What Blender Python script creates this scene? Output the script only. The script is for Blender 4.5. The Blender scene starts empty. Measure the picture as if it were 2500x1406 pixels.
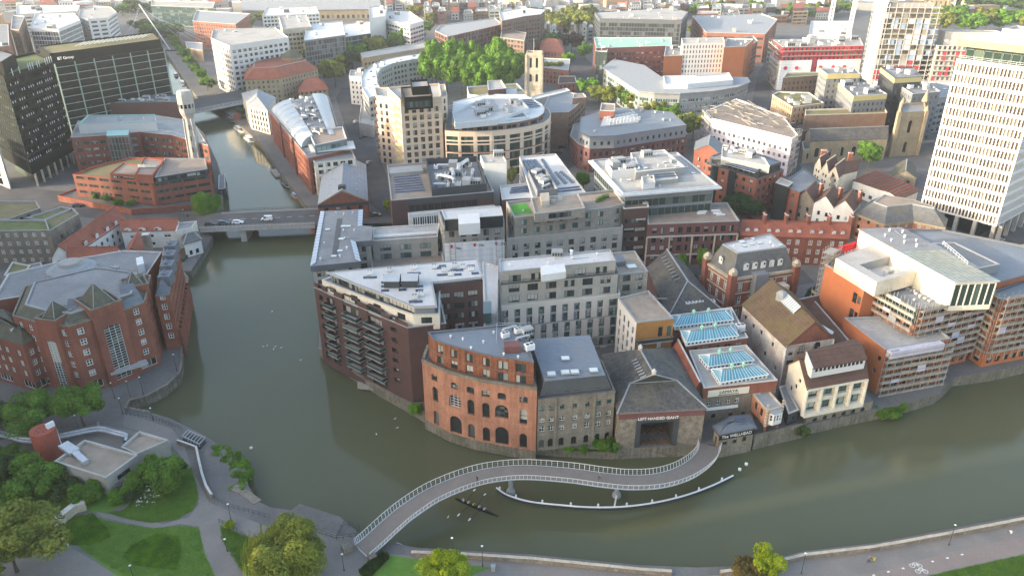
import bpy,bmesh,math,random
from mathutils import Vector,Matrix,noise
RND = random.Random(11)
sc = bpy.context.scene
COL = sc.collection
F_PX,PITCH,CAM_H = 1850.0,26.0,112.0
cam_d = bpy.data.cameras.new('camera')
cam = bpy.data.objects.new('camera', cam_d); COL.objects.link(cam)
cam_d.sensor_width = 36.0; cam_d.lens = F_PX / 2500 * 36.0
cam_d.clip_start = 1.0; cam_d.clip_end = 12000
cam.location = (0,0,CAM_H); cam.rotation_euler = (math.radians(90 - PITCH),0,0)
sc.camera = cam
SUN_AZ = (-0.965,-0.26)
SUN_EL = 13.0
w = bpy.data.worlds.new('World'); sc.world = w; w.use_nodes = True
nt = w.node_tree; bg = nt.nodes['Background']
sky = nt.nodes.new('ShaderNodeTexSky'); sky.sky_type = 'NISHITA'; sky.sun_disc = False
sky.sun_elevation = math.radians(SUN_EL)
sky.sun_rotation = math.atan2(SUN_AZ[0],SUN_AZ[1])
sky.air_density = 1.0; sky.dust_density = 3.0; sky.ozone_density = 1.0; sky.altitude = 100
nt.links.new(sky.outputs[0],bg.inputs[0]); bg.inputs[1].default_value = 0.15
sd = bpy.data.lights.new('sun', 'SUN'); sd.energy = 2.0; sd.angle = math.radians(0.8); sd.color = (1.0, 0.88, 0.70)
sun = bpy.data.objects.new('sun', sd); COL.objects.link(sun)
_d = Vector((SUN_AZ[0] * math.cos(math.radians(SUN_EL)),SUN_AZ[1] * math.cos(math.radians(SUN_EL)),math.sin(math.radians(SUN_EL))))
sun.rotation_euler = _d.to_track_quat('Z', 'Y').to_euler()
sun.location = (-300,0,300)
sc.view_settings.view_transform = 'Standard'; sc.view_settings.look = 'None'
sc.view_settings.gamma = 1.0; sc.view_settings.use_curve_mapping = False
sc.view_settings.exposure = 2.08
sc.view_settings.use_white_balance = True; sc.view_settings.white_balance_temperature = 6900; sc.view_settings.white_balance_tint = 10
sc.render.engine = 'CYCLES'
cy = sc.cycles
cy.use_denoising = True
cy.max_bounces = 5; cy.diffuse_bounces = 2; cy.glossy_bounces = 2; cy.transmission_bounces = 3; cy.volume_bounces = 0; cy.transparent_max_bounces = 8
cy.caustics_reflective = False; cy.caustics_refractive = False
cy.sample_clamp_indirect = 4
_ct,_st = math.cos(math.radians(PITCH)),math.sin(math.radians(PITCH))
def G(x,y,z=4.0):
 dx,dy = x - 1250.0,y - 703.0
 Y = _ct * F_PX - _st * dy; Z = -_st * F_PX - _ct * dy
 k = (z - CAM_H) / Z
 return (dx * k,Y * k)
def PL(s,z):
 return [G(*map(float, t.split(',')), z) for t in s.split()]
def depth(x,y,z):
 return y * _ct - (z - CAM_H) * _st
def px_per_m(x,y,z):
 return F_PX / max(20.0,depth(x,y,z))
MATS = {}
def _n(t,ty,**k):
 n = t.nodes.new(ty)
 for a,b in k.items():
  if a == 'inp':
   for i,v in b.items(): n.inputs[i].default_value = v
  else: setattr(n,a,b)
 return n
def mat(name,col,var=.18,sc_=.35,rough=.8,metal=0.,fine=2.5,streak=0.,stain=None,stain_amt=.0,stain_sc=.12,spec=.3,bump=.0,lines=None,obj=0.):
 m = bpy.data.materials.new(name); m.use_nodes = True; t = m.node_tree
 b = t.nodes['Principled BSDF']
 geo = _n(t, 'ShaderNodeNewGeometry'); P_ = geo.outputs['Position']
 n1 = _n(t, 'ShaderNodeTexNoise', inp={'Scale': sc_, 'Detail': 5., 'Roughness': .6}); t.links.new(P_, n1.inputs['Vector'])
 n2 = _n(t, 'ShaderNodeTexNoise', inp={'Scale': fine, 'Detail': 3., 'Roughness': .7}); t.links.new(P_, n2.inputs['Vector'])
 a = _n(t, 'ShaderNodeMath', operation='ADD'); t.links.new(n1.outputs[0], a.inputs[0]); t.links.new(n2.outputs[0], a.inputs[1])
 src = a.outputs[0]
 if streak:
  mp = _n(t, 'ShaderNodeMapping'); mp.inputs['Scale'].default_value = (1.1, 1.1, .07); t.links.new(P_, mp.inputs[0])
  n3 = _n(t, 'ShaderNodeTexNoise', inp={'Scale': 1.3, 'Detail': 4.}); t.links.new(mp.outputs[0], n3.inputs['Vector'])
  s3 = _n(t, 'ShaderNodeMath', operation='MULTIPLY_ADD', inp={1: streak, 2: -.5 * streak}); t.links.new(n3.outputs[0], s3.inputs[0])
  a2 = _n(t, 'ShaderNodeMath', operation='ADD'); t.links.new(src, a2.inputs[0]); t.links.new(s3.outputs[0], a2.inputs[1]); src = a2.outputs[0]
 r = _n(t, 'ShaderNodeMapRange', inp={1: .65, 2: 1.35, 3: 1 - var * 1.5, 4: 1 + var * 1.3}); t.links.new(src, r.inputs[0])
 val = r.outputs[0]
 if lines:
  per,dep,ax,fr_w = (*lines,.22)[:4]
  sx = _n(t, 'ShaderNodeSeparateXYZ'); t.links.new(P_, sx.inputs[0])
  if ax == 'z': so = sx.outputs[2]
  else:
   ang = math.radians(ax)
   mx = _n(t, 'ShaderNodeMath', operation='MULTIPLY', inp={1: math.cos(ang)}); t.links.new(sx.outputs[0], mx.inputs[0])
   my = _n(t, 'ShaderNodeMath', operation='MULTIPLY_ADD', inp={1: math.sin(ang)}); t.links.new(sx.outputs[1], my.inputs[0]); t.links.new(mx.outputs[0], my.inputs[2]); so = my.outputs[0]
  dv = _n(t, 'ShaderNodeMath', operation='DIVIDE', inp={1: per}); t.links.new(so, dv.inputs[0])
  fr = _n(t, 'ShaderNodeMath', operation='FRACT'); t.links.new(dv.outputs[0], fr.inputs[0])
  gt = _n(t, 'ShaderNodeMath', operation='LESS_THAN', inp={1: fr_w}); t.links.new(fr.outputs[0], gt.inputs[0])
  ml = _n(t, 'ShaderNodeMath', operation='MULTIPLY_ADD', inp={1: -dep, 2: 1.}); t.links.new(gt.outputs[0], ml.inputs[0])
  mm = _n(t, 'ShaderNodeMath', operation='MULTIPLY'); t.links.new(val, mm.inputs[0]); t.links.new(ml.outputs[0], mm.inputs[1]); val = mm.outputs[0]
 if obj:
  oi = _n(t, 'ShaderNodeObjectInfo')
  ro = _n(t, 'ShaderNodeMapRange', inp={3: 1 - obj, 4: 1 + obj}); t.links.new(oi.outputs['Random'], ro.inputs[0])
  mo = _n(t, 'ShaderNodeMath', operation='MULTIPLY'); t.links.new(val, mo.inputs[0]); t.links.new(ro.outputs[0], mo.inputs[1]); val = mo.outputs[0]
 c = _n(t, 'ShaderNodeVectorMath', operation='SCALE'); c.inputs[0].default_value = col[:3]; t.links.new(val, c.inputs['Scale'])
 out = c.outputs[0]
 if stain:
  n4 = _n(t, 'ShaderNodeTexNoise', inp={'Scale': stain_sc, 'Detail': 6., 'Roughness': .65}); t.links.new(P_, n4.inputs['Vector'])
  rr = _n(t, 'ShaderNodeMapRange', inp={1: .48, 2: .66, 3: 0., 4: stain_amt}); t.links.new(n4.outputs[0], rr.inputs[0])
  mx = _n(t, 'ShaderNodeMix', data_type='RGBA'); t.links.new(rr.outputs[0], mx.inputs[0]); t.links.new(out, mx.inputs[6]); mx.inputs[7].default_value = (*stain, 1); out = mx.outputs[2]
 t.links.new(out, b.inputs['Base Color'])
 b.inputs['Roughness'].default_value = rough; b.inputs['Metallic'].default_value = metal; b.inputs['Specular IOR Level'].default_value = spec
 if bump:
  bp = _n(t, 'ShaderNodeBump', inp={'Strength': bump, 'Distance': .15}); t.links.new(n2.outputs[0], bp.inputs['Height']); t.links.new(bp.outputs[0], b.inputs['Normal'])
 MATS[name] = m
 return m
def glass(name,dark,light,p_light=.25,rough=.06,spec=.6):
 m = bpy.data.materials.new(name); m.use_nodes = True; t = m.node_tree; b = t.nodes['Principled BSDF']
 oi = _n(t, 'ShaderNodeObjectInfo'); geo = _n(t, 'ShaderNodeNewGeometry')
 a = _n(t, 'ShaderNodeMath', operation='ADD'); t.links.new(oi.outputs['Random'], a.inputs[0]); t.links.new(geo.outputs['Random Per Island'], a.inputs[1])
 f = _n(t, 'ShaderNodeMath', operation='FRACT'); t.links.new(a.outputs[0], f.inputs[0])
 r = _n(t, 'ShaderNodeMapRange', inp={1: 1 - p_light, 2: 1., 3: 0., 4: 1.}); t.links.new(f.outputs[0], r.inputs[0])
 mx = _n(t, 'ShaderNodeMix', data_type='RGBA'); t.links.new(r.outputs[0], mx.inputs[0]); mx.inputs[6].default_value = (*dark, 1); mx.inputs[7].default_value = (*light, 1)
 t.links.new(mx.outputs[2], b.inputs['Base Color'])
 b.inputs['Roughness'].default_value = rough; b.inputs['Specular IOR Level'].default_value = spec
 MATS[name] = m
 return m
def M(n): return MATS[n]
mat('brick_orange', (.40, .19, .125), var=.26, sc_=.3, fine=3.5, streak=.8, stain=(.25, .1, .06), stain_amt=.45)
mat('brick_red', (.262, .094, .063), var=.2, sc_=.3, fine=3, streak=.7, stain=(.15, .06, .05), stain_amt=.6)
mat('brick_dark', (.092, .052, .05), var=.15, sc_=.3, fine=4, lines=(.6, .12, 'z'))
mat('brick_purple', (.17, .075, .072), var=.16, fine=4)
mat('brick_buff', (.42, .30, .19), var=.14, fine=4, streak=.2)
mat('brick_far', (.29, .125, .09), var=.16, fine=3)
mat('brick_brown', (.21, .135, .10), var=.2, fine=3, streak=.3)
mat('orange_wall', (.45, .15, .065), var=.08, fine=3, streak=.15)
mat('rust', (.22, .082, .045), var=.35, sc_=.3, fine=1.5, streak=1.2, rough=.75)
mat('stone_grey', (.235, .205, .165), var=.35, sc_=.5, fine=3.2, streak=.5, stain=(.10, .09, .075), stain_amt=.6, stain_sc=.25, bump=.4)
mat('stone_rubble', (.24, .205, .165), var=.42, sc_=.8, fine=4.2, streak=.2, stain=(.12, .10, .08), stain_amt=.5, stain_sc=.5, bump=.6)
mat('stone_tan', (.37, .30, .20), var=.22, sc_=.4, fine=3, streak=.5, stain=(.2, .16, .11), stain_amt=.5, stain_sc=.2)
mat('stone_pale', (.53, .46, .36), var=.2, fine=3, streak=.4, stain=(.26, .22, .17), stain_amt=.45, stain_sc=.2)
mat('quay_stone', (.19, .17, .14), var=.4, sc_=.6, fine=2.5, streak=.8, stain=(.07, .085, .045), stain_amt=.7, stain_sc=.3, bump=.5)
mat('render_white', (.78, .77, .73), var=.08, sc_=.2, streak=.35, stain=(.55, .52, .46), stain_amt=.35)
mat('render_cream', (.74, .68, .56), var=.10, streak=.4, stain=(.45, .40, .32), stain_amt=.4)
mat('render_dirty', (.60, .57, .52), var=.2, streak=.8, stain=(.40, .20, .13), stain_amt=.75, stain_sc=.16)
mat('panel_white', (.68, .675, .66), var=.05, streak=.1)
mat('panel_peach', (.70, .55, .42), var=.05, streak=.1, lines=(3.1, .06, 'z'))
mat('panel_stripe', (.60, .555, .50), var=.07, streak=.2)
mat('panel_yellow', (.60, .50, .22), var=.06)
mat('panel_dark', (.055, .062, .07), var=.12, rough=.55)
mat('panel_grey', (.30, .31, .31), var=.10, streak=.25)
mat('panel_slate', (.20, .215, .235), var=.1, streak=.15)
mat('panel_teal', (.36, .60, .55), var=.1, rough=.4)
mat('render_grey', (.37, .355, .325), var=.12, streak=.35)
mat('concrete', (.46, .445, .42), var=.15, streak=.4, stain=(.27, .26, .24), stain_amt=.4)
mat('concrete_far', (.50, .48, .45), var=.12, streak=.3)
mat('timber_grey', (.30, .27, .235), var=.22, sc_=.6, streak=.2, lines=(.55, .2, 'z'))
mat('timber_orange', (.40, .19, .06), var=.15, lines=(.8, .15, 'z'))
mat('zinc_dark', (.12, .135, .155), var=.12, streak=.3, rough=.5, spec=.5)
mat('white_wrap', (.82, .83, .84), var=.07, sc_=.5, lines=(2.0, .10, 'z'))
mat('mesh_wrap', (.52, .50, .58), var=.14, lines=(1.9, .2, 'z'))
mat('red_board', (.5, .05, .07), var=.25, sc_=.5)
mat('steel_dark', (.05, .055, .06), var=.1, rough=.5)
mat('steel_black', (.012, .015, .014), var=.15, rough=.8, spec=.1)
mat('steel_white', (.72, .74, .76), var=.06, rough=.45)
mat('steel_grey', (.36, .38, .40), var=.1, rough=.45, metal=.2)
mat('galvanised', (.52, .55, .58), var=.18, rough=.4, metal=.5)
mat('scaffold_board', (.36, .325, .28), var=.25, fine=2)
mat('scaffold_tube', (.42, .40, .37), var=.15, rough=.5, metal=.3)
mat('frame_white', (.75, .75, .73), var=.04)
mat('frame_dark', (.045, .05, .055), var=.1, rough=.5)
mat('frame_teal', (.10, .20, .20), var=.1)
mat('trim_pale', (.55, .53, .50), var=.12, streak=.3)
mat('trim_grey', (.33, .34, .35), var=.12, streak=.2)
mat('trim_dark', (.10, .105, .11), var=.12)
mat('trim_red', (.33, .08, .05), var=.15)
mat('roof_white', (.57, .56, .555), var=.07, sc_=.12, fine=.9, stain=(.52, .49, .47), stain_amt=.55, stain_sc=.09, rough=.6, lines=(1.6, .10, 12, .07))
mat('roof_felt', (.235, .24, .25), var=.14, sc_=.15, fine=1.2, stain=(.15, .155, .16), stain_amt=.6, stain_sc=.08, rough=.7, lines=(1.4, .12, 100, .08))
mat('roof_pale', (.40, .39, .375), var=.12, sc_=.15, fine=1.2, stain=(.28, .26, .24), stain_amt=.65, stain_sc=.1, lines=(2.2, .10, 8, .06))
mat('roof_blue', (.175, .205, .245), var=.10, sc_=.12, fine=.8, stain=(.25, .235, .22), stain_amt=.6, stain_sc=.08, rough=.55, lines=(1.5, .12, 95, .07))
mat('roof_gravel', (.33, .27, .215), var=.2, fine=7, stain=(.24, .2, .16), stain_amt=.4)
mat('roof_brown', (.29, .235, .195), var=.15, fine=1.5, stain=(.2, .17, .15), stain_amt=.5)
mat('roof_moss', (.20, .165, .085), var=.2, fine=1.5, stain=(.10, .15, .03), stain_amt=.8, stain_sc=.12)
mat('roof_green', (.12, .15, .045), var=.3, fine=1.8, stain=(.2, .17, .08), stain_amt=.6, stain_sc=.15)
mat('astroturf', (.06, .26, .03), var=.1, fine=4)
mat('slate', (.13, .135, .14), var=.28, sc_=.5, fine=3, stain=(.19, .16, .085), stain_amt=.5, stain_sc=.18, lines=(.7, .1, 'z'))
mat('slate_blue', (.135, .155, .18), var=.14, fine=2, lines=(.7, .1, 'z'), rough=.6)
mat('slate_light', (.27, .30, .34), var=.12, fine=2, lines=(.7, .1, 'z'), rough=.6)
mat('slate_dark', (.085, .082, .08), var=.35, sc_=.6, fine=2.5, streak=.9, stain=(.17, .15, .10), stain_amt=.5, stain_sc=.16)
mat('slate_olive', (.105, .102, .075), var=.3, sc_=.5, fine=2.5, stain=(.065, .065, .06), stain_amt=.6)
mat('slate_grey', (.30, .32, .34), var=.12, fine=2, lines=(.9, .08, 'z'))
mat('tile_red', (.33, .105, .065), var=.22, fine=3, stain=(.20, .07, .05), stain_amt=.5, lines=(.5, .12, 'z'))
mat('tile_brown', (.135, .088, .055), var=.25, fine=2.5, stain=(.15, .125, .045), stain_amt=.7, stain_sc=.2, lines=(.55, .14, 'z'))
mat('tile_dark', (.115, .065, .05), var=.22, fine=2.5, lines=(.55, .14, 'z'))
mat('metal_roof', (.42, .46, .50), var=.08, rough=.42, spec=.6)
mat('metal_white', (.58, .61, .63), var=.07, rough=.45)
mat('metal_blue', (.36, .47, .62), var=.1, rough=.4)
mat('solar', (.035, .05, .095), var=.25, rough=.2, spec=.7, obj=.25)
mat('plant_white', (.72, .73, .73), var=.1, obj=.12)
mat('plant_grey', (.42, .43, .43), var=.12, obj=.25)
mat('asphalt', (.078, .079, .082), var=.16, sc_=.15, fine=1.5, stain=(.15, .145, .14), stain_amt=.5, stain_sc=.06)
mat('path_tarmac', (.225, .205, .188), var=.10, sc_=.2, fine=2, stain=(.17, .165, .16), stain_amt=.5, stain_sc=.12)
mat('path_red', (.25, .205, .185), var=.1, sc_=.2, fine=2)
mat('paving', (.155, .15, .145), var=.16, sc_=.12, fine=1.2, stain=(.10, .097, .094), stain_amt=.6, stain_sc=.05)
mat('bridge_deck', (.20, .175, .155), var=.10, fine=2)
mat('grass', (.10, .21, .03), var=.22, sc_=.35, fine=3.5, stain=(.15, .22, .04), stain_amt=.6, stain_sc=.16)
mat('rough_grass', (.075, .15, .03), var=.35, sc_=.5, fine=3, obj=.1)
mat('soil', (.09, .07, .05), var=.3)
mat('road_paint', (.72, .72, .70), var=.15)
mat('sign_cream', (.76, .72, .58), var=.05)
mat('sign_white', (.82, .82, .80), var=.03)
mat('sign_black', (.015, .015, .016), var=.1)
mat('text_dark', (.05, .04, .035), var=.02)
mat('grid_metal', (.30, .40, .34), var=.1)
mat('copper_green', (.30, .58, .43), var=.15)
mat('cedar', (.17, .075, .035), var=.25, fine=2, obj=.2)
mat('silo_red', (.34, .085, .055), var=.12, streak=.3)
mat('rail_red', (.60, .02, .03), var=.1)
mat('marble_black', (.02, .02, .022), var=.1)
glass('glass_dark', (.018, .024, .027), (.14, .16, .155), .3)
glass('glass_teal', (.045, .10, .10), (.30, .42, .38), .5)
glass('glass_green', (.03, .055, .05), (.12, .17, .14), .35)
glass('glass_home', (.03, .045, .048), (.42, .45, .41), .38)
glass('glass_far', (.045, .055, .06), (.20, .22, .22), .4, rough=.15)
glass('glass_warm', (.20, .165, .11), (.46, .41, .31), .6, rough=.2)
glass('glass_red', (.10, .03, .03), (.12, .11, .10), .4)
glass('blind', (.30, .30, .28), (.50, .49, .45), .8, rough=.35, spec=.5)
glass('rooflight', (.06, .27, .37), (.10, .35, .45), .6, rough=.4, spec=.25)
glass('skylight_white', (.62, .68, .68), (.75, .78, .78), .5, rough=.2)
glass('roof_glass', (.20, .25, .235), (.30, .35, .33), .5, rough=.15)
glass('glass_black', (.008, .011, .010), (.03, .035, .03), .4, rough=.2, spec=.25)
glass('glass_brown', (.07, .055, .04), (.26, .22, .16), .5, rough=.25, spec=.4)
class MB:
 def __init__(s): s.v = []; s.f = []; s.m = []
 def face(s,pts,m=0):
  n = len(s.v); s.v += [tuple(p) for p in pts]; s.f.append(tuple(range(n,n + len(pts)))); s.m.append(m)
 def box(s,cx,cy,z0,z1,wx,wy,rot=0.,m=0,taper=1.):
  c,q = math.cos(rot),math.sin(rot); n = len(s.v)
  for z,k in ((z0,1.),(z1,taper)):
   for a,b in ((-1,-1),(1,-1),(1,1),(-1,1)):
    x,y = a * wx / 2 * k,b * wy / 2 * k
    s.v.append((cx + x * c - y * q,cy + x * q + y * c,z))
  for f in ((0,3,2,1),(4,5,6,7),(0,1,5,4),(1,2,6,5),(2,3,7,6),(3,0,4,7)):
   s.f.append(tuple(n + i for i in f)); s.m.append(m)
 def bar(s,a,b,w_,h=None,m=0):
  a,b = Vector(a),Vector(b); h = h or w_; d = b - a
  if d.length < 1e-6: return
  d.normalize(); side = d.cross(Vector((0,0,1)))
  if side.length < 1e-3: side = Vector((1,0,0))
  side.normalize(); up = side.cross(d); n = len(s.v)
  for p in (a,b):
   for i,j in ((-1,-1),(1,-1),(1,1),(-1,1)): s.v.append(tuple(p + side * (i * w_ / 2) + up * (j * h / 2)))
  for f in ((0,3,2,1),(4,5,6,7),(0,1,5,4),(1,2,6,5),(2,3,7,6),(3,0,4,7)):
   s.f.append(tuple(n + i for i in f)); s.m.append(m)
 def prism(s,pts,z0,z1,m=0,mt=None,bottom=False):
  for i in range(len(pts)):
   a,b = pts[i],pts[(i + 1) % len(pts)]
   s.face([(*a,z0),(*b,z0),(*b,z1),(*a,z1)],m)
  s.face([(*p,z1) for p in pts],m if mt is None else mt)
  if bottom: s.face([(*p,z0) for p in reversed(pts)],m)
 def cyl(s,cx,cy,z0,z1,r0,r1=None,n=12,m=0,cap=True):
  r1 = r0 if r1 is None else r1; b = len(s.v)
  for z,r in ((z0,r0),(z1,r1)):
   for i in range(n):
    a = 2 * math.pi * i / n; s.v.append((cx + r * math.cos(a),cy + r * math.sin(a),z))
  for i in range(n):
   j = (i + 1) % n; s.f.append((b + i,b + j,b + n + j,b + n + i)); s.m.append(m)
  if cap: s.f.append(tuple(b + n + i for i in range(n))); s.m.append(m)
 def tube(s,pts,r,n=6,m=0):
  prev = None
  pts = [Vector(p) for p in pts]
  for k,p in enumerate(pts):
   d = (pts[min(k + 1,len(pts) - 1)] - pts[max(k - 1,0)]).normalized()
   side = d.cross(Vector((0,0,1)))
   if side.length < 1e-3: side = Vector((1,0,0))
   side.normalize(); up = side.cross(d); b = len(s.v)
   rr = r[k] if isinstance(r,(list,tuple)) else r
   for i in range(n):
    a = 2 * math.pi * i / n; s.v.append(tuple(p + side * (rr * math.cos(a)) + up * (rr * math.sin(a))))
   if prev is not None:
    for i in range(n):
     j = (i + 1) % n; s.f.append((prev + i,prev + j,b + j,b + i)); s.m.append(m)
   prev = b
 def build(s,name,mats,par=None,smooth=False,loc=None):
  me = bpy.data.meshes.new(name); me.from_pydata(s.v,[],s.f)
  for k in (mats if isinstance(mats,(list,tuple)) else [mats]): me.materials.append(M(k) if isinstance(k,str) else k)
  if any(s.m): me.polygons.foreach_set('material_index', s.m)
  if smooth: me.polygons.foreach_set('use_smooth', [True] * len(me.polygons))
  me.update()
  return link(name,me,par,loc)
def link(name,me,par=None,loc=None,rz=0.,scale=None):
 o = bpy.data.objects.new(name,me); COL.objects.link(o)
 if par is not None:
  o.parent = par
 if loc is not None: o.location = loc
 if rz: o.rotation_euler = (0,0,rz)
 if scale is not None: o.scale = scale
 return o
USED = set()
def tag(o,label,cat,group=None,kind=None):
 o['label'] = label; o['category'] = cat
 if group: o['group'] = group
 if kind: o['kind'] = kind
 return o
def thing(name,label,cat,loc=(0,0,0),rz=0.,group=None):
 o = bpy.data.objects.new(name,None); COL.objects.link(o); o.empty_display_size = .5
 o.location = loc; o.rotation_euler = (0,0,rz)
 return tag(o,label,cat,group)
def struct(o,label=None):
 o['kind'] = 'structure'
 if label: o['label'] = label
 return o
def copy_tree(o,par=None):
 c = o.copy(); COL.objects.link(c); c.parent = par
 for ch in o.children: copy_tree(ch,c)
 return c
def area(p): return .5 * sum(p[i][0] * p[(i + 1) % len(p)][1] - p[(i + 1) % len(p)][0] * p[i][1] for i in range(len(p)))
def inset(pts,d):
 out = []; n = len(pts)
 for i in range(n):
  a,b,c = Vector(pts[i - 1]),Vector(pts[i]),Vector(pts[(i + 1) % n])
  d1,d2 = (b - a).normalized(),(c - b).normalized()
  n1,n2 = Vector((-d1.y,d1.x)),Vector((-d2.y,d2.x))
  k = n1 + n2; den = 1 + n1.dot(n2)
  k = k / max(den,.35)
  out.append((b.x + k.x * d,b.y + k.y * d))
 return out
def inside(p,poly):
 x,y = p; r = False; n = len(poly)
 for i in range(n):
  (x1,y1),(x2,y2) = poly[i],poly[(i + 1) % n]
  if (y1 > y) != (y2 > y) and x < (x2 - x1) * (y - y1) / (y2 - y1) + x1: r = not r
 return r
def lerp(a,b,t): return tuple(a[i] + (b[i] - a[i]) * t for i in range(len(a)))
def centroid(p): return (sum(q[0] for q in p) / len(p),sum(q[1] for q in p) / len(p))
WCACHE = {}
def window_mesh(w_,h,st,fr,gl,dep,var=None):
 var = RND.choice((0, 0, 0, 0, 1, 2, 3)) if var is None and st != 'n' and gl in ('glass_home', 'glass_dark', 'glass_far', 'glass_brown', 'glass_teal') else 0
 key = (round(w_,2),round(h,2),st,fr,gl,round(dep,2),var)
 if key in WCACHE: return WCACHE[key]
 mb = MB(); t = min(.11, w_ * .1) if 'n' not in st else min(.07, w_ * .08)
 if 'T' in st: t *= 1.7
 y0,y1 = dep - .1,dep
 def bar(x0,x1,z0,z1):
  mb.face([(x0,y0,z0),(x1,y0,z0),(x1,y0,z1),(x0,y0,z1)],0)
  mb.face([(x0,y0,z1),(x1,y0,z1),(x1,y1,z1),(x0,y1,z1)],0)
  mb.face([(x0,y1,z0),(x0,y0,z0),(x0,y0,z1),(x0,y1,z1)],0)
  mb.face([(x1,y0,z0),(x1,y1,z0),(x1,y1,z1),(x1,y0,z1)],0)
 W = w_ / 2
 bar(-W,-W + t,0,h); bar(W - t,W,0,h); bar(-W + t,W - t,0,t); bar(-W + t,W - t,h - t,h)
 nx = ny = 1
 if 'm' in st: nx = 2
 if 'M' in st: nx = 3
 if 'V' in st: nx = 5
 if 'W' in st: nx = max(2, round(w_ / 1.3))
 if 's' in st: ny = 2
 if 'g' in st: nx = 2; ny = 3
 if 'G' in st: nx = 3; ny = max(2, round(h / .75))
 for i in range(1,nx):
  x = -W + w_ * i / nx; bar(x - t * .4,x + t * .4,t,h - t)
 for j in range(1,ny):
  z = h * j / ny; bar(-W + t,W - t,z - t * .35,z + t * .35)
 for i in range(nx):
  for j in range(ny):
   xa,xb = -W + w_ * i / nx,-W + w_ * (i + 1) / nx; za,zb = h * j / ny,h * (j + 1) / ny
   y = y1 - .02 - RND.random() * .012
   mb.face([(xa,y,za),(xb,y,za),(xb,y,zb),(xa,y,zb)],1)
 if var:
  y = y1 - .045; x0,x1,z0 = ((-W,W,h * .55),(-W,W,h * .25),(-W,-W + w_ * .38,0))[var - 1]
  mb.face([(x0,y,z0),(x1,y,z0),(x1,y,h),(x0,y,h)],2)
 me = bpy.data.meshes.new('window'); me.from_pydata(mb.v, [], mb.f)
 me.materials.append(M(fr)); me.materials.append(M(gl)); me.materials.append(M('blind')); me.polygons.foreach_set('material_index', mb.m); me.update()
 WCACHE[key] = me
 return me
WCOUNT = {}
def put_windows(par, a, b, ops, st, fr, gl, dep, joined, name='window'):
 d = Vector((b[0] - a[0],b[1] - a[1])); L = d.length; d /= L; ang = math.atan2(d.y,d.x); nin = Vector((-d.y,d.x))
 for (u0,u1,v0,v1) in ops:
  uc = (u0 + u1) / 2; x,y = a[0] + d.x * uc,a[1] + d.y * uc
  s = px_per_m(x,y,v0) * min(u1 - u0,1.3 * (v1 - v0)) * (.35 + .65 * abs(d.x))
  if (s >= 6.5 and WCOUNT.get(par.name,0) < 300):
   WCOUNT[par.name] = WCOUNT.get(par.name,0) + 1
   me = window_mesh(u1 - u0,v1 - v0,st,fr,gl,dep)
   link(name,me,par,(x,y,v0),ang)
  else:
   q = [(a[0] + d.x * u + nin.x * dep * .8,a[1] + d.y * u + nin.y * dep * .8) for u in (u0,u1)]
   joined.setdefault(gl,MB()).face([(*q[0],v0),(*q[1],v0),(*q[1],v1),(*q[0],v1)])
def wall_face(mb,a,b,z0,z1,ops,dep=.25,m=0,arch=False,mrev=None):
 d = Vector((b[0] - a[0],b[1] - a[1])); L = d.length; d /= L; nin = Vector((-d.y,d.x)); mrev = m if mrev is None else mrev
 def pt(u,v,q=0.): return (a[0] + d.x * u + nin.x * q,a[1] + d.y * u + nin.y * q,v)
 if not ops:
  mb.face([pt(0,z0),pt(L,z0),pt(L,z1),pt(0,z1)],m); return
 vs = sorted({z0,z1,*[round(o[2],4) for o in ops],*[round(o[3],4) for o in ops]})
 for v0,v1 in zip(vs,vs[1:]):
  if v1 - v0 < 1e-4: continue
  vm = (v0 + v1) / 2; cut = sorted((o[0],o[1]) for o in ops if o[2] < vm < o[3]); u = 0.
  for c0,c1 in cut:
   if c0 - u > 1e-4: mb.face([pt(u,v0),pt(c0,v0),pt(c0,v1),pt(u,v1)],m)
   u = max(u,c1)
  if L - u > 1e-4: mb.face([pt(u,v0),pt(L,v0),pt(L,v1),pt(u,v1)],m)
 for (u0,u1,v0,v1) in ops:
  q = dep
  mb.face([pt(u0,v0),pt(u0,v0,q),pt(u0,v1,q),pt(u0,v1)],mrev)
  mb.face([pt(u1,v0,q),pt(u1,v0),pt(u1,v1),pt(u1,v1,q)],mrev)
  mb.face([pt(u0,v0),pt(u1,v0),pt(u1,v0,q),pt(u0,v0,q)],mrev)
  mb.face([pt(u0,v1,q),pt(u1,v1,q),pt(u1,v1),pt(u0,v1)],mrev)
  if arch:
   r = (u1 - u0) / 2; uc = (u0 + u1) / 2; rise = min(r,(v1 - v0) * .6) * (arch if arch is not True else 1.)
   K = 6
   for sg in (-1,1):
    arc = [(uc + sg * r * math.cos(math.pi / 2 * i / K),v1 - rise + rise * math.sin(math.pi / 2 * i / K)) for i in range(K + 1)]
    cor = (uc + sg * r,v1)
    for i in range(K):
     f = [pt(*cor),pt(*arc[i + 1]),pt(*arc[i])] if sg > 0 else [pt(*cor),pt(*arc[i]),pt(*arc[i + 1])]
     mb.face(f,m)
     f2 = [pt(*arc[i]),pt(*arc[i + 1]),pt(*arc[i + 1],q),pt(*arc[i],q)]
     mb.face(f2,mrev)
def S(bay=3.2, fl=3.1, w=1.4, h=1.6, s=.9, st='m', fr='frame_dark', gl='glass_dark', mg=.8, top=.0, lo=0., n=None, dep=.22, arch=False, skip=None, cols=None, name='window'):
 return dict(bay=bay,fl=fl,w=w,h=h,s=s,st=st,fr=fr,gl=gl,mg=mg,top=top,lo=lo,n=n,dep=dep,arch=arch,skip=skip,cols=cols,name=name)
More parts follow.
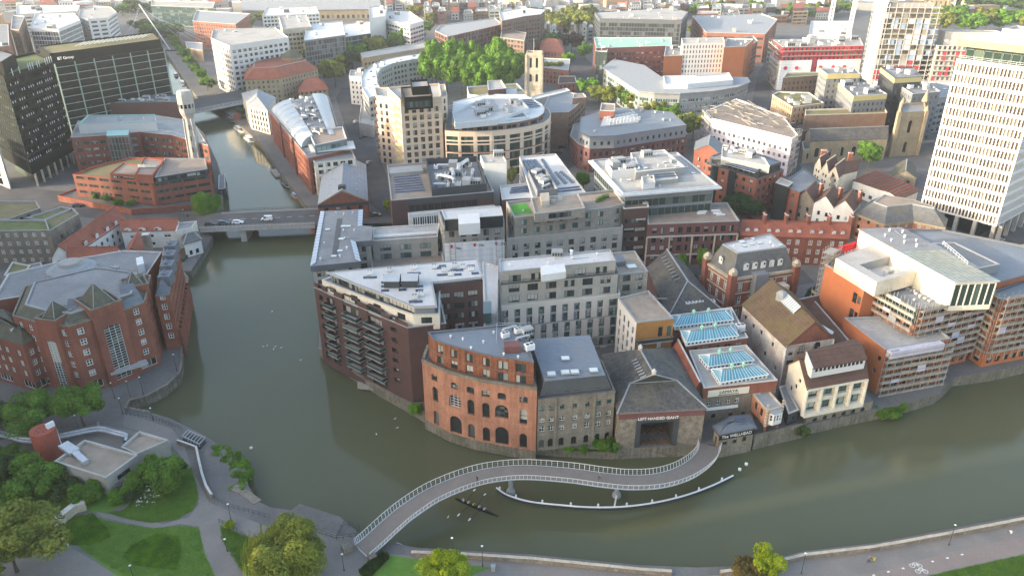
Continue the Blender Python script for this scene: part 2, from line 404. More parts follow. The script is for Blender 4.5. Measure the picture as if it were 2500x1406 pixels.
def grid_ops(L,z0,z1,sp):
 Lu = L - 2 * sp['mg']
 if Lu < sp['w'] * .8: return []
 cols = sp['cols'] or max(1, round(Lu / sp['bay'])); bw = Lu / cols; ww = min(sp['w'], bw * .96)
 n = sp['n'] or int((z1 - z0 - sp['lo'] - sp['top'] + .3) / sp['fl']); ops = []
 for j in range(n):
  v0 = z0 + sp['lo'] + j * sp['fl'] + sp['s']; v1 = min(v0 + sp['h'], z1 - .12)
  if v1 - v0 < .3: continue
  for i in range(cols):
   if sp['skip'] and sp['skip'](i, j): continue
   uc = sp['mg'] + bw * (i + .5); ops.append((uc - ww / 2, uc + ww / 2, v0, v1))
 return ops
def faces_cam(a,b,zc):
 mx,my = (a[0] + b[0]) / 2,(a[1] + b[1]) / 2
 nx,ny = b[1] - a[1],-(b[0] - a[0]); l = math.hypot(nx,ny) or 1
 return (nx * -mx + ny * -my) / l / math.hypot(mx,my) > -.12
def facade(par,mb,joined,a,b,z0,z1,specs,m=0):
 L = math.hypot(b[0] - a[0],b[1] - a[1]); allops = []; todo = []
 for sp in (specs if isinstance(specs,(list,tuple)) else [specs]):
  ops = sp['ops'](L) if callable(sp.get('ops')) else grid_ops(L, z0, z1, sp)
  ops = [o for o in ops if o[0] > .02 and o[1] < L - .02]
  allops += ops; todo.append((sp,ops))
 arch = any(sp['arch'] for sp, _ in todo)
 if arch and len(todo) > 1 and not all(sp['arch'] for sp, _ in todo):
  pass
 wall_face(mb, a, b, z0, z1, allops, todo[0][0]['dep'], m, False)
 for sp,ops in todo:
  if sp['arch']:
   d = Vector((b[0] - a[0],b[1] - a[1])).normalized()
   for o in ops: arch_fill(mb, a, d, o, sp['dep'], sp['arch'], m)
  put_windows(par, a, b, ops, sp['st'], sp['fr'], sp['gl'], todo[0][0]['dep'], joined, sp['name'])
def arch_fill(mb,a,d,o,q,k,m):
 nin = Vector((-d.y,d.x)); u0,u1,v0,v1 = o
 def pt(u,v,q=0.): return (a[0] + d.x * u + nin.x * q,a[1] + d.y * u + nin.y * q,v)
 r = (u1 - u0) / 2; uc = (u0 + u1) / 2; rise = min(r,(v1 - v0) * .6) * (1. if k is True else k); K = 5
 for sg in (-1,1):
  arc = [(uc + sg * r * math.cos(math.pi / 2 * i / K),v1 - rise + rise * math.sin(math.pi / 2 * i / K)) for i in range(K + 1)]
  for i in range(K):
   mb.face([pt(uc + sg * r,v1),pt(*arc[i + 1]),pt(*arc[i])],m)
   mb.face([pt(*arc[i]),pt(*arc[i + 1]),pt(*arc[i + 1],q),pt(*arc[i],q)],m)
JO = {}
def vol(par, pts, z0, z1, wm, rm='roof_felt', fac=None, ov=None, pp=.5, cap='trim_pale', name='wall', rn='roof', th=.35, allf=False):
 assert area(pts) > 0,(par.name,pts)
 ov = ov or {}; mb = MB(); joined = JO.setdefault(par.name,{}); n = len(pts)
 for i in range(n):
  a,b = pts[i],pts[(i + 1) % n]; sp = ov.get(i,fac)
  if sp and (allf or faces_cam(a,b,z1)): facade(par,mb,joined,a,b,z0,z1,sp)
  else: wall_face(mb,a,b,z0,z1,[])
 if rm:
  if pp > 0:
   inn = inset(pts,th); out = inset(pts,-.06); pb = MB(); zc = z1 + .12
   for i in range(n):
    j = (i + 1) % n
    pb.face([(*out[i],zc),(*out[j],zc),(*inn[j],zc),(*inn[i],zc)])
    pb.face([(*out[i],z1 - .12),(*out[j],z1 - .12),(*out[j],zc),(*out[i],zc)])
    pb.face([(*inn[j],z1 - pp),(*inn[i],z1 - pp),(*inn[i],zc),(*inn[j],zc)])
   pb.build('parapet', cap, par)
   r = MB(); r.face([(*p,z1 - pp) for p in inn]); r.build(rn,rm,par)
  else:
   r = MB(); r.face([(*p,z1) for p in pts]); r.build(rn,rm,par)
 return mb.build(name,wm,par)
def finish(par):
 for gl,mb in JO.get(par.name,{}).items():
  if mb.f:
   o = mb.build('small_windows', gl, par); o['kind'] = 'stuff'
 JO[par.name] = {}
def band(par, pts, z0, z1, out, mt, name='string_course', closed=True, th=None):
 n = len(pts); mb = MB()
 if closed:
  o = inset(pts,-out); i_ = inset(pts,.05 if th is None else th)
 else:
  o,i_ = [],[]
  for k in range(n):
   a = Vector(pts[max(k - 1,0)]); b = Vector(pts[min(k + 1,n - 1)]); d = (b - a).normalized(); q = Vector((-d.y,d.x))
   o.append((pts[k][0] - q.x * out,pts[k][1] - q.y * out)); i_.append((pts[k][0] + q.x * .05,pts[k][1] + q.y * .05))
 for k in range(n if closed else n - 1):
  j = (k + 1) % n
  mb.face([(*o[k],z0),(*o[j],z0),(*o[j],z1),(*o[k],z1)])
  mb.face([(*o[k],z1),(*o[j],z1),(*i_[j],z1),(*i_[k],z1)])
  mb.face([(*i_[k],z0),(*i_[j],z0),(*o[j],z0),(*o[k],z0)])
 if not closed:
  for k in (0,n - 1): mb.face([(*o[k],z0),(*o[k],z1),(*i_[k],z1),(*i_[k],z0)])
 return mb.build(name,mt,par)
def rail(par, pts, z, h=1.05, closed=False, mt='steel_grey', step=1.8, name='railing', r=.045, bars=2):
 mb = MB(); P2 = list(pts) + ([pts[0]] if closed else [])
 for a,b in zip(P2,P2[1:]):
  for k in range(bars): mb.bar((*a,z + h - k * h * .5),(*b,z + h - k * h * .5),r * 1.6)
  n = max(1,int(math.dist(a,b) / step))
  for i in range(n + 1):
   p = lerp(a,b,i / n); mb.bar((*p,z),(*p,z + h),r * 1.4)
 return mb.build(name,mt,par)
def pitched(par, q, ze, zr, rm, wm, axis='d', hip=(0., 0.), ov=.35, gm=None, name='roof', ridge_cap='trim_grey', kick=.5):
 FL,FR,BR,BL = [Vector(p) for p in q]
 if axis == 'w': FL, FR, BR, BL = FR, BR, BL, FL
 f,b = FL.lerp(FR,kick),BL.lerp(BR,kick)
 r0,r1 = f.lerp(b,hip[0]),f.lerp(b,1 - hip[1])
 o = [Vector(p) for p in inset([tuple(FL),tuple(FR),tuple(BR),tuple(BL)],-ov)]
 sl = (zr - ze) / max(.1,((FL - FR).length / 2)); zo = ze - ov * sl * .8
 fo = f if hip[0] else o[0].lerp(o[1],kick); bo = b if hip[1] else o[3].lerp(o[2],kick)
 R0 = r0 if hip[0] else fo; R1 = r1 if hip[1] else bo
 v = lambda p,z: (p.x,p.y,z)
 mb = MB()
 mb.face([v(o[3],zo),v(o[0],zo),v(R0,zr),v(R1,zr)])
 mb.face([v(o[1],zo),v(o[2],zo),v(R1,zr),v(R0,zr)])
 if hip[0]: mb.face([v(o[0],zo),v(o[1],zo),v(R0,zr)])
 if hip[1]: mb.face([v(o[2],zo),v(o[3],zo),v(R1,zr)])
 k = len(mb.f)
 for i in range(4):
  j = (i + 1) % 4
  if (i == 0 and not hip[0]) or (i == 2 and not hip[1]): continue
  mb.face([v(o[i],zo - .22),v(o[j],zo - .22),v(o[j],zo),v(o[i],zo)])
 if not hip[0]:
  for A,B in ((o[0],R0),(R0,o[1])):
   za,zb = (zo,zr) if A is o[0] else (zr,zo); mb.face([v(A,za - .25),v(B,zb - .25),v(B,zb),v(A,za)])
 if not hip[1]:
  for A,B in ((o[2],R1),(R1,o[3])):
   za,zb = (zo,zr) if A is o[2] else (zr,zo); mb.face([v(A,za - .25),v(B,zb - .25),v(B,zb),v(A,za)])
 ro = mb.build(name,rm,par)
 if ridge_cap:
  rc = MB(); rc.bar(v(R0,zr + .05),v(R1,zr + .05),.4,.25)
  for hp,R,(i,j) in ((hip[0],R0,(0,1)),(hip[1],R1,(2,3))):
   if hp:
    rc.bar(v(R,zr + .05),v(o[i],zo + .05),.3,.2); rc.bar(v(R,zr + .05),v(o[j],zo + .05),.3,.2)
  rc.build('ridge_tiles', ridge_cap, par)
 gw = MB()
 if not hip[0]: gw.face([v(FL,ze),v(FR,ze),v(f,zr - .1)])
 if not hip[1]: gw.face([v(BR,ze),v(BL,ze),v(b,zr - .1)])
 for f in gw.f:
  g1 = MB(); g1.face([gw.v[i] for i in f]); g1.build('gable', gm or wm, par)
 return ro
def mansard(par, pts, ze, zt, ins, rm, tm, name='mansard_roof'):
 t = inset(pts,ins); mb = MB(); n = len(pts)
 for i in range(n):
  j = (i + 1) % n; mb.face([(*pts[i],ze),(*pts[j],ze),(*t[j],zt),(*t[i],zt)])
 mb.build(name,rm,par)
 r = MB(); r.face([(*p, zt) for p in t]); r.build('roof', tm, par)
 band(par, t, zt - .1, zt + .25, .1, 'trim_grey', 'roof_kerb', th=.4)
 return t
PROTO = {}
def proto(key):
 if key in PROTO: return PROTO[key]
 mb = MB(); mats = ['plant_white', 'steel_dark', 'galvanised']
 if key == 'air_conditioner':
  mb.box(0,0,.15,1.25,1.6,1.1,0,0); mb.box(0,0,0,.15,1.3,.9,0,1)
  mb.cyl(-.38,0,1.251,1.30,.33,n=10,m=1); mb.cyl(.38,0,1.251,1.30,.33,n=10,m=1)
 elif key == 'plant_box':
  mb.box(0,0,0,1.8,3.2,2.2,0,0); mb.box(0,0,1.8,1.95,3.3,2.3,0,2)
  for i in range(4): mb.box(-1.2 + .8 * i,-1.13,.4,1.4,.6,.06,0,1)
  mats = ['plant_grey', 'steel_dark', 'trim_grey']
 elif key == 'duct':
  mb.tube([(-2,0,.2),(-2,0,.9),(-1.6,0,1.1),(1.4,0,1.1),(1.9,.2,.9),(2.1,.3,.2)],.38,8,2)
  for x in (-1,1): mb.box(x,0,0,.75,.1,.8,0,1)
 elif key == 'roof_vent':
  mb.cyl(0,0,0,.6,.18,n=8,m=0); mb.cyl(0,0,.6,.75,.32,.2,n=8,m=0)
 elif key == 'skylight':
  mb.box(0,0,0,.25,1.6,1.3,0,0); mb.face([(-.7,-.55,.27),(.7,-.55,.27),(.7,.55,.33),(-.7,.55,.33)],1)
  mats = ['trim_grey', 'skylight_white']
 elif key == 'solar_panel':
  mb.face([(-.95,-.5,.12),(.95,-.5,.12),(.95,.5,.34),(-.95,.5,.34)],0)
  mb.face([(-.95,.5,.34),(.95,.5,.34),(.95,.52,0),(-.95,.52,0)],1)
  mb.face([(-.95,-.5,0),(.95,-.5,0),(.95,-.5,.12),(-.95,-.5,.12)],1)
  mats = ['solar', 'galvanised']
 elif key == 'roof_hatch':
  mb.box(0,0,0,.8,1.5,1.5,0,0); mb.box(0,0,.8,.95,1.65,1.65,0,2)
  mats = ['plant_grey', 'steel_dark', 'trim_grey']
 me = bpy.data.meshes.new(key); me.from_pydata(mb.v,[],mb.f)
 for k in mats: me.materials.append(M(k))
 me.polygons.foreach_set('material_index', mb.m); me.update(); PROTO[key] = me
 return me
def put(par,key,x,y,z,rz=0.,s=1.,sz=None):
 return link(key,proto(key),par,(x,y,z),rz,(s,s,sz or s) if not isinstance(s,tuple) else s)
def clutter(par, pts, z, n, kinds=('air_conditioner', 'plant_box', 'roof_vent', 'roof_vent', 'skylight', 'roof_hatch'), m=1.5, seed=None, s=1.):
 r = random.Random(seed if seed is not None else sum(map(ord,par.name)) + 3); q = inset(pts,m)
 xs = [p[0] for p in q]; ys = [p[1] for p in q]; d = Vector((pts[1][0] - pts[0][0],pts[1][1] - pts[0][1])); ang = math.atan2(d.y,d.x); k = 0; tr = 0; done = []
 while k < n and tr < n * 30:
  tr += 1; p = (r.uniform(min(xs),max(xs)),r.uniform(min(ys),max(ys)))
  if not inside(p,q) or any(math.dist(p,o) < 2.6 * s for o in done): continue
  put(par,r.choice(kinds),p[0],p[1],z,ang + r.choice((0,0,math.pi / 2)),s * r.uniform(.8,1.25)); done.append(p); k += 1
  if k % 3 == 0:
   l = r.uniform(2,6) * s; a_ = ang + r.choice((0,math.pi / 2)); e = (p[0] + math.cos(a_) * l,p[1] + math.sin(a_) * l)
   if inside(e, q): t_ = MB(); t_.bar((*p, z + .12), (*e, z + .12), .14 * s, .1); t_.build('cable_tray', 'steel_grey', par)
def rows_of(par,key,quad,z,nx,ny,s=1.,rz=None,skip=None):
 d = Vector((quad[1][0] - quad[0][0],quad[1][1] - quad[0][1])); ang = math.atan2(d.y,d.x) if rz is None else rz
 for j in range(ny):
  for i in range(nx):
   if skip and skip(i,j): continue
   a = lerp(quad[0],quad[1],(i + .5) / nx); b = lerp(quad[3],quad[2],(i + .5) / nx); p = lerp(a,b,(j + .5) / ny)
   put(par,key,p[0],p[1],z,ang,s)
def dormer(par, x, y, z, rz, w_=1.5, h=1.7, d=1.6, fr='frame_white', rm='slate', gl='glass_dark'):
 mb = MB(); W = w_ / 2 + .12
 mb.face([(-W,0,0),(W,0,0),(W,0,h),(-W,0,h)],0)
 for sg in (-1,1): mb.face([(sg * W,0,0),(sg * W,d,h),(sg * W,0,h)],1)
 mb.face([(-W - .1,-.1,h),(0,-.1,h + .45),(0,d,h + .45),(-W - .1,d,h)],1); mb.face([(W + .1,-.1,h),(W + .1,d,h),(0,d,h + .45),(0,-.1,h + .45)],1)
 mb.face([(-W,0,h),(W,0,h),(0,0,h + .42)],0)
 o = mb.build('dormer', [fr, rm], par, loc=(x, y, z)); o.rotation_euler = (0, 0, rz)
 link('dormer_window', window_mesh(w_, h - .25, 'ms', fr, gl, 0.), o, (0, .03 - .0, .12))
 return o
def chimney(par, x, y, z0, z1, rz=0., w_=1.6, d=.8, mt='brick_red', pots=3):
 mb = MB(); mb.box(0,0,0,z1 - z0,w_,d,0,0); mb.box(0,0,z1 - z0,z1 - z0 + .2,w_ + .2,d + .2,0,1)
 for i in range(pots): mb.cyl((i - (pots - 1) / 2) * w_ / (pots + .3),0,z1 - z0 + .2,z1 - z0 + .8,.17,.13,8,2)
 o = mb.build('chimney', [mt, 'trim_pale', 'tile_red'], par, loc=(x, y, z0)); o.rotation_euler = (0, 0, rz)
 return o
def text(par, s, a, b, z, h, mt, out=.1, depth_=.04, name='lettering', font_sx=None, tilt=0.):
 c = bpy.data.curves.new(name, 'FONT'); c.body = s; c.size = h * 1.42; c.extrude = depth_; c.align_x = 'CENTER'
 o = bpy.data.objects.new(name,c); COL.objects.link(o); o.parent = par
 d = Vector((b[0] - a[0],b[1] - a[1])); L = d.length; d /= L; nout = Vector((d.y,-d.x))
 m_ = lerp(a,b,.5); o.location = (m_[0] + nout.x * out,m_[1] + nout.y * out,z)
 o.rotation_euler = (math.pi / 2,0,math.atan2(d.y,d.x))
 c.materials.append(M(mt))
 me = bpy.data.meshes.new_from_object(o); rot,loc = o.rotation_euler.copy(),o.location.copy()
 bpy.data.objects.remove(o); bpy.data.curves.remove(c)
 o = link(name,me,par,loc); o.rotation_euler = rot
 if font_sx: o.scale = (font_sx,1,1)
 return o
# water,land,quays
GZ = 3.0
def water_mat():
 m = bpy.data.materials.new('river_water'); m.use_nodes = True; t = m.node_tree; b = t.nodes['Principled BSDF']
 geo = _n(t, 'ShaderNodeNewGeometry')
 n0 = _n(t, 'ShaderNodeTexNoise', inp={'Scale': .018, 'Detail': 3.}); t.links.new(geo.outputs['Position'], n0.inputs['Vector'])
 mx = _n(t, 'ShaderNodeMix', data_type='RGBA'); mx.inputs[6].default_value = (.080, .087, .045, 1); mx.inputs[7].default_value = (.099, .106, .063, 1)
 t.links.new(n0.outputs[0], mx.inputs[0]); t.links.new(mx.outputs[2], b.inputs['Base Color'])
 wr = _n(t, 'ShaderNodeMapRange', inp={1: .4, 2: .62, 3: .03, 4: .17}); nw = _n(t, 'ShaderNodeTexNoise', inp={'Scale': .035, 'Detail': 4.}); t.links.new(geo.outputs['Position'], nw.inputs['Vector']); t.links.new(nw.outputs[0], wr.inputs[0]); t.links.new(wr.outputs[0], b.inputs['Roughness']); b.inputs['IOR'].default_value = 1.33
 mp = _n(t, 'ShaderNodeMapping'); mp.inputs['Scale'].default_value = (1., 1.6, 1.); mp.inputs['Rotation'].default_value = (0, 0, .4); t.links.new(geo.outputs['Position'], mp.inputs[0])
 n1 = _n(t, 'ShaderNodeTexNoise', inp={'Scale': .9, 'Detail': 4., 'Roughness': .55}); t.links.new(mp.outputs[0], n1.inputs['Vector'])
 n2 = _n(t, 'ShaderNodeTexNoise', inp={'Scale': .12, 'Detail': 2.}); t.links.new(geo.outputs['Position'], n2.inputs['Vector'])
 a = _n(t, 'ShaderNodeMath', operation='MULTIPLY_ADD', inp={1: 2.5}); t.links.new(n2.outputs[0], a.inputs[0]); t.links.new(n1.outputs[0], a.inputs[2])
 bp = _n(t, 'ShaderNodeBump', inp={'Strength': .055, 'Distance': .25}); t.links.new(a.outputs[0], bp.inputs['Height']); t.links.new(bp.outputs[0], b.inputs['Normal'])
 MATS['river_water'] = m
water_mat()
mb = MB(); mb.face([(-700,40,0),(400,40,0),(400,900,0),(-700,900,0)])
struct(mb.build('river_water', 'river_water'), 'murky green river water')
BANK_R = ("405,128 440,180 478,236 560,284 600,322 640,358 690,432 745,503 783,548 793,600 786,700 779,856 874,921 930,955 985,985 "
   "1040,1018 1098,1046 1160,1071 1228,1086 1310,1093 1410,1100 1502,1104 1706,1094 1752,1092 1837,1076 1963,1046 2120,1012 2180,1000 2225,988 2285,970 2312,946 2330,928 2420,915 2500,897 2650,860")
BANK_L = ("398,128 408,180 420,232 470,300 500,332 530,398 540,430 545,500 515,562 520,584 468,668 446,668 460,686 438,796 446,834 446,890 "
   "440,918 408,948 355,976 318,985 308,1004 368,1014 420,1030 500,1070 540,1096 598,1142 607,1192 632,1232 660,1246 712,1254 733,1238 832,1270 "
   "880,1312 960,1332 1000,1342 1024,1346 1300,1362 1560,1388 1700,1394 1820,1389 1961,1354 2134,1334 2500,1264 2620,1240")
def bank(s): return [G(*map(float, t.split(",")), 2.0) for t in s.split()]
bR,bL = bank(BANK_R),bank(BANK_L)
def sheet(name,pts,z,mt,label=None):
 mb = MB()
 if area(pts) < 0: pts = pts[::-1]
 mb.face([(*p,z) for p in pts]); return struct(mb.build(name,mt),label)
FAR = 2600
landR = bR + [(420,bR[-1][1]),(2400,300),(2400,FAR),(-160,FAR),(-160,bR[0][1] + 6),]
landL = bL[::-1] + [(bL[0][0] - 6,bR[0][1] + 6),(-160.0,bR[0][1] + 6),(-160,FAR),(-2400,FAR),(-2400,20),(420,20),(420,bL[-1][1])]
def land(name,pts,mt,label):
 if area(pts) < 0: pts = pts[::-1]
 bm = bmesh.new(); vs = [bm.verts.new((*p,GZ)) for p in pts]
 es = [bm.edges.new((vs[i],vs[(i + 1) % len(vs)])) for i in range(len(vs))]
 bmesh.ops.triangle_fill(bm,edges=es,use_beauty=False)
 bmesh.ops.recalc_face_normals(bm,faces=bm.faces)
 for f in bm.faces:
  if f.normal.z < 0: f.normal_flip()
 me = bpy.data.meshes.new(name); bm.to_mesh(me); bm.free(); me.materials.append(M(mt))
 return struct(link(name,me),label)
land('ground_city', landR, 'paving', 'grey paved city ground south of the river')
land('ground_park', landL, 'paving', 'grey paved ground on the park bank')
def quay(name,pts,mt,label,flip=False,z1=GZ,cop=True):
 mb = MB(); P2 = pts
 for a,b in zip(P2,P2[1:]):
  mb.face([(*a,-1.5),(*b,-1.5),(*b,z1),(*a,z1)] if not flip else [(*b,-1.5),(*a,-1.5),(*a,z1),(*b,z1)],0)
 o = mb.build(name, [mt]); o['kind'] = 'structure'; o['label'] = label
 return o
quay('quay_wall_city', bR, 'quay_stone', 'weathered stone quay wall below the warehouses', True)
quay('quay_wall_park', bL, 'quay_stone', 'stone river wall along the park bank')
def coping(pts, name, label, wd=.7, z=GZ, h=.22, mt='trim_pale', off=.1):
 root = thing(name, label, 'kerb'); me = {}
 for a,b in zip(pts,pts[1:]):
  L = math.dist(a,b)
  if L > 60 or depth(*lerp(a,b,.5),z) > 260: continue
  n = max(1,round(L / 2.6)); ang = math.atan2(b[1] - a[1],b[0] - a[0]); l = L / n - .03
  k = round(l,1)
  if k not in me:
   m_ = MB(); m_.box(0, 0, 0, h, k, wd); me[k] = bpy.data.meshes.new('coping_stone'); me[k].from_pydata(m_.v, [], m_.f); me[k].materials.append(M(mt))
  for i in range(n):
   p = lerp(a, b, (i + .5) / n); link('coping_stone', me[k], root, (p[0], p[1], z + .004 + RND.uniform(0, .03)), ang)
 return root
coping(bL[8:22], 'quay_coping', 'pale coping stones along the quay below the red brick offices', mt='stone_grey')
coping(bR[11:16], 'quay_coping', 'coping stones along the quay below the brown brick flats', mt='stone_grey', h=.18)
def road(name,s,z,mt,label): return sheet(name,PL(s,GZ),GZ + z,mt,label)
road('road_bridge_street', '0,452 180,470 300,500 420,520 500,527 480,560 330,545 200,530 150,545 122,648 118,700 60,690 40,640 100,560 0,560', .012, 'asphalt', 'dark street on the left bank leading to the bridge')
road('road_temple_back', '955,535 905,500 880,420 850,330 820,240 835,215 880,215 905,300 925,380 945,430 955,500 1010,545', .012, 'asphalt', 'street running up beside the red canal building')
road('road_counterslip', '1590,640 1700,622 1960,660 1990,690 1700,735 1640,660', .012, 'asphalt', 'street with parked cars behind the brewery halls')
road('road_victoria', '1410,250 1380,160 1400,120 1450,160 1470,200 1500,330 1380,420 1350,400 1400,330', .012, 'asphalt', 'street between the church tower and the curved offices')
road('road_redcliff', '1835,260 1850,180 1905,90 1880,240 1960,420 1930,500 1870,420', .012, 'asphalt', 'narrow street beside the wrapped construction site')
road('road_castlemead', '2300,600 2500,540 2700,560 2700,760 2480,640', .012, 'asphalt', 'forecourt below the white tower')
road('path_river', '690,1270 850,1310 950,1352 1030,1358 1300,1374 1560,1402 1700,1406 1830,1398 1965,1364 2140,1344 2560,1262 2640,1300 2540,1344 2300,1406 2000,1470 1400,1480 900,1440 760,1400 660,1330', .010, 'path_tarmac', 'grey riverside promenade')
road('cycle_lane', '2010,1420 2150,1392 2300,1352 2500,1309 2640,1280 2640,1310 2500,1348 2300,1395 2180,1430', .022, 'path_red', 'reddish cycle lane beside the lawn')
road('lawn_right', '2180,1432 2300,1397 2500,1353 2700,1310 2700,1480', .03, 'grass', 'strip of mown lawn at the lower right corner')
road('path_park', '305,1010 345,1020 420,1046 452,1092 470,1150 510,1225 590,1260 690,1300 660,1330 560,1290 536,1310 600,1400 640,1440 520,1440 500,1380 486,1285 440,1278 380,1290 250,1262 235,1248 300,1262 400,1278 460,1262 486,1230 470,1170 440,1110 400,1070 300,1040', .012, 'path_tarmac', 'curving tarmac park path')
road('lawn_upper', '262,1250 300,1245 330,1215 420,1170 466,1140 478,1175 484,1215 472,1245 430,1268 370,1276 310,1266', .03, 'grass', 'mown lawn below the pumping station')
road('lawn_middle', '236,1262 300,1278 372,1288 440,1283 484,1286 500,1350 540,1440 330,1440 200,1340 150,1300 180,1275', .03, 'grass', 'mown lawn with a patch of rough grass')
road('lawn_wedge', '536,1280 560,1290 600,1310 660,1340 760,1420 640,1440 590,1390 545,1320', .03, 'grass', 'narrow lawn beside the weeping willow')
road('lawn_left', '-60,1150 60,1180 150,1215 200,1240 165,1280 130,1310 60,1300 -60,1290', .03, 'grass', 'rough green bank below the pumping station')
road('lawn_shrub_bed', '-60,1120 120,1142 250,1204 340,1196 424,1104 464,1136 420,1172 330,1217 262,1252 200,1244 60,1182 -60,1155', .02, 'grass', 'green planting bed round the pumping station')
road('path_corner', '120,1310 200,1350 330,1430 60,1460 -60,1440 -40,1380', .012, 'path_tarmac', 'wide tarmac path at the lower left corner')
road('yard_pumping', '0,1075 110,1050 250,1036 330,1052 400,1085 330,1120 150,1130 0,1130', .012, 'path_tarmac', 'service yard with steel pipes')
road('lawn_point', '890,1375 935,1352 1030,1366 1200,1385 1060,1440 860,1440', .03, 'grass', 'lawn wedge under the lime green tree')
# waterfront row,left to right
ZB = GZ - .05
def bldg(name, label, cat='building', at=None, group=None):
 return thing(name,label,cat,(0,0,0),0,group)
b = bldg('apartment_block', 'brown brick waterfront apartment block with balconies and a white roof', 'apartments')
z1 = 24.4
br = PL('767,701 828,728.5 890,755 943,778.5 996,800 1089,789', z1) + [G(1075, 730, z1), G(840, 672, z1)]
FLH = 2.9
def f1_left(L):
 o = []
 for j in range(7):
  v = ZB + 3.2 + j * FLH
  o += [(1.6,3.4,v + .5,v + 2.2),(5.0,8.2,v + .2,v + 2.45)]
 o.append((1.6,3.4,ZB + .2,ZB + 2.6)); o.append((5,8.2,ZB + .2,ZB + 2.6))
 return o
def f1_mid(L):
 o = []
 for j in range(7):
  v = ZB + 3.2 + j * FLH; o += [(1.2,L - 2.6,v + .15,v + 2.5)]
 o.append((1.2,L - 2.6,ZB + .2,ZB + 2.6)); return o
def f1_small(L):
 o = []
 for j in range(7):
  v = ZB + 3.2 + j * FLH; o += [(1.2,L - 4.0,v + .8,v + 2.1)]
 return o
def f1_bal(L):
 o = []
 for j in range(7):
  v = ZB + 3.2 + j * FLH; o += [(.9,L - 1.8,v + .15,v + 2.5)]
 o.append((.9,L - 1.8,ZB + .2,ZB + 2.6)); return o
sp = lambda f, st='M', gl='glass_home', fr='frame_dark': dict(S(st=st, gl=gl, fr=fr, dep=.9), ops=f)
vol(b, br, ZB - 2, z1, 'brick_dark', 'roof_felt', None, {0: sp(f1_left), 1: sp(f1_mid), 2: sp(f1_bal), 3: sp(f1_small, 'm')}, pp=.9, cap='trim_grey', name='wall')
def balcony(par, a, b_, u0, u1, z, d=1.5, mt='glass_green', nm='balcony'):
 dv = Vector((b_[0] - a[0],b_[1] - a[1])).normalized(); o = Vector((dv.y,-dv.x)); mb = MB()
 P_ = lambda u,q: (a[0] + dv.x * u + o.x * q,a[1] + dv.y * u + o.y * q)
 p = [P_(u0,d),P_(u1,d),P_(u1,-.6),P_(u0,-.6)]
 mb.prism(p,z - .18,z,0,bottom=True)
 e = [P_(u0,0),P_(u0,d - .05),P_(u1,d - .05),P_(u1,0)]
 for q,r in zip(e,e[1:]):
  mb.face([(*q,z + .06),(*r,z + .06),(*r,z + 1.0),(*q,z + 1.0)],1); mb.bar((*q,z + 1.04),(*r,z + 1.04),.07,.07,2)
 return mb.build(nm, ['trim_grey', mt, 'steel_grey'], par)
for j in range(7):
 v = ZB + 3.25 + j * FLH
 if j < 6:
  balcony(b,br[0],br[1],4.6,8.5,v,1.4)
  L1 = math.dist(br[1],br[2]); balcony(b,br[1],br[2],2.6,L1 - 1.6,v,1.9)
  balcony(b,br[2],br[3],.7,math.dist(br[2],br[3]) - 1.4,v,1.7)
z2 = 27.2
cr = PL('786,684 838,705 890,725 950,748 1009,769 1073,767', z2) + [G(1075, 700, z2), G(850, 660, z2)]
vol(b, cr, z1 - 1.2, z2, 'render_cream', 'roof_felt', S(bay=5.2, fl=2.9, w=2.6, h=1.7, s=1.6, st='M', gl='glass_home', mg=1.), pp=.4, cap='trim_pale', name='upper_wall')
z3 = 29.3
wr = PL('796,665 818,673 863,692 941,721 1011,750 1067,748 1056,690 1180,677 1166,632', z3)
vol(b, PL('1060,694 1178,682 1164,640 1050,650', z3), ZB, z3 - .4, 'brick_dark', None, None, {0: [S(bay=4.2, fl=3., w=2.6, h=1.7, s=.8, st='M', gl='glass_home', n=8)]}, name='wing_wall')
vol(b, inset(wr, .6), z1 - 1, z3 - .35, 'panel_slate', None, None,
 {6: [S(bay=4.2, fl=3., w=2.6, h=1.7, s=2.6, st='M', gl='glass_home', n=1)], 0: dict(S(), ops=lambda L: [(.4, L - .4, z3 - 2.5, z3 - .6)], st='W', gl='glass_home'),
  1: dict(S(), ops=lambda L: [(.4, L - .4, z3 - 2.5, z3 - .6)], st='W', gl='glass_home'), 2: dict(S(), ops=lambda L: [(.4, L - .4, z3 - 2.5, z3 - .6)], st='W', gl='glass_home'),
  3: dict(S(), ops=lambda L: [(.4, L - .4, z3 - 2.5, z3 - .6)], st='W', gl='glass_home'), 4: dict(S(), ops=lambda L: []), 5: dict(S(), ops=lambda L: [])}, name='penthouse_wall')
mb = MB(); mb.prism(wr, z3 - .35, z3, 0, bottom=True); mb.build('roof', 'roof_white', b)
band(b, wr, z3 - .02, z3 + .15, .06, 'trim_grey', 'roof_edge', th=.35)
for (x,y) in ((959,695),(1003,694)):
 p = G(x,y,z3); q = [(p[0] - 1.9,p[1] - 2),(p[0] + 1.9,p[1] - 2),(p[0] + 1.9,p[1] + 2),(p[0] - 1.9,p[1] + 2)]
 mb = MB(); mb.prism(q, z3, z3 + 2.1); o = mb.build('roof_lantern', 'panel_dark', b)
 pitched(o, q, z3 + 2.1, z3 + 3., 'metal_roof', 'panel_dark', 'w', ridge_cap=None, ov=.15, name='lantern_roof')
for (x,y) in ((903,670),(951,663),(1010,657),(1085,662),(1110,652),(1130,655),(1100,672),(1012,729),(1028,722),(1060,655),(1150,660)):
 p = G(x, y, z3); put(b, 'air_conditioner', *p, z3, .1, .9)
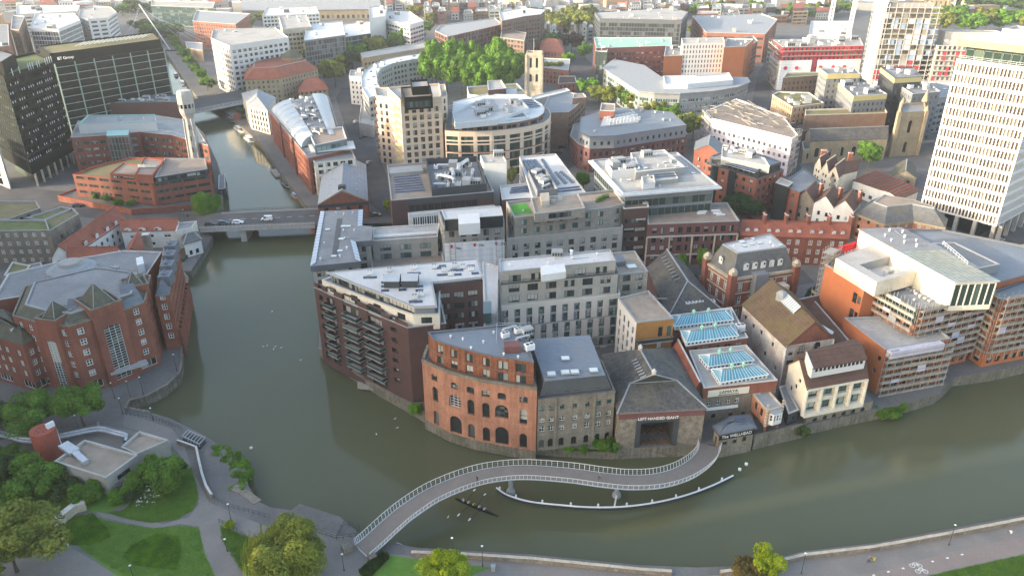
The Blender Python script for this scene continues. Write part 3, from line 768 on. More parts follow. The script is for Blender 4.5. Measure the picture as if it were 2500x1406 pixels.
for (x,y) in ((896,678),(911,678),(945,672),(958,672),(1003,668),(1018,668),(1076,672),(1092,671),(1118,671),(1108,660),(1122,660),(940,690),(940,700),(940,710),(983,688),(983,698),(983,708),(1024,700),(1024,710),(1008,737),(1022,737),(1150,650),(1160,668),(1070,655),(1080,650)):
 p = G(x, y, z3); put(b, 'solar_panel', *p, z3 + .02, .15, (1.0, 1.3, .4))
mb = MB(); q = PL('1142,770 1200,764 1200,735 1142,738', 17.5); mb.prism(q, 14.6, 17.5, 0, bottom=True); mb.build('glazed_bay', 'glass_teal', b)
mb = MB(); q = PL('873,945 918,950 912,936 872,930', 1.2); mb.prism(q, .7, 1.2); mb.build('landing_stage', 'scaffold_board', b)
finish(b)
b = bldg('brick_warehouse', 'curved orange brick warehouse with arched openings and rusty steel top storeys', 'warehouse')
z1 = 20.
fr_ = PL('1030,877 1088,904 1128,915.5 1167,925 1203,931 1246,938 1311,947', z1)
back = [G(1283,842,z1),G(1042,842,z1)]
big = (1,4)
def f2(i):
 wn = 3.2 if i in big else 1.75
 def g(L): c = L / 2; return [(c - wn / 2,c + wn / 2,ZB + .3,ZB + (5.2 if i in big else 4.3))]
 def g2(L): c = L / 2; return [(c - wn / 2,c + wn / 2,ZB + (7.6 if i in big else 6.9),ZB + (11.2 if i in big else 11.))]
 def g3(L): c = L / 2; return [(c - .95,c + .95,ZB + 12.6,ZB + 14.4)]
 return [dict(S(st='n', arch=True, dep=.55, gl='glass_dark'), ops=g), dict(S(st='G' if i in big else 's', arch=True, dep=.55, fr='frame_white' if i == 1 else 'frame_dark', gl='glass_dark'), ops=g2), dict(S(st='ms', arch=.35, dep=.55, gl='glass_home', fr='frame_dark'), ops=g3)]
vol(b, fr_ + back, ZB - .2, z1, 'brick_orange', 'roof_felt', None, {i: f2(i) for i in range(6)}, pp=1.0, cap='stone_grey', name='wall', th=.6)
band(b, fr_, ZB + 5.9, ZB + 6.1, .08, 'brick_orange', 'string_course', False)
band(b, fr_, ZB - 2.6, ZB, .25, 'quay_stone', 'stone_plinth', False)
band(b, fr_, z1 - .55, z1 - .1, .2, 'stone_grey', 'cornice', False)
z2 = 26.
rp = PL('1045,811 1057,828 1090,840 1125,850 1166,861 1207,870 1303,884 1270,789', z2)
r2 = [rp[0],rp[1],rp[2],rp[3],rp[4],rp[5],rp[6],rp[7]]
def f2r(L): c = L / 2; return [(c - .9,c + .9,z1 + .1,z1 + 2.1),(c - .9,c + .9,z1 + 3.0,z1 + 5.1)]
rust = dict(S(st='m', gl='glass_home', fr='frame_dark'), ops=f2r)
def f2w(L): return [(L * .22 - 1.2,L * .22 + 1.2,z1 + .1,z1 + 2.1),(L * .22 - 1.2,L * .22 + 1.2,z1 + 3.,z1 + 5.1),(L * .68 - 1.2,L * .68 + 1.2,z1 + .1,z1 + 2.1),(L * .68 - 1.2,L * .68 + 1.2,z1 + 3.,z1 + 5.1)]
vol(b, r2, z1 - 1.1, z2, 'rust', 'roof_blue', None, {1: rust, 3: rust, 4: rust, 5: dict(S(st='m', gl='glass_home'), ops=f2w), 2: rust}, pp=.35, cap='zinc_dark', name='steel_storeys')
band(b, r2[:7], z1 + 2.5, z1 + 2.62, .04, 'zinc_dark', 'shadow_joint', False)
rail(b, fr_, z1 + .1, .5, mt='steel_dark', step=3)
p = G(1255,832,z2)
for dx, dy, k, s in ((-2, 2, 'air_conditioner', 1.1), (1, 4, 'air_conditioner', 1.1), (3.4, -3.6, 'air_conditioner', 1.3), (3, 4, 'plant_box', .8), (-1, 5, 'duct', .9), (2, 1, 'duct', .8)):
 put(b,k,p[0] + dx,p[1] + dy,z2 - .3,.5,s)
mb = MB(); mb.box(p[0] - .4, p[1] - 3.6, z2 - .3, z2 + 1.3, 3.6, 2.6, .1); mb.build('lift_overrun', 'brick_purple', b)
rail(b, [(p[0] - 4, p[1] - 1), (p[0] - 4, p[1] + 7), (p[0] + 4, p[1] + 7)], z2 - .3, 1.1, mt='galvanised', step=1.2)
for (x, y) in ((1180, 835), (1150, 850), (1100, 822), (1130, 828), (1230, 865), (1205, 812), (1265, 872)): put(b, 'roof_vent', *G(x, y, z2), z2 - .3)
finish(b)
b = bldg('stone_warehouse', 'grey stone warehouse with small arched windows and dark metal mansard roof', 'warehouse')
z1 = 16.7
fp = PL('1313,976 1358,972 1452,963 1502,956', z1); bk = [G(1470, 880, z1), G(1300, 890, z1)]
def f3(n,xs=None):
 def row(h0,h1,wd): return lambda L: [(L * (i + .5) / n - wd / 2,L * (i + .5) / n + wd / 2,ZB + h0,ZB + h1) for i in range(n)]
 return [dict(S(st='n', arch=True, dep=.5), ops=row(.6, 2.9, 1.25)), dict(S(st='ms', dep=.5, gl='glass_home', fr='frame_white'), ops=row(4.8, 6.5, 1.25)),
   dict(S(st='ms', arch=True, dep=.5, fr='frame_white', gl='glass_home'), ops=row(7.3, 8.9, 1.25)), dict(S(st='ms', dep=.5, gl='glass_home', fr='frame_teal'), ops=row(10.6, 11.9, 1.1))]
vol(b, fp + bk, ZB - .2, z1, 'stone_grey', 'roof_felt', None, {0: f3(2), 1: f3(3), 2: f3(2)}, pp=.5, cap='stone_grey', name='wall')
for k,q in enumerate((fp[1],fp[2])):
 mb = MB(); mb.box(q[0], q[1] - .05, ZB, z1 - .2, .5, .35, .1); mb.build('pilaster', 'stone_grey', b)
band(b, fp, ZB + 3.5, ZB + 3.7, .1, 'stone_grey', 'string_course', False)
me_ = [lerp(fp[0],bk[1],.08),lerp(fp[3],bk[0],.08),bk[0],bk[1]]; me_ = inset(me_,.4)
tz = 21.5
top = PL('1330,930 1477,915 1439,831 1293,841', tz)
mb = MB()
for i in range(4):
 j = (i + 1) % 4; mb.face([(*me_[i],z1 - .3),(*me_[j],z1 - .3),(*top[j],tz + (0 if j < 2 else 1.5)),(*top[i],tz + (0 if i < 2 else 1.5))])
mb.build('mansard_slope', 'zinc_dark', b)
mb = MB(); mb.face([(*top[0], tz + .01), (*top[1], tz + .01), (*top[2], tz + 1.5), (*top[3], tz + 1.5)]); mb.build('roof', 'roof_blue', b)
band(b, top, tz - .12, tz + .02, .12, 'zinc_dark', 'roof_edge', th=.0)
d_ = math.atan2(me_[1][1] - me_[0][1],me_[1][0] - me_[0][0])
for t in (.12,.38,.52,.81):
 p = lerp(me_[0],me_[1],t); qd = lerp(top[0],top[1],t); q = lerp(p,qd,.12); m_ = MB()
 m_.box(0, .7, 0, 1.9, 1.5, 1.5); m_.box(0, .6, 1.9, 2.05, 1.9, 1.9); o = m_.build('dormer', 'zinc_dark', b, loc=(q[0], q[1], z1 + .3)); o.rotation_euler = (0, 0, d_)
 link('dormer_window', window_mesh(1.2, 1.4, 's', 'frame_dark', 'skylight_white' if t in (.38, .52) else 'glass_dark', 0.), o, (0, -.07, .35))
for (x,y) in ((1346,914),(1380,910),(1403,909),(1449,905),(1380,880)):
 p = G(x, y, tz + .35); put(b, 'skylight', p[0], p[1], tz + (.35 if y > 890 else .75), .1, 1.25)
finish(b)
mb = MB(); lp = [G(1310,1106,0),G(1410,1113,0),G(1500,1117,0),G(1502,1090,2),G(1310,1088,2)]
mb.prism(lp, -1, 2.2); tag(mb.build('stone_ledge', 'quay_stone'), 'stone ledge with shrubs below the grey stone warehouse', 'retaining wall')
b = bldg('brewery_hall', 'stone brewery hall with a slate half-hipped roof and one large framed opening', 'brewery')
ze = 12.9
q = [G(1511,1007,ze),G(1722,996,ze),G(1640,851,ze),G(1474,866,ze)]
def lhg(L): return [(L * .255,L * .665,2.2,9.9)]
mbw = MB(); a,c = q[0],q[1]; L = math.dist(a,c)
wall_face(mbw,a,c,-1.2,ze,lhg(L),.6); wall_face(mbw,q[1],q[2],0,ze,[]); wall_face(mbw,q[2],q[3],0,ze,[]); wall_face(mbw,q[3],q[0],0,ze,[])
mbw.build('wall', 'stone_rubble', b)
band(b, [q[0], q[1]], ze - 1.9, ze - .25, .04, 'brick_purple', 'brick_band', False)
band(b, q, ze - .25, ze + .1, .25, 'trim_pale', 'gutter')
dv = Vector((c[0] - a[0],c[1] - a[1])).normalized(); ni = Vector((-dv.y,dv.x)); ang = math.atan2(dv.y,dv.x)
W2 = lambda u,y,z: (a[0] + dv.x * u + ni.x * y,a[1] + dv.y * u + ni.y * y,z)
u0,u1,v0,v1 = lhg(L)[0]
mb = MB()
for (x0,x1,z0,z_) in ((u0 - .9,u0 + .25,v0 - .7,v1 + .6),(u1 - .25,u1 + .9,v0 - .7,v1 + .6),(u0 + .25,u1 - .25,v1 - .1,v1 + .6),(u0 + .25,u1 - .25,v0 - .7,v0 + .15)):
 mb.face([W2(x0,-.12,z0),W2(x1,-.12,z0),W2(x1,-.12,z_),W2(x0,-.12,z_)])
 mb.face([W2(x0,-.12,z_),W2(x1,-.12,z_),W2(x1,.6,z_),W2(x0,.6,z_)]); mb.face([W2(x0,.6,z0),W2(x1,.6,z0),W2(x1,-.12,z0),W2(x0,-.12,z0)])
 mb.face([W2(x0,.6,z0),W2(x0,-.12,z0),W2(x0,-.12,z_),W2(x0,.6,z_)]); mb.face([W2(x1,-.12,z0),W2(x1,.6,z0),W2(x1,.6,z_),W2(x1,-.12,z_)])
mb.build('opening_frame', 'panel_dark', b)
mb = MB(); dp = 7
for f in ([W2(u0,.6,v0),W2(u1,.6,v0),W2(u1,dp,v0 + .3),W2(u0,dp,v0 + .3)],[W2(u0,dp,v0),W2(u1,dp,v0),W2(u1,dp,v1),W2(u0,dp,v1)],[W2(u0,.6,v0),W2(u0,dp,v0),W2(u0,dp,v1),W2(u0,.6,v1)],[W2(u1,dp,v0),W2(u1,.6,v0),W2(u1,.6,v1),W2(u1,dp,v1)],[W2(u0,dp,v1),W2(u1,dp,v1),W2(u1,.6,v1),W2(u0,.6,v1)]):
 mb.face(f)
mb.build('hall_interior', 'steel_dark', b)
mb = MB(); mb.bar(W2(u0, .4, v0 + .35), W2(u1, .4, v0 + .35), .1); mb.build('safety_rail', 'steel_grey', b)
for r_ in range(2):
 for i in range(6):
  p = W2(u0 + (u1 - u0) * (i + .6) / 6.4,1.4 + r_ * 2.9,v0 + .4 + r_ * 1.3); m_ = MB()
  m_.box(0,0,.55,.66,.62,2.1); m_.box(-.5,0,.3,.36,.26,2.1); m_.box(0,-.8,0,.55,.5,.08); m_.box(0,.8,0,.55,.5,.08)
  o = m_.build('bench_table', 'cedar', b, loc=p); o.rotation_euler = (0, 0, ang + .35)
text(b, 'LEFT HANDED GIANT', W2(u0 - .7, 0, 0)[:2], W2(u1 + .8, 0, 0)[:2], 10.55, .72, 'sign_white', .12, .06, font_sx=.93)
zr = 19.3
rf,rb = Vector(G(1597,914,zr)),Vector(G(1562,852,zr))
o_ = [Vector(p) for p in inset(q,-.5)]
zh = 15.8
hl,hr = o_[0].lerp(o_[3],.36),o_[1].lerp(o_[2],.36)
k = (zh - ze) / (zr - ze)
pl_ = Vector((hl.x + (rf.x - hl.x) * k,hl.y + (rf.y - hl.y) * k)); pr_ = Vector((hr.x + (rf.x - hr.x) * k,hr.y + (rf.y - hr.y) * k))
v3 = lambda p,z: (p.x,p.y,z)
mb = MB()
mb.face([v3(o_[3],ze),v3(o_[0],ze),v3(pl_,zh),v3(rf,zr),v3(rb,zr)]); mb.face([v3(o_[1],ze),v3(o_[2],ze),v3(rb,zr),v3(rf,zr),v3(pr_,zh)])
mb.face([v3(o_[0],ze),v3(o_[1],ze),v3(pr_,zh),v3(pl_,zh)]); mb.face([v3(o_[2],ze),v3(o_[3],ze),v3(rb,zr)])
mb.build('roof', 'slate_dark', b)
mb = MB(); mb.face([v3(pl_, zh), v3(pr_, zh), v3(rf, zr - .05)]); mb.build('gablet', 'glass_dark', b)
mb = MB()
for A,za,B,zb in ((pl_,zh,rf,zr),(pr_,zh,rf,zr),(rf,zr,rb,zr),(pl_,zh,o_[0],ze),(pr_,zh,o_[1],ze),(pl_,zh,pr_,zh)): mb.bar(v3(A,za + .08),v3(B,zb + .08),.32,.2)
mb.build('ridge_capping', 'slate_grey', b)
for i in range(7):
 c_ = rf.lerp(rb,.12 + i * .105); zz = zr - 1.5
 for sg in (-1,1):
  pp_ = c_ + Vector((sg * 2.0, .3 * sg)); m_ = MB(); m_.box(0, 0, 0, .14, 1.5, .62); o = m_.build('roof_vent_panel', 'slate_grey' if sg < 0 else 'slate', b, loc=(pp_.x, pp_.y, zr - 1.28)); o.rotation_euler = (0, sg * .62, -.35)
for t in (.02,.98):
 c_ = rf.lerp(rb, t); m_ = MB(); m_.cyl(c_.x, c_.y, zr, zr + .7, .5, n=8); m_.cyl(c_.x, c_.y, zr + .7, zr + 1.5, .6, .05, 8); m_.build('finial', 'trim_pale', b)
finish(b)
b = bldg('slate_hall', 'long slate-roofed brewery hall behind the gravel-roofed orange block', 'brewery')
ze = 12.; q = PL('1634,770 1762,756 1668,640 1582,652', ze)
vol(b, q, ZB, ze, 'brick_dark', None, None)
pitched(b, q, ze, 17.2, 'slate_dark', 'brick_dark', 'd', hip=(.3, 0), ov=.4)
for i in range(8):
 a = lerp(q[3],q[0],.08 + i * .07); c = lerp(q[2],q[1],.08 + i * .07)
 p = lerp(a, c, .36); m_ = MB(); m_.box(0, 0, 0, .12, 2., .7); o = m_.build('roof_vent_panel', 'slate_grey', b, loc=(*p, 15.85)); o.rotation_euler = (0, -.62, -.5)
for i in range(8):
 p = G(1677 + i * 8.5 + (3 if i > 4 else 0), 746 - i * 1.2, 12.6); put(b, 'air_conditioner', *p, 12.2, 1.6, 1.0, 1.35 if i < 5 else .9)
finish(b)
b = bldg('lantern_hall', 'brick and stone restaurant hall with four turquoise glazed roof lanterns', 'restaurant')
z1 = 13.2
q = PL('1719,947 1898,928 1822,842 1682,856', z1)
def lam(L): return [(L * t - .55,L * t + .55,ZB + 4.9,ZB + 6.6) for t in (.10,.22,.36,.48)]
def lam2(L): return [(L * t - .55,L * t + .55,ZB + 1.2,ZB + 2.6) for t in (.18,.42,.6)]
vol(b, q, ZB - .3, z1, 'stone_grey', 'roof_pale', None, {0: [dict(S(st='ms', arch=True, dep=.4, fr='frame_white'), ops=lam), dict(S(st='ms', arch=True, dep=.4), ops=lam2)]}, pp=.4, cap='trim_pale')
band(b, [q[0], q[1]], ZB + 7.3, z1 - .15, .05, 'brick_red', 'brick_band', False)
band(b, [q[1], q[2]], ZB + 3, z1 - .15, .05, 'brick_red', 'brick_band', False)
band(b, [lerp(q[0], q[1], .06), lerp(q[0], q[1], .62)], ZB + 7.6, ZB + 9.4, .16, 'sign_cream', 'restaurant_sign', False)
text(b, 'LAMAYA', lerp(q[0], q[1], .10), lerp(q[0], q[1], .58), ZB + 8.35, .75, 'text_dark', .2, .03, font_sx=1.15)
text(b, 'LEBANESE KITCHEN & BAR', lerp(q[0], q[1], .10), lerp(q[0], q[1], .58), ZB + 7.8, .28, 'text_dark', .2, .03, font_sx=1.1)
band(b, [lerp(q[0], q[1], .07), lerp(q[0], q[1], .5)], ZB + 3.7, ZB + 4.5, .14, 'sign_white', 'banner', False)
q2 = PL('1676,840 1826,824 1786,750 1642,772', 14.6)
vol(b, q2, ZB, 14.6, 'brick_red', 'roof_pale', S(bay=3.4, fl=9, w=1.8, h=1.2, s=9.2, st='W', n=1, gl='glass_dark'), pp=.3, cap='trim_pale', name='rear_wall')
def lantern(par,s,zb,hw,hr):
 Q = PL(s,zb); mb = MB(); n = len(Q)
 base = MB(); ops_e = S(bay=1.1, fl=hw, w=.75, h=hw - .55, s=.3, st='n', mg=.3, n=1, fr='frame_white', gl='glass_dark', dep=.1, name='lantern_window')
 j = {}
 for i in range(4):
  if faces_cam(Q[i],Q[(i + 1) % 4],zb): facade(par,base,j,Q[i],Q[(i + 1) % 4],zb,zb + hw,ops_e)
  else: wall_face(base,Q[i],Q[(i + 1) % 4],zb,zb + hw,[])
 cb = base.build('lantern_curb', 'panel_white', par)
 for gl,m_ in j.items():
  if m_.f: m_.build('small_windows', gl, par)['kind'] = 'stuff'
 FL,FR,BR,BL = [Vector(p) for p in inset(Q,-.15)]
 r0,r1 = FL.lerp(BL,.5).lerp(FR.lerp(BR,.5),.13),FL.lerp(BL,.5).lerp(FR.lerp(BR,.5),.87)
 ze_,zt_ = zb + hw,zb + hw + hr; fb = MB()
 def pane(A0,A1,B0,B1,nb):
  for i in range(nb):
   t0,t1 = i / nb,(i + 1) / nb; f = [(*A0.lerp(A1,t0),ze_),(*A0.lerp(A1,t1),ze_),(*B0.lerp(B1,t1),zt_),(*B0.lerp(B1,t0),zt_)]
   if B0 == B1 and True: f = f[:3]
   g_ = MB(); g_.face(f); g_.build('roof_pane', 'rooflight', par)
   fb.bar((*A0.lerp(A1,t0),ze_ + .04),(*B0.lerp(B1,t0),zt_ + .04),.07,.07)
  fb.bar((*A1,ze_ + .04),(*B1,zt_ + .04),.13,.13); fb.bar((*A0,ze_ + .02),(*A1,ze_ + .02),.2,.2); fb.bar((*B0,zt_ + .05),(*B1,zt_ + .05),.2,.2)
 nb = max(6,round((FL - FR).length / .85))
 pane(FL,FR,r0,r1,nb); pane(BR,BL,r1,r0,nb); pane(BL,FL,r0,r0,6); pane(FR,BR,r1,r1,6)
 fb.build('glazing_bars', 'frame_white', par)
 for t in (.28,.62):
  p = r0.lerp(r1, t); v_ = MB(); v_.cyl(p.x, p.y, zt_, zt_ + .8, .35, n=8); v_.cyl(p.x, p.y, zt_ + .8, zt_ + 1.0, .55, .5, 8); v_.cyl(p.x, p.y, zt_ + 1.0, zt_ + 1.5, .48, .05, 8); v_.build('copper_vent', 'copper_green', par)
lantern(b, '1646,806 1788,790 1779,764 1640,780', 14.4, 1.2, 1.4)
lantern(b, '1674,846 1800,829 1788,800 1662,818', 14.4, 1.2, 1.4)
lantern(b, '1728,905 1838,889 1810,866 1706,878', 12.9, 1.2, 1.5)
lantern(b, '1757,944 1873,924 1838,900 1736,912', 12.9, 1.2, 1.5)
put(b, 'air_conditioner', *G(1806, 805, 14.4), 14.3, .2, 1.4); put(b, 'plant_box', *G(1812, 812, 14.4), 14.3, .4, .5)
e_ = 12.3; g4 = PL('1692,951 1720,943 1664,842 1644,848', e_)
vol(b, g4, ZB, e_, 'brick_red', None, None, {0: dict(S(st='G', arch=True, dep=.35, gl='glass_dark', fr='frame_dark'), ops=lambda L: [(L * .16, L * .84, ZB + .2, ZB + 7.2)])}, name='passage_wall')
pitched(b, g4, e_, 14.2, 'tile_red', 'brick_red', 'd', ov=.25, ridge_cap='trim_pale', name='passage_roof')
finish(b)
b = bldg('oriel_house', 'small red brick wing with grey flat roof and white oriel window on posts', 'house')
z1 = 10.; q = PL('1873,1003 1911,992 1876,952 1838,962', z1)
vol(b, q, ZB + 2.6, z1, 'brick_orange', 'slate_grey', None, {3: dict(S(st='gT', fr='frame_white'), ops=lambda L: [(L * .3 - .6, L * .3 + .6, ZB + 4.2, ZB + 6.2), (L * .68 - .6, L * .68 + .6, ZB + 4.2, ZB + 6.2)])}, pp=.25, cap='stone_pale')
mb = MB(); mb.face([(*p, ZB + 2.62) for p in reversed(q)]); mb.build('soffit', 'trim_pale', b)
for p in inset(q, .4): m_ = MB(); m_.box(*p, ZB, ZB + 2.6, .5, .5); m_.build('post', 'brick_red', b)
a,c = lerp(q[0],q[1],.18),lerp(q[0],q[1],.95); dv = Vector((c[0] - a[0],c[1] - a[1])).normalized(); nu = Vector((dv.y,-dv.x))
oq = [(a[0] + nu.x * 1. + dv.x * .5,a[1] + nu.y * 1. + dv.y * .5),(c[0] + nu.x * 1. - dv.x * .5,c[1] + nu.y * 1. - dv.y * .5),c,a]
vol(b, oq, ZB + 3.2, ZB + 6.2, 'panel_white', None, S(bay=.9, fl=3, w=.75, h=1.7, s=1., st='sT', fr='frame_white', mg=.05, n=1, dep=.1), name='oriel')
mb = MB(); mb.face([(*oq[0], ZB + 6.2), (*oq[1], ZB + 6.2), (*oq[2], ZB + 6.8), (*oq[3], ZB + 6.8)]); mb.face([(*oq[3], ZB + 6.2), (*oq[0], ZB + 6.2), (*oq[3], ZB + 6.8)]); mb.build('oriel_roof', 'slate_grey', b)
mb = MB()
for p in (q[0],q[1]):
 for i in range(8): mb.box(p[0],p[1],ZB + 2.8 + i * .8,ZB + 3.2 + i * .8,.5,.5,ang)
mb.build('quoins', 'stone_pale', b)
finish(b)
b = bldg('waterside_bar', 'small stone bar with dark hipped roof at the end of the footbridge', 'bar')
ze = 7.0; q = PL('1757,1058 1842,1042 1829,1014 1790,1017 1745,1040', ze)
q5 = q
vol(b, q5, -.5, ze, 'stone_grey', None, None, {0: dict(S(st='ms', arch=True, dep=.35), ops=lambda L: [(L * t - .6, L * t + .6, ZB + .4, ZB + 1.9) for t in (.2, .48, .76)]), 4: dict(S(st='n'), ops=lambda L: [(L * .3, L * .62, ZB + .1, ZB + 2.2)])})
t_ = inset(q5,1.9); mb = MB(); oq = inset(q5,-.5)
for i in range(5): j = (i + 1) % 5; mb.face([(*oq[i],ze),(*oq[j],ze),(*t_[j],ze + .9),(*t_[i],ze + .9)])
mb.face([(*p, ze + .9) for p in t_]); mb.build('roof', 'slate_blue', b); band(b, oq, ze - .3, ze + .02, .05, 'slate_dark', 'fascia', th=.5)
p = centroid(t_); put(b, 'solar_panel', p[0] + 1.2, p[1], ze + .92, ang, (1.3, 1.8, .5))
band(b, [q[0], q[1]], ze - 1.9, ze - .35, .12, 'sign_black', 'bar_sign', False)
text(b, 'The WELLHEAD', q[0], q[1], ze - 1.5, .78, 'sign_white', .18, .03, font_sx=1.0)
finish(b)
b = bldg('old_warehouse', 'tall old warehouse with mossy brown tiled roof, weathered whitewashed side and brick gable', 'warehouse')
ze = 15.3; q = PL('1920,844 2036,826 1905,690 1814,744', ze)
q = [q[0],q[1],G(1936,715,ze),G(1814,742,ze)]
gw = [dict(S(st='G', arch=True, dep=.35, gl='glass_home', fr='frame_dark'), ops=lambda L: [(L * .34 - 1.2, L * .34 + 1.2, ZB + 9., ze - .3), (L * .66 - 1.2, L * .66 + 1.2, ZB + 9., ze - .3)]),
  dict(S(st='G', dep=.35), ops=lambda L: [(L * t - 1.1, L * t + 1.1, ZB + 6.3, ZB + 7.8) for t in (.14, .4, .62, .87)]),
  dict(S(st='ms', dep=.35), ops=lambda L: [(L * t - .7, L * t + .7, ZB + 9.2, ZB + 10.4) for t in (.12, .88)])]
sw = [dict(S(st='ms', dep=.3, gl='glass_home'), ops=lambda L: [(L * t - .6, L * t + .6, ZB + z, ZB + z + 1.4) for t, z in ((.1, 8.6), (.3, 8.4), (.48, 8.8), (.62, 4.2), (.86, 3.2), (.74, 8.6))])]
vol(b, q, ZB, ze, 'render_dirty', None, None, {0: gw, 3: sw})
mbq = MB(); band(b, [q[0], q[1]], ZB + 8.5, ze + .05, .03, 'brick_brown', 'brick_gable_band', False) if False else None
pitched(b, q, ze, 21.3, 'tile_brown', 'brick_brown', 'd', ov=.3, ridge_cap='tile_brown', gm='brick_red')
def on_slope(q,u,t,ze,zr,side=0):
 e = lerp(q[0],q[3],u) if side == 0 else lerp(q[1],q[2],u); r = lerp(lerp(q[0],q[1],.5),lerp(q[3],q[2],.5),u)
 return (*lerp(e,r,t),ze + (zr - ze) * t)
rl = MB(); A,B,C_,D = on_slope(q,.28,.72,ze,21.6),on_slope(q,.58,.72,ze,21.6),on_slope(q,.58,.98,ze,21.6),on_slope(q,.28,.98,ze,21.6)
up = lambda p,d: (p[0],p[1],p[2] + d)
for i in range(8):
 t0, t1 = i / 8, (i + .8) / 8; g_ = MB(); g_.face([up(lerp(B, A, t0), .35), up(lerp(B, A, t1), .35), up(lerp(C_, D, t1), .35), up(lerp(C_, D, t0), .35)]); g_.build('roof_light', 'skylight_white', b)
rl.prism([A[:2], B[:2], C_[:2], D[:2]] if area([A[:2], B[:2], C_[:2], D[:2]]) > 0 else [D[:2], C_[:2], B[:2], A[:2]], A[2] - 1, A[2] + .15); rl.build('roof_light_curb', 'trim_grey', b)
mb = MB(); p = on_slope(q, .62, .8, ze, 21.3); mb.box(p[0], p[1], p[2] - .5, p[2] + 1.6, 1.8, 2.2, .6, 0); mb.box(p[0], p[1], p[2] + 1.6, p[2] + 2.4, 2.1, 2.5, .6, 0, .5); mb.build('roof_ventilator', 'slate_grey', b)
mb = MB(); mb.bar((q[0][0], q[0][1] - .15, ZB), (q[0][0], q[0][1] - .15, ze), .25); mb.bar((q[1][0], q[1][1] - .15, ZB + 3), (q[1][0], q[1][1] - .15, ze), .25); mb.build('downpipe', 'frame_white', b)
finish(b)
b = bldg('tiled_shed', 'dark brown tiled shed roof squeezed between old warehouse and orange office', 'shed')
q = PL('2046,905 2110,865 2000,745 1950,760', 12.); vol(b, q, ZB, 10.5, 'brick_dark', None, None)
pitched(b, q, 10.5, 13.5, 'tile_dark', 'brick_dark', 'd', ov=.2, kick=.75)
p = G(2000,795,13.2)
for i in range(6):
 g_ = MB(); g_.box(0, 0, 0, .12, .7, 5.); o = g_.build('roof_light', 'skylight_white', b, loc=(p[0] - 2.6 + i * .95, p[1] + 1 - i * .55, 12.75)); o.rotation_euler = (.1, -.15, .55)
finish(b)
b = bldg('gabled_shed', 'small shed with dark tiled gable behind the scaffold stair', 'shed')
q = PL('1950,752 2012,738 2000,716 1936,728', 13.); vol(b, q, ZB, 11.5, 'panel_dark', None, None); pitched(b, q, 11.5, 14., 'tile_dark', 'panel_slate', 'w', ov=.3); finish(b)
b = bldg('white_riverside_house', 'white rendered riverside house with brown tiled roof, loggia and raised clerestory', 'house')
ze = 13.; q = PL('1972,949 2118,922 2084,846 1926,888', ze)
lo_ = [dict(S(st='W', dep=1.0, gl='glass_teal', fr='frame_dark'), ops=lambda L: [(L * (i + .12) / 4, L * (i + .86) / 4, ZB + 3.2 + z, ZB + 5.9 + z) for i in range(4) for z in (0, 3.7)])]
vol(b, q, ZB + 2.5, ze, 'render_cream', None, None, {0: lo_, 3: dict(S(st='s', fr='frame_dark'), ops=lambda L: [(L * t - .55, L * t + .55, ZB + z, ZB + z + 1.3) for t, z in ((.5, 6.5), (.62, 9.), (.3, 4.6))])})
for i in range(5):
 p = lerp(q[0], q[1], (i + .0) / 4); m_ = MB(); m_.cyl(p[0], p[1], ZB + 2.5, ze - .4, .5, .38, 10); m_.build('column', 'render_cream', b)
band(b, [q[0], q[1]], ze - .75, ze - .1, .3, 'render_cream', 'cornice', False); band(b, [q[0], q[1]], ZB + 2.2, ZB + 3.1, .7, 'render_cream', 'balcony_parapet', False)
mb = MB(); bq = [lerp(q[0],q[3],-.04),lerp(q[1],q[2],-.06),lerp(q[1],q[2],1.),lerp(q[0],q[3],1.)]
vol(b, [G(1962, 1058, 0), G(2121, 1023, 0), q[2], q[3]], -1, ZB + 2.5, 'stone_grey', None, None, {0: dict(S(st='n', arch=True, dep=.15, gl='glass_dark', fr='stone_grey'), ops=lambda L: [(L * t - .7, L * t + .7, ZB - .6, ZB + 1.2) for t in (.13, .28, .42, .57, .71, .86)])}, name='stone_base')
mb = MB(); mb.face([(*p, ZB + 2.5) for p in [G(1962, 1058, 0), G(2121, 1023, 0), q[2], q[3]]]); mb.build('terrace', 'paving', b)
pitched(b, q, ze, 17.4, 'tile_dark', 'render_cream', 'w', ov=.25, ridge_cap=None, kick=.55)
zc = 18.3; cq = PL('1984,907 2112,884 2096,864 1968,886', 16.6)
vol(b, cq, 14.8, 17.6, 'panel_white', None, S(bay=1.1, fl=3, w=.85, h=.9, s=1.5, st='n', mg=.5, n=1, gl='glass_dark', fr='frame_dark', dep=.15, name='clerestory_window'), name='clerestory')
mb = MB(); oq = inset(cq,-.35); mb.face([(*oq[0],17.6),(*oq[1],17.6),(*oq[2],19.4),(*oq[3],19.4)]); mb.face([(*oq[3],19.4),(*oq[2],19.4),(*q[2],15.5),(*q[3],15.5)])
mb.face([(*oq[0], 17.4), (*oq[1], 17.4), (*oq[1], 17.6), (*oq[0], 17.6)]); mb.build('clerestory_roof', 'tile_dark', b)
mb = MB(); mb.face([(*oq[3], 19.3), (*oq[0], 17.5), (*oq[0], 15.), (*oq[3], 15.)]); mb.bar((*oq[0], 17.7), (*oq[3], 19.5), .3, .25); mb.build('clerestory_cheek', 'panel_white', b)
finish(b)
b = bldg('river_wall', 'ivy-stained low stone wall between the bar and the white house', 'wall')
a, c = G(1837, 1078, 2), G(1962, 1048, 2); mb = MB(); mb.prism([(a[0], a[1] - .5), (c[0], c[1] - .5), (c[0], c[1] + .1), (a[0], a[1] + .1)], -1, 4.1); mb.build('wall', 'quay_stone', b)
b = bldg('service_shed', 'dark green lean-to shed beside the white riverside house', 'shed')
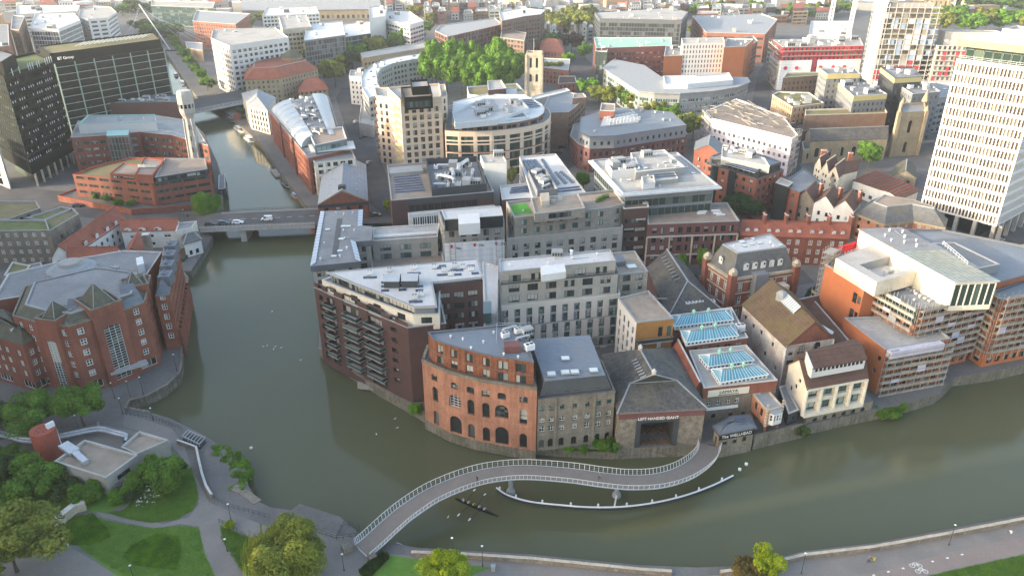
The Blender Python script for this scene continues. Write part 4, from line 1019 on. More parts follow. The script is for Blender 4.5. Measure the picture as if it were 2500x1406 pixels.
q = PL('1925,1010 1950,1000 1918,940 1902,945', 6.5); vol(b, q, ZB, 6.5, 'panel_dark', 'roof_felt', S(bay=3, fl=3, w=1, h=1, s=1.2, n=1), pp=.1); finish(b)
# left bank
b = bldg('red_brick_offices', 'large red brick riverside offices with slate pyramids and tall glazed bays', 'offices')
KW = dict(fl=3.0, fr='frame_white', gl='glass_dark', st='msT', dep=.3)
z1 = 22.5
mainp = PL('30,770 86,786 168,797 216,783 304,752 354,734 368,672 250,655 60,700', z1)
kw = [S(bay=3.0, w=1.5, h=1.8, s=.9, lo=3.6, n=5, mg=.7, **KW), dict(S(**{**KW, 'st': 'W', 'arch': .3}), ops=lambda L: [(L * .5 - min(2.6, L * .4), L * .5 + min(2.6, L * .4), ZB + .8, ZB + 3.)])]
vol(b, mainp, ZB, z1, 'brick_red', 'roof_felt', kw, {5: [S(bay=2.2, w=1.2, h=1.7, s=.9, lo=3.6, n=5, mg=.5, **KW)], 6: None, 7: None, 8: None}, pp=.6, cap='stone_grey')
mansard(b, inset(mainp, .5), z1 - .2, 24.2, 2.6, 'slate_olive', 'roof_felt', 'slate_slope')
def edge_block(i,t0,t1,o,dp):
 a,c = mainp[i],mainp[i + 1]; d = Vector((c[0] - a[0],c[1] - a[1])).normalized(); n = Vector((-d.y,d.x)); p,r = lerp(a,c,t0),lerp(a,c,t1)
 return [(p[0] - n.x * o,p[1] - n.y * o),(r[0] - n.x * o,r[1] - n.y * o),(r[0] + n.x * dp,r[1] + n.y * dp),(p[0] + n.x * dp,p[1] + n.y * dp)]
def tower(s,zt,win,base=ZB,ap=4.2,wn=(2.6,9.)):
 q = PL(s,zt) if isinstance(s,str) else s
 spec = [dict(S(st='G', arch=.35, dep=.35, fr='frame_white', gl='glass_dark'), ops=lambda L: [(L * .5 - wn[0] / 2, L * .5 + wn[0] / 2, ZB + 1.2 + (2 if wn[1] < 12 else 0), ZB + 1.2 + wn[1])])]
 vol(b, q, base, zt, 'brick_red', 'slate_olive', None, {win: spec}, pp=.5, cap='stone_grey', name='tower_wall')
 ins = inset(q,1.2); c = centroid(ins); mb = MB()
 for i in range(len(ins)): j = (i + 1) % len(ins); mb.face([(*ins[i],zt - .3),(*ins[j],zt - .3),(*c,zt + ap)])
 mb.build('pyramid_roof', 'slate_olive', b)
 hp = MB()
 for p in ins: hp.bar((*p,zt - .2),(*c,zt + ap + .05),.14,.12)
 hp.build('hip_flashing', 'trim_grey', b)
 mid = inset(q,2.6); rb = MB()
 band(b, q, zt - 2.6, zt - 2.3, .1, 'brick_red', 'string_course')
 return q
tq = tower(edge_block(3,.08,.94,1.0,9.),25.4,0,ap=4.6,wn=(4.0,15.5))
tower(edge_block(1,.12,.72,1.0,6.5),24.2,0,ap=3.4,wn=(2.8,14.))
tower('300,704 362,692 352,672 292,682', 24.6, 9, ap=3., base=18)
for s, zz in (('300,757 352,737 330,712 296,718', 22.6), ('158,793 216,778 208,748 172,752', 22.6)):
 q = PL(s, zz); c = lerp(q[2], q[3], .5); mb = MB(); mb.face([(*q[0], zz), (*q[1], zz), (*q[2], zz + 2.6), (*q[3], zz + 2.6)]); mb.face([(*q[1], zz), (*lerp(q[1], q[2], 1.), zz), (*q[2], zz + 2.6)]); mb.face([(*q[3], zz), (*q[0], zz), (*q[3], zz + 2.6)]); mb.build('corner_hip', 'slate_blue', b)
 band(b, [q[0], q[1]], zz - .3, zz + .08, .2, 'stone_grey', 'eaves', False)
lw = PL('-60,805 20,828 54,838 84,822 40,765 -60,765', 17.5)
vol(b, lw, ZB, 17., 'brick_red', 'slate_olive', [S(bay=2.8, w=1.3, h=1.7, s=.9, lo=3.4, n=3, mg=.5, **KW), dict(S(**{**KW, 'st': 'W', 'arch': .3}), ops=lambda L: [(L * .5 - min(2.4, L * .4), L * .5 + min(2.4, L * .4), ZB + .8, ZB + 2.9)])], pp=.0)
iw = inset(lw,2.6); mb = MB()
for i in range(len(lw)): j = (i + 1) % len(lw); mb.face([(*lw[i],17.01),(*lw[j],17.01),(*iw[j],20.2),(*iw[i],20.2)])
mb.face([(*p, 20.2) for p in iw]); mb.build('wing_roof', 'slate_olive', b)
dormer(b, *G(38, 810, 18.5), 17.6, .55, rm='slate_grey', w_=1.7)
rw = PL('378,724 414,720 436,606 398,606', 19.8)
vol(b, rw, ZB, 19.8, 'brick_red', None, [S(bay=2.0, w=1.1, h=1.7, s=.9, lo=2.6, n=5, mg=.6, **KW)], {2: None, 3: None, 0: [S(bay=3.4, w=1.4, h=1.8, s=.9, lo=2.6, n=5, mg=.6, **KW)]}, name='river_wing_wall')
mb = MB(); i0 = [lerp(rw[0],rw[1],.55),lerp(rw[3],rw[2],.55)]
i0 = [lerp(i0[0],i0[1],.1),i0[1]]
mb.face([(*rw[1], 19.8), (*rw[2], 19.8), (*i0[1], 23.), (*i0[0], 23.)]); mb.face([(*rw[3], 19.8), (*rw[0], 19.8), (*i0[0], 23.), (*i0[1], 23.)]); mb.face([(*rw[0], 19.8), (*rw[1], 19.8), (*i0[0], 23.)]); mb.build('river_wing_roof', 'slate_blue', b)
for t in (.15,.38,.62,.85):
 p = lerp(lerp(rw[1], rw[2], t), lerp(i0[0], i0[1], t), .55); m_ = MB(); m_.box(p[0], p[1], 20.4, 23.4, 3.2, 4.4, .12); m_.build('roof_dormer_box', 'slate_blue', b); put(b, 'solar_panel', p[0], p[1], 23.42, 1.6, 1.1)
for i in range(12):
 p = lerp(rw[1], rw[2], (i + .5) / 12); m_ = MB(); m_.box(p[0] + .5, p[1], -.5, 8.5, .9, .9); m_.build('river_pier', 'brick_red', b)
mb = MB(); q = PL('270,912 362,886 356,876 264,902', 7.); mb.prism(q, 6.4, 7., bottom=True); mb.build('entrance_canopy', 'roof_pale', b)
rr = PL('0,748 78,762 180,700 262,668 340,655 330,640 130,640 20,690', 16.5)
o2 = PL('-20,735 60,722 190,690 360,668 395,615 300,612 140,640 20,668', 19.)
vol(b, o2, ZB, 19., 'brick_red', 'roof_felt', None, pp=.4, cap='trim_pale', name='rear_wall')
p = G(175,655,20.); mb = MB()
mb.cyl(p[0], p[1], 18.6, 20.2, 6.6, 6.6, 28); mb.cyl(p[0], p[1], 20.2, 21.2, 6.6, 4.2, 28, m=1); mb.cyl(p[0], p[1], 21.2, 22.2, 3.2, 2.9, 28); mb.build('oval_drum', ['roof_pale', 'slate_grey'], b)
for i in range(6): put(b, 'plant_box', *G(112 + i * 13, 705 - i * 7, 20.), 18.8, .5, .85)
for i in range(3): put(b, 'plant_box', *G(250 + i * 14, 658 - i * 2, 20.), 18.8, .2, .8)
put(b, 'duct', *G(160, 706, 20.), 18.8, .55, 1.6); put(b, 'duct', *G(166, 710, 20.), 18.8, .55, 1.6)
mb = MB(); q = PL('335,650 352,645 348,628 332,632', 21); mb.prism(q, 18.6, 21.3); mb.build('white_plant_room', 'plant_white', b)
finish(b)
b = bldg('moss_roof_offices', 'grey stone-clad block with flat moss-green roofs at the left edge', 'offices')
kk = S(bay=3.0, fl=3.1, w=1.3, h=1.5, s=.9, st='msT', fr='frame_white', gl='glass_home', mg=.9)
vol(b, PL('-70,566 120,562 112,538 -70,536', 15.5), ZB, 15.5, 'stone_grey', 'roof_green', kk, pp=.5, cap='trim_grey')
vol(b, PL('120,564 192,522 176,508 108,536', 15.), ZB, 15., 'stone_grey', 'roof_moss', kk, pp=.5, cap='trim_grey', name='side_wing_wall')
vol(b, PL('64,532 104,538 184,512 150,505', 13.5), ZB, 13.5, 'stone_grey', 'roof_moss', kk, pp=.5, cap='trim_grey', name='middle_wall')
finish(b)
b = bldg('stone_annex', 'low stone annex with brown mossy roof behind the moss-roofed block', 'offices')
vol(b, PL('-60,535 18,536 98,508 88,492 -60,492', 12.5), ZB, 12.5, 'stone_grey', 'roof_moss', kk, pp=.5, cap='trim_grey'); finish(b)
b = bldg('flat_roof_store', 'small brick and glass flat-roofed store in front of the stone block', 'store')
vol(b, PL('10,672 48,676 75,648 30,640', 9.), ZB, 9., 'brick_orange', 'roof_moss', None, pp=.4)
vol(b, PL('48,680 108,664 100,640 62,648', 8.), ZB, 8., 'render_white', 'roof_felt', None, pp=.4, name='side_wall'); finish(b)
b = bldg('tiled_courtyard_range', 'long white rendered range with red tiled roof, black gable sign and dormers', 'pub')
wk = S(bay=3.4, fl=2.9, w=1.4, h=1.5, s=.9, st='msT', fr='frame_white', gl='glass_dark', mg=1.)
q = PL('168,625 296,540 262,524 128,622', 10.5)
q = PL('150,640 200,622 312,530 270,520', 10.5)
Q = [G(126,632,10.5),G(176,622,10.5),G(306,535,10.5),G(262,524,10.5)]
vol(b, Q, ZB, 10.5, 'render_white', None, wk, {0: dict(S(st='ms'), ops=lambda L: [(L * .55 - .6, L * .55 + .6, ZB + 5, ZB + 6.4), (L * .28 - .5, L * .28 + .5, ZB + 5.2, ZB + 6.4)])})
pitched(b, Q, 10.5, 14.6, 'tile_red', 'render_white', 'd', ov=.3, ridge_cap='tile_red')
for t in (.25,.45,.65,.82):
 p = lerp(Q[1], Q[2], t); d_ = math.atan2(Q[2][1] - Q[1][1], Q[2][0] - Q[1][0]); dormer(b, p[0], p[1], 9.9, d_, 1.6, 1.9, 2.2, rm='tile_red')
finish(b)
b = bldg('red_tiled_hall', 'low red tiled hip roof behind the pyramid-roofed brick offices', 'hall')
q = PL('166,640 288,640 296,610 172,612', 9.5); vol(b, q, ZB, 9.5, 'render_white', None, wk); pitched(b, q, 9.5, 12.8, 'tile_red', 'render_white', 'w', hip=(.0, .0), ov=.3, ridge_cap='tile_red'); finish(b)
b = bldg('tiled_link', 'small red tiled gable between the courtyard ranges', 'house')
q = PL('298,630 350,618 362,580 318,590', 9.); vol(b, q, ZB, 9., 'brick_red', None, wk); pitched(b, q, 9., 12., 'tile_red', 'stone_tan', 'd', ov=.3, ridge_cap='tile_red')
put(b, 'skylight', *G(325, 600, 11), 10.6, .3, .8); chimney(b, *G(360, 592, 12), 9, 15, .2, 2.2, 2.2, 'stone_grey', 0); finish(b)
b = bldg('tiled_street_range', 'white range with red tiled roof and three gabled windows facing the bridge street', 'pub')
q = PL('296,564 432,560 440,542 302,544', 10.); vol(b, q, ZB, 10., 'render_white', None, S(bay=5.5, fl=3., w=2.4, h=1.3, s=1.1, st='W', fr='frame_white', gl='glass_dark'))
pitched(b, q, 10., 12.8, 'tile_red', 'render_white', 'w', ov=.3, ridge_cap='tile_red')
for t in (.12,.38,.66):
 p = lerp(q[0], q[1], t); dormer(b, p[0], p[1], 9.2, 0, 2.4, 1.6, 2.4, rm='tile_red')
finish(b)
b = bldg('white_bridge_house', 'white flat-roofed house with slate porch roof beside the bridge', 'house')
q = PL('428,566 468,556 480,540 436,544', 11.); vol(b, q, ZB, 11., 'render_cream', 'roof_felt', wk, pp=.3)
q = PL('448,592 490,580 484,562 444,570', 9.); vol(b, q, ZB, 8.4, 'render_white', None, S(bay=2.2, fl=3., w=1.1, h=1.7, s=.7, st='sT', fr='frame_white')); pitched(b, q, 8.4, 10.3, 'slate', 'render_white', 'w', hip=(.3, .3), ov=.3); finish(b)
mb = MB(); q = PL('410,632 446,632 486,596 440,592', 4.2); mb.prism(q, GZ, 4.2); tag(mb.build('garden_terrace', 'soil'), 'dark planted terrace between brick offices and the bridge', 'terrace')
b = bldg('ribbon_window_offices', 'low red brick offices with dark ribbon windows beside the shot tower', 'offices')
q = PL('177,426 300,438 370,446 516,424 505,391 410,386 321,385 238,404', 15.2)
rib = lambda n: S(bay=6.2, fl=3.1, w=4.6, h=1.15, s=1.2, st='W', fr='frame_dark', gl='glass_green', mg=.8, n=n)
vol(b, q, ZB, 15.2, 'brick_red', 'roof_moss', rib(4), pp=.6, cap='trim_red')
vol(b, PL('268,424 330,428 350,404 300,398', 17.4), 14.6, 17.4, 'brick_red', 'roof_brown', None, {0: S(bay=5, fl=2, w=4.6, h=1., s=.9, n=1, st='W')}, pp=.3, cap='trim_red', name='upper_wall')
vol(b, PL('378,432 506,412 500,386 402,386', 17.8), 14.6, 17.6, 'panel_dark', 'roof_brown', S(bay=4, fl=3, w=3.6, h=1.6, s=.8, n=1, st='W', gl='glass_dark'), pp=.4, cap='trim_grey', name='penthouse_wall')
vol(b, PL('330,426 372,428 400,392 352,384', 18.6), 15, 18.6, 'brick_red', 'roof_brown', None, pp=.3, cap='trim_red', name='stair_wall')
for i in range(5): put(b, 'air_conditioner', *G(344 + i * 8, 408, 18.6), 18.4, 0, 1.1)
vol(b, PL('140,478 320,512 500,498 480,470 200,455', 5.5), ZB, 5.5, 'brick_red', 'paving', None, pp=.5, cap='trim_red', name='terrace_wall')
finish(b)
b = bldg('river_cabin', 'small dark cabin on stilts over the canal', 'cabin'); q = PL('533,462 550,460 549,426 534,428', 5.5); vol(b, q, 2.2, 5.5, 'panel_dark', 'roof_felt', S(bay=2, fl=3, w=1.3, h=1, s=1.2, n=1), pp=.1)
for p in q: m_ = MB(); m_.box(*p, -1, 2.2, .3, .3); m_.build('stilt', 'steel_dark', b)
finish(b)
b = bldg('red_teal_offices', 'stepped red brick offices with teal panels and white plant roof', 'offices')
q = PL('172,336 262,330 340,322 420,330 508,356 470,296 380,282 190,296', 20.5)
tl = S(bay=3.6, fl=3.2, w=2.4, h=1.6, s=.9, st='M', fr='frame_dark', gl='glass_teal', mg=.8)
vol(b, q, ZB, 20.5, 'brick_red', 'roof_pale', tl, pp=.6, cap='trim_pale')
vol(b, PL('190,304 382,298 378,280 214,282', 24.5), 20, 24.5, 'panel_white', 'roof_pale', None, pp=.5, cap='panel_teal', name='plant_wall')
vol(b, PL('260,332 312,330 316,316 262,318', 22.5), ZB, 22.5, 'panel_slate', 'panel_teal', S(bay=1.4, fl=3.1, w=1.25, h=2.9, s=.1, st='n', gl='glass_green', mg=.1), pp=.2, cap='panel_teal', name='glass_stair_wall')
mb = MB(); q = PL('157,372 268,364 272,352 168,358', 9.); mb.prism(q, 8.5, 9., bottom=True); mb.build('teal_canopy', 'panel_teal', b)
for x in (160, 186, 210): p = G(x, 370, 9.); m_ = MB(); m_.cyl(p[0], p[1], ZB, 8.5, .25, n=8); m_.build('canopy_column', 'steel_white', b)
rail(b, PL('176,332 262,326 340,318 420,326 500,350', 20.6), 20.6, 1.1, mt='steel_white', step=2.5)
clutter(b, PL('210,300 370,296 368,284 225,286', 24.), 24., 5); finish(b)
b = bldg('shot_tower', 'tall pale concrete shot tower with a drum top and narrow slit windows', 'tower')
p = G(489,440,ZB); mb = MB()
sec = [(ZB,3.1),(32.,2.2),(34.5,3.2),(36.5,3.35)]
for i in range(3): mb.cyl(p[0],p[1],sec[i][0],sec[i + 1][0],sec[i][1],sec[i + 1][1],12,cap=False)
mb.build('shaft', 'concrete', b)
mb = MB(); mb.cyl(p[0], p[1], 36.5, 38.3, 3.2, 3.2, 12, cap=False); mb.build('window_ring', 'glass_dark', b)
for i in range(12): a = math.pi * 2 * i / 12; m_ = MB(); m_.box(p[0] + 3.28 * math.cos(a), p[1] + 3.28 * math.sin(a), 36.5, 38.3, .35, .5, a); m_.build('mullion', 'concrete', b)
mb = MB(); mb.cyl(p[0], p[1], 38.3, 42.8, 3.4, 3.4, 12); mb.cyl(p[0], p[1], 42.8, 43.9, 3.0, 2.8, 12); mb.build('drum', 'concrete', b)
for z in (12, 17, 22, 27): m_ = MB(); m_.box(p[0] + .35, p[1] - 2.95 + (z - 3) * .03, z, z + 2.2, .5, .4); m_.build('slit_window', 'glass_dark', b)
for x, y in ((-2.3, -2.), (2.3, -2.)): m_ = MB(); m_.bar((p[0] + x, p[1] + y, ZB), (p[0] + x * .7, p[1] + y * .75, 32.), .9, .9); m_.build('buttress', 'concrete', b)
finish(b)
b = bldg('brown_clad_block', 'dark purple-brown clad block with pale plant on its roof', 'building')
q = PL('249,252 452,250 462,230 296,238', 17.); vol(b, q, ZB, 17., 'brick_dark', 'roof_felt', None, pp=.5, cap='trim_dark'); clutter(b, q, 16.5, 14, m=2, kinds=('air_conditioner', 'plant_box', 'duct')); finish(b)
b = bldg('black_grid_office', 'black glass office with pale green external grid and planted roof terraces', 'offices')
zt = 44.
q = PL('131,157 396,120 352,86 92,130', zt)
q = [G(131,157,42),G(398,119,42),G(372,92,42),G(92,128,42)]
vol(b, q, ZB, 42, 'steel_black', 'roof_moss', S(bay=2.1, fl=3.9, w=1.9, h=2.6, s=.8, st='n', gl='glass_black', fr='steel_black', mg=.4, top=1.), pp=.6, cap='steel_black')
t3 = PL('90,140 372,98 350,88 110,118', 46.)
vol(b, [lerp(q[0], q[3], .12), lerp(q[1], q[2], .12), lerp(q[1], q[2], .8), lerp(q[0], q[3], .8)], 41, 46.5, 'steel_black', 'roof_moss', None, pp=.5, cap='steel_black', name='upper_wall')
a,c = q[0],q[1]; dv = Vector((c[0] - a[0],c[1] - a[1])); L = dv.length; dv /= L; nu = Vector((dv.y,-dv.x))
for i in range(7):
 u = L * i / 6; x, y = a[0] + dv.x * u + nu.x * .9, a[1] + dv.y * u + nu.y * .9; m_ = MB(); m_.bar((x, y, ZB), (x, y, 42), .55); m_.build('grid_post', 'grid_metal', b)
for j in range(10):
 z = ZB + 3.9 * j + 2; m_ = MB(); m_.bar((a[0] + nu.x * .9, a[1] + nu.y * .9, z), (c[0] + nu.x * .9, c[1] + nu.y * .9, z), .3, .3); m_.build('grid_beam', 'grid_metal', b)
text(b, 'BT Group', lerp(a, c, .02), lerp(a, c, .20), 43.6, 1.5, 'sign_white', -.2, .15)
for i in range(16): p = lerp(lerp(q[0], q[1], .3 + i * .04), lerp(q[3], q[2], .3 + i * .04), .45); m_ = MB(); m_.bar((p[0], p[1] - 6, 47.), (p[0], p[1] + 6, 47.6), .25); m_.build('roof_louvre', 'steel_white', b)
finish(b)
b = bldg('black_fin_tower', 'black ribbed office tower with white fin lights at the left edge', 'offices')
zt = 52.
q = [G(9,187,zt),G(127,148,zt),G(84,128,zt),G(-60,160,zt)]
blk = S(bay=1.7, fl=3.7, w=1.2, h=2.6, s=.7, st='n', gl='glass_black', fr='steel_black', mg=.3, lo=4.5, top=1., dep=.4)
grn = S(bay=3., fl=3.7, w=2.7, h=1.5, s=1.1, st='n', gl='glass_green', fr='steel_black', mg=.3, lo=4.5, top=1.)
vol(b, q, ZB + 6, zt, 'steel_black', 'roof_green', None, {0: blk, 3: grn}, pp=.8, cap='steel_black')
a,c = q[0],q[1]; dv = Vector((c[0] - a[0],c[1] - a[1])); L = dv.length; dv /= L; nu = Vector((dv.y,-dv.x)); rr_ = random.Random(5)
fin = MB(); fin.box(0, 0, 0, 2.2, .14, .3); fme = bpy.data.meshes.new('fin'); fme.from_pydata(fin.v, [], fin.f); fme.materials.append(M('steel_white'))
for j in range(11):
 for i in range(22):
  if rr_.random() < .55: continue
  u = L * (i + .5) / 22; link('fin', fme, b, (a[0] + dv.x * u + nu.x * .25, a[1] + dv.y * u + nu.y * .25, ZB + 11.2 + j * 3.7 + (0 if j > 8 else .3)), math.atan2(dv.y, dv.x), (1, 1, 1.3 if j > 9 else .45))
iq = inset(q,3.)
vol(b, iq, ZB, ZB + 6, 'glass_green', None, None, name='lobby_wall')
for i in range(7): p = lerp(q[0], q[1], (i + .3) / 7); m_ = MB(); m_.box(p[0], p[1] + .5, ZB, ZB + 6, .7, .7); m_.build('column', 'stone_pale', b)
vol(b, PL('-60,146 4,152 36,132 -10,120', 57.), 51, 57, 'steel_black', 'roof_felt', None, pp=.5, cap='steel_black', name='plant_wall')
pn = [G(-20,446,ZB),G(30,456,ZB)]
mb = MB(); a2, c2 = G(-30, 440, ZB), G(26, 462, ZB); mb.prism([a2, c2, (c2[0], c2[1] + 1), (a2[0], a2[1] + 1)], ZB, 24); mb.build('silver_panel', 'galvanised', b)
for i in range(6): p = lerp(a2, c2, .72); m_ = MB(); m_.cyl(0, 0, -.3, .12, 1.5, n=20); o = m_.build('porthole', 'glass_dark', b, loc=(p[0], p[1] - .05, ZB + 2.6 + i * 3.7)); o.rotation_euler = (math.pi / 2, 0, .35)
finish(b)
# middle: canal side and the new blocks
b = bldg('vaulted_canal_offices', 'long red rendered canal-side building with curved silver metal roof', 'offices')
q = PL('752,386 842,366 803,236 658,272', 19.5)
rk = S(bay=3.0, fl=3.0, w=1.1, h=2.3, s=.4, st='s', fr='frame_dark', gl='glass_dark', mg=.6, dep=.3)
vol(b, q, ZB, 19.5, 'brick_red', 'roof_felt', rk, pp=.4, cap='trim_grey')
for t in (.33,.66):
 p = lerp(q[0], q[3], t); m_ = MB(); m_.box(p[0] - .3, p[1], ZB, 20.4, .5, 1.4, .25); m_.build('party_wall', 'brick_purple', b)
def barrel(par, A, B, C_, D, z, h, n=7, mt='metal_roof', side=0):
 mb = MB()
 for i in range(n):
  t0,t1 = i / n,(i + 1) / n; f = lambda t: (1 - math.cos(t * math.pi / 2),math.sin(t * math.pi / 2))
  (u0,v0),(u1,v1) = f(t0),f(t1)
  mb.face([(*lerp(A,B,u0),z + h * v0),(*lerp(A,B,u1),z + h * v1),(*lerp(D,C_,u1),z + h * v1),(*lerp(D,C_,u0),z + h * v0)][::-1])
 pr = [(*lerp(A,B,1 - math.cos(i / n * math.pi / 2)),z + h * math.sin(i / n * math.pi / 2)) for i in range(n + 1)] + [(*B,z)]
 mb.face(pr)
 return mb.build('vault_roof', mt, par, smooth=False)
e = inset(q,1.0); l1,l2 = lerp(e[0],e[1],.32),lerp(e[3],e[2],.32)
f_ = lerp(e[0],e[3],.18); g_ = lerp(l1,l2,.18)
barrel(b,f_,g_,l2,e[3],19.4,4.2)
r1,r2 = lerp(e[0],e[1],.72),lerp(e[3],e[2],.72)
barrel(b,lerp(e[1],e[2],.14),lerp(r1,r2,.14),r2,e[2],19.4,4.0)
mb = MB(); mb.prism([g_, lerp(r1, r2, .16), r2, l2], 19, 22.6); mb.build('plant_deck', 'roof_felt', b)
clutter(b, [g_, lerp(r1, r2, .18), r2, l2], 22.6, 26, m=.8, kinds=('plant_box', 'air_conditioner', 'duct', 'air_conditioner'))
for i in range(9):
 p = lerp(f_, e[3], i / 8); c = lerp(g_, l2, i / 8); m_ = MB(); pts = [(*lerp(p, c, 1 - math.cos(k / 5 * math.pi / 2)), 19.48 + 4.2 * math.sin(k / 5 * math.pi / 2)) for k in range(6)]; m_.tube(pts, .16, 5); m_.build('roof_rib', 'metal_white', b)
vol(b, PL('768,352 846,336 836,306 752,318', 24.), 19, 23.4, 'panel_slate', 'roof_brown', S(bay=2.4, fl=4, w=2.2, h=2.2, s=1., n=1, st='n', gl='glass_teal'), pp=.6, cap='metal_white', name='glass_penthouse_wall')
mb = MB(); q2 = PL('760,372 868,362 862,344 752,352', 20.4); mb.prism(q2, 20., 20.4, bottom=True); mb.build('white_canopy', 'metal_white', b)
vol(b, PL('768,398 868,388 858,366 756,378', 18.), ZB, 18, 'render_cream', 'roof_felt', S(bay=3, fl=3, w=2, h=1.8, s=.8, st='m'), pp=.2, name='end_wall')
finish(b)
b = bldg('gabled_canal_block', 'cream canal block with pale metal gable roof by the far road bridge', 'offices')
q = PL('606,254 650,266 668,236 590,228', 17.); q = [G(606, 256, 17), G(652, 268, 17), G(672, 238, 17), G(590, 228, 17)]
vol(b, q, ZB, 17., 'render_cream', None, S(bay=3., fl=3.1, w=1.5, h=2., s=.7, st='m', gl='glass_warm'), {0: S(bay=3., fl=3.1, w=1.6, h=2.2, s=.6, st='m', gl='glass_dark')})
pitched(b, q, 17., 20.5, 'slate_grey', 'render_cream', 'd', hip=(.35, 0), ov=.5); finish(b)
b = bldg('slate_gable_hall', 'red brick hall with long blue-grey slate gable roof at the bridge end', 'hall')
ze = 12.2; q = PL('776,500 898,490 893,402 790,402', ze)
vol(b, q, ZB, ze, 'brick_red', None, S(bay=4, fl=4.2, w=1.6, h=2.4, s=1., st='g', arch=.3))
pitched(b, q, ze, 17., 'slate_light', 'brick_red', 'd', ov=.15, ridge_cap='slate_grey', gm='brick_red')
band(b, [q[0], q[1]], ze - 1.5, ze - .2, .2, 'steel_dark', 'dark_cornice', False)
mb = MB(); mb.bar((q[0][0], q[0][1] - .2, ze), (*lerp(q[0], q[1], .5), 17.3), .5, .4); mb.bar((q[1][0], q[1][1] - .2, ze), (*lerp(q[0], q[1], .5), 17.3), .5, .4); mb.build('gable_coping', 'stone_tan', b)
p = lerp(lerp(q[0], q[1], .5), lerp(q[3], q[2], .5), .08); m_ = MB(); m_.box(p[0], p[1], 15.8, 18., 2.6, 2.2); m_.build('louvre_box', 'panel_dark', b)
for i in range(5):
 for sd in (0,1):
  x, y, z = on_slope(q, .15 + i * .16, .42, ze, 17., sd); put(b, 'roof_vent', x, y, z, 0, .8)
finish(b)
b = bldg('blue_edged_flats', 'flat-roofed riverside flats with pale grey roof and blue ribbed metal edges', 'apartments')
z1 = 19.; q = PL('757,648 881,636 868,588 907,585 910,551 884,549 885,508 782,513', z1)
q = [G(757,648,z1),G(881,636,z1),G(868,588,z1),G(907,585,z1),G(910,551,z1),G(884,549,z1),G(886,509,z1),G(782,514,z1)]
vol(b, inset(q, .6), -1, z1 - .5, 'render_grey', None, S(bay=3, fl=3, w=2.2, h=2., s=.7, st='m', gl='glass_home', mg=.6))
mb = MB(); mb.prism(q, z1 - 2.2, z1 - .3, 0, bottom=True); mb.build('metal_fascia', 'zinc_dark', b)
mb = MB(); mb.face([(*p, z1 - .28) for p in q]); mb.build('roof', 'roof_felt', b)
for (i,j) in ((7,0),(1,2),(5,6)):
 A,B = q[i],q[j]; n = max(4,int(math.dist(A,B) / 1.3)); ii = inset(q,1.5)
 for k in range(n):
  a0,a1 = lerp(A,B,k / n),lerp(A,B,(k + .9) / n); c0,c1 = lerp(ii[i],ii[j],k / n),lerp(ii[i],ii[j],(k + .9) / n)
  m_ = MB(); m_.face([(*a0, z1 - .26), (*a1, z1 - .26), (*c1, z1 + .05), (*c0, z1 + .05)]); m_.build('edge_panel', 'metal_blue' if k % 2 else 'metal_white', b)
mb = MB(); q3 = PL('814,618 826,618 838,527 826,527', z1); mb.face([(*p, z1 - .26) for p in q3]); mb.build('walkway', 'roof_felt', b) if False else None
mb = MB(); mb.prism(PL('810,622 824,621 836,532 823,532', z1), z1 - .3, z1 - .22); mb.build('roof_walkway', 'trim_dark', b)
for (x, y) in ((833, 583), (850, 552), (838, 552), (815, 625), (800, 560), (830, 612)): put(b, 'skylight', *G(x, y, z1), z1 - .25, .1, 1.1)
clutter(b, q, z1 - .25, 10, kinds=('roof_vent',), m=2); finish(b)
b = bldg('grey_terrace_flats', 'low grey flats with pale roof and tiled-in balconies beside the blue-edged block', 'apartments')
z1 = 16.5; q = PL('909,588 1068,578 1072,546 912,556', z1)
vol(b, q, ZB, z1, 'render_grey', 'roof_pale', [S(bay=6, fl=3, w=3.6, h=1.9, s=.7, st='M', gl='glass_teal', fr='frame_dark', mg=.8)], pp=.4, cap='trim_pale')
mb = MB(); mb.prism(PL('912,580 1066,570 1066,564 912,574', z1 + .2), z1 - .2, z1 + .3); mb.build('roof_strip', 'roof_white', b)
q = PL('908,655 1085,642 1080,614 906,622', 10.5); vol(b, q, ZB, 10.5, 'render_grey', 'roof_brown', S(bay=5, fl=3, w=3, h=1.8, s=.8, st='M', gl='glass_home'), pp=.9, cap='concrete', name='terrace_wall'); finish(b)
b = bldg('plant_roof_office', 'dark brick and white office with a large roof deck of ducts and chillers', 'offices')
z1 = 21.5; q = PL('955,490 1205,468 1166,388 945,403', z1)
vol(b, q, ZB, z1, 'brick_dark', 'roof_brown', None, {0: S(bay=2.4, fl=3.3, w=2.2, h=2.4, s=.5, st='n', gl='glass_dark', mg=6)}, pp=.5, cap='trim_grey')
a,c = q[0],q[1]; wq = [lerp(a,c,.15),lerp(a,c,1.0)]
band(b, wq, z1 - 2., z1 - .1, .12, 'panel_dark', 'dark_band', False)
dv = Vector((c[0] - a[0],c[1] - a[1])).normalized(); nu = Vector((dv.y,-dv.x))
wf = [(wq[0][0] + nu.x * 2.5,wq[0][1] + nu.y * 2.5),(wq[1][0] + nu.x * 2.5,wq[1][1] + nu.y * 2.5),wq[1],wq[0]]
vol(b, wf, ZB, z1 - 5.2, 'panel_white', 'roof_white', dict(S(st='n', dep=.35), ops=lambda L: [(1.5 + i * .85, 1.5 + i * .85 + (.45 if i % 3 else .6), ZB + 5.5 - (i * 7 % 3) * .5, z1 - 6.3) for i in range(int((L - 4) / .85))]), pp=.3, cap='panel_white', name='white_front')
z2 = 25.; pq = PL('1054,462 1188,449 1164,382 1040,388', 24.)
vol(b, pq, z1 - .5, 24., 'panel_dark', 'roof_felt', None, pp=2.2, cap='panel_dark', name='plant_screen', th=.25)
pc = inset(pq,1.8); rr_ = random.Random(3)
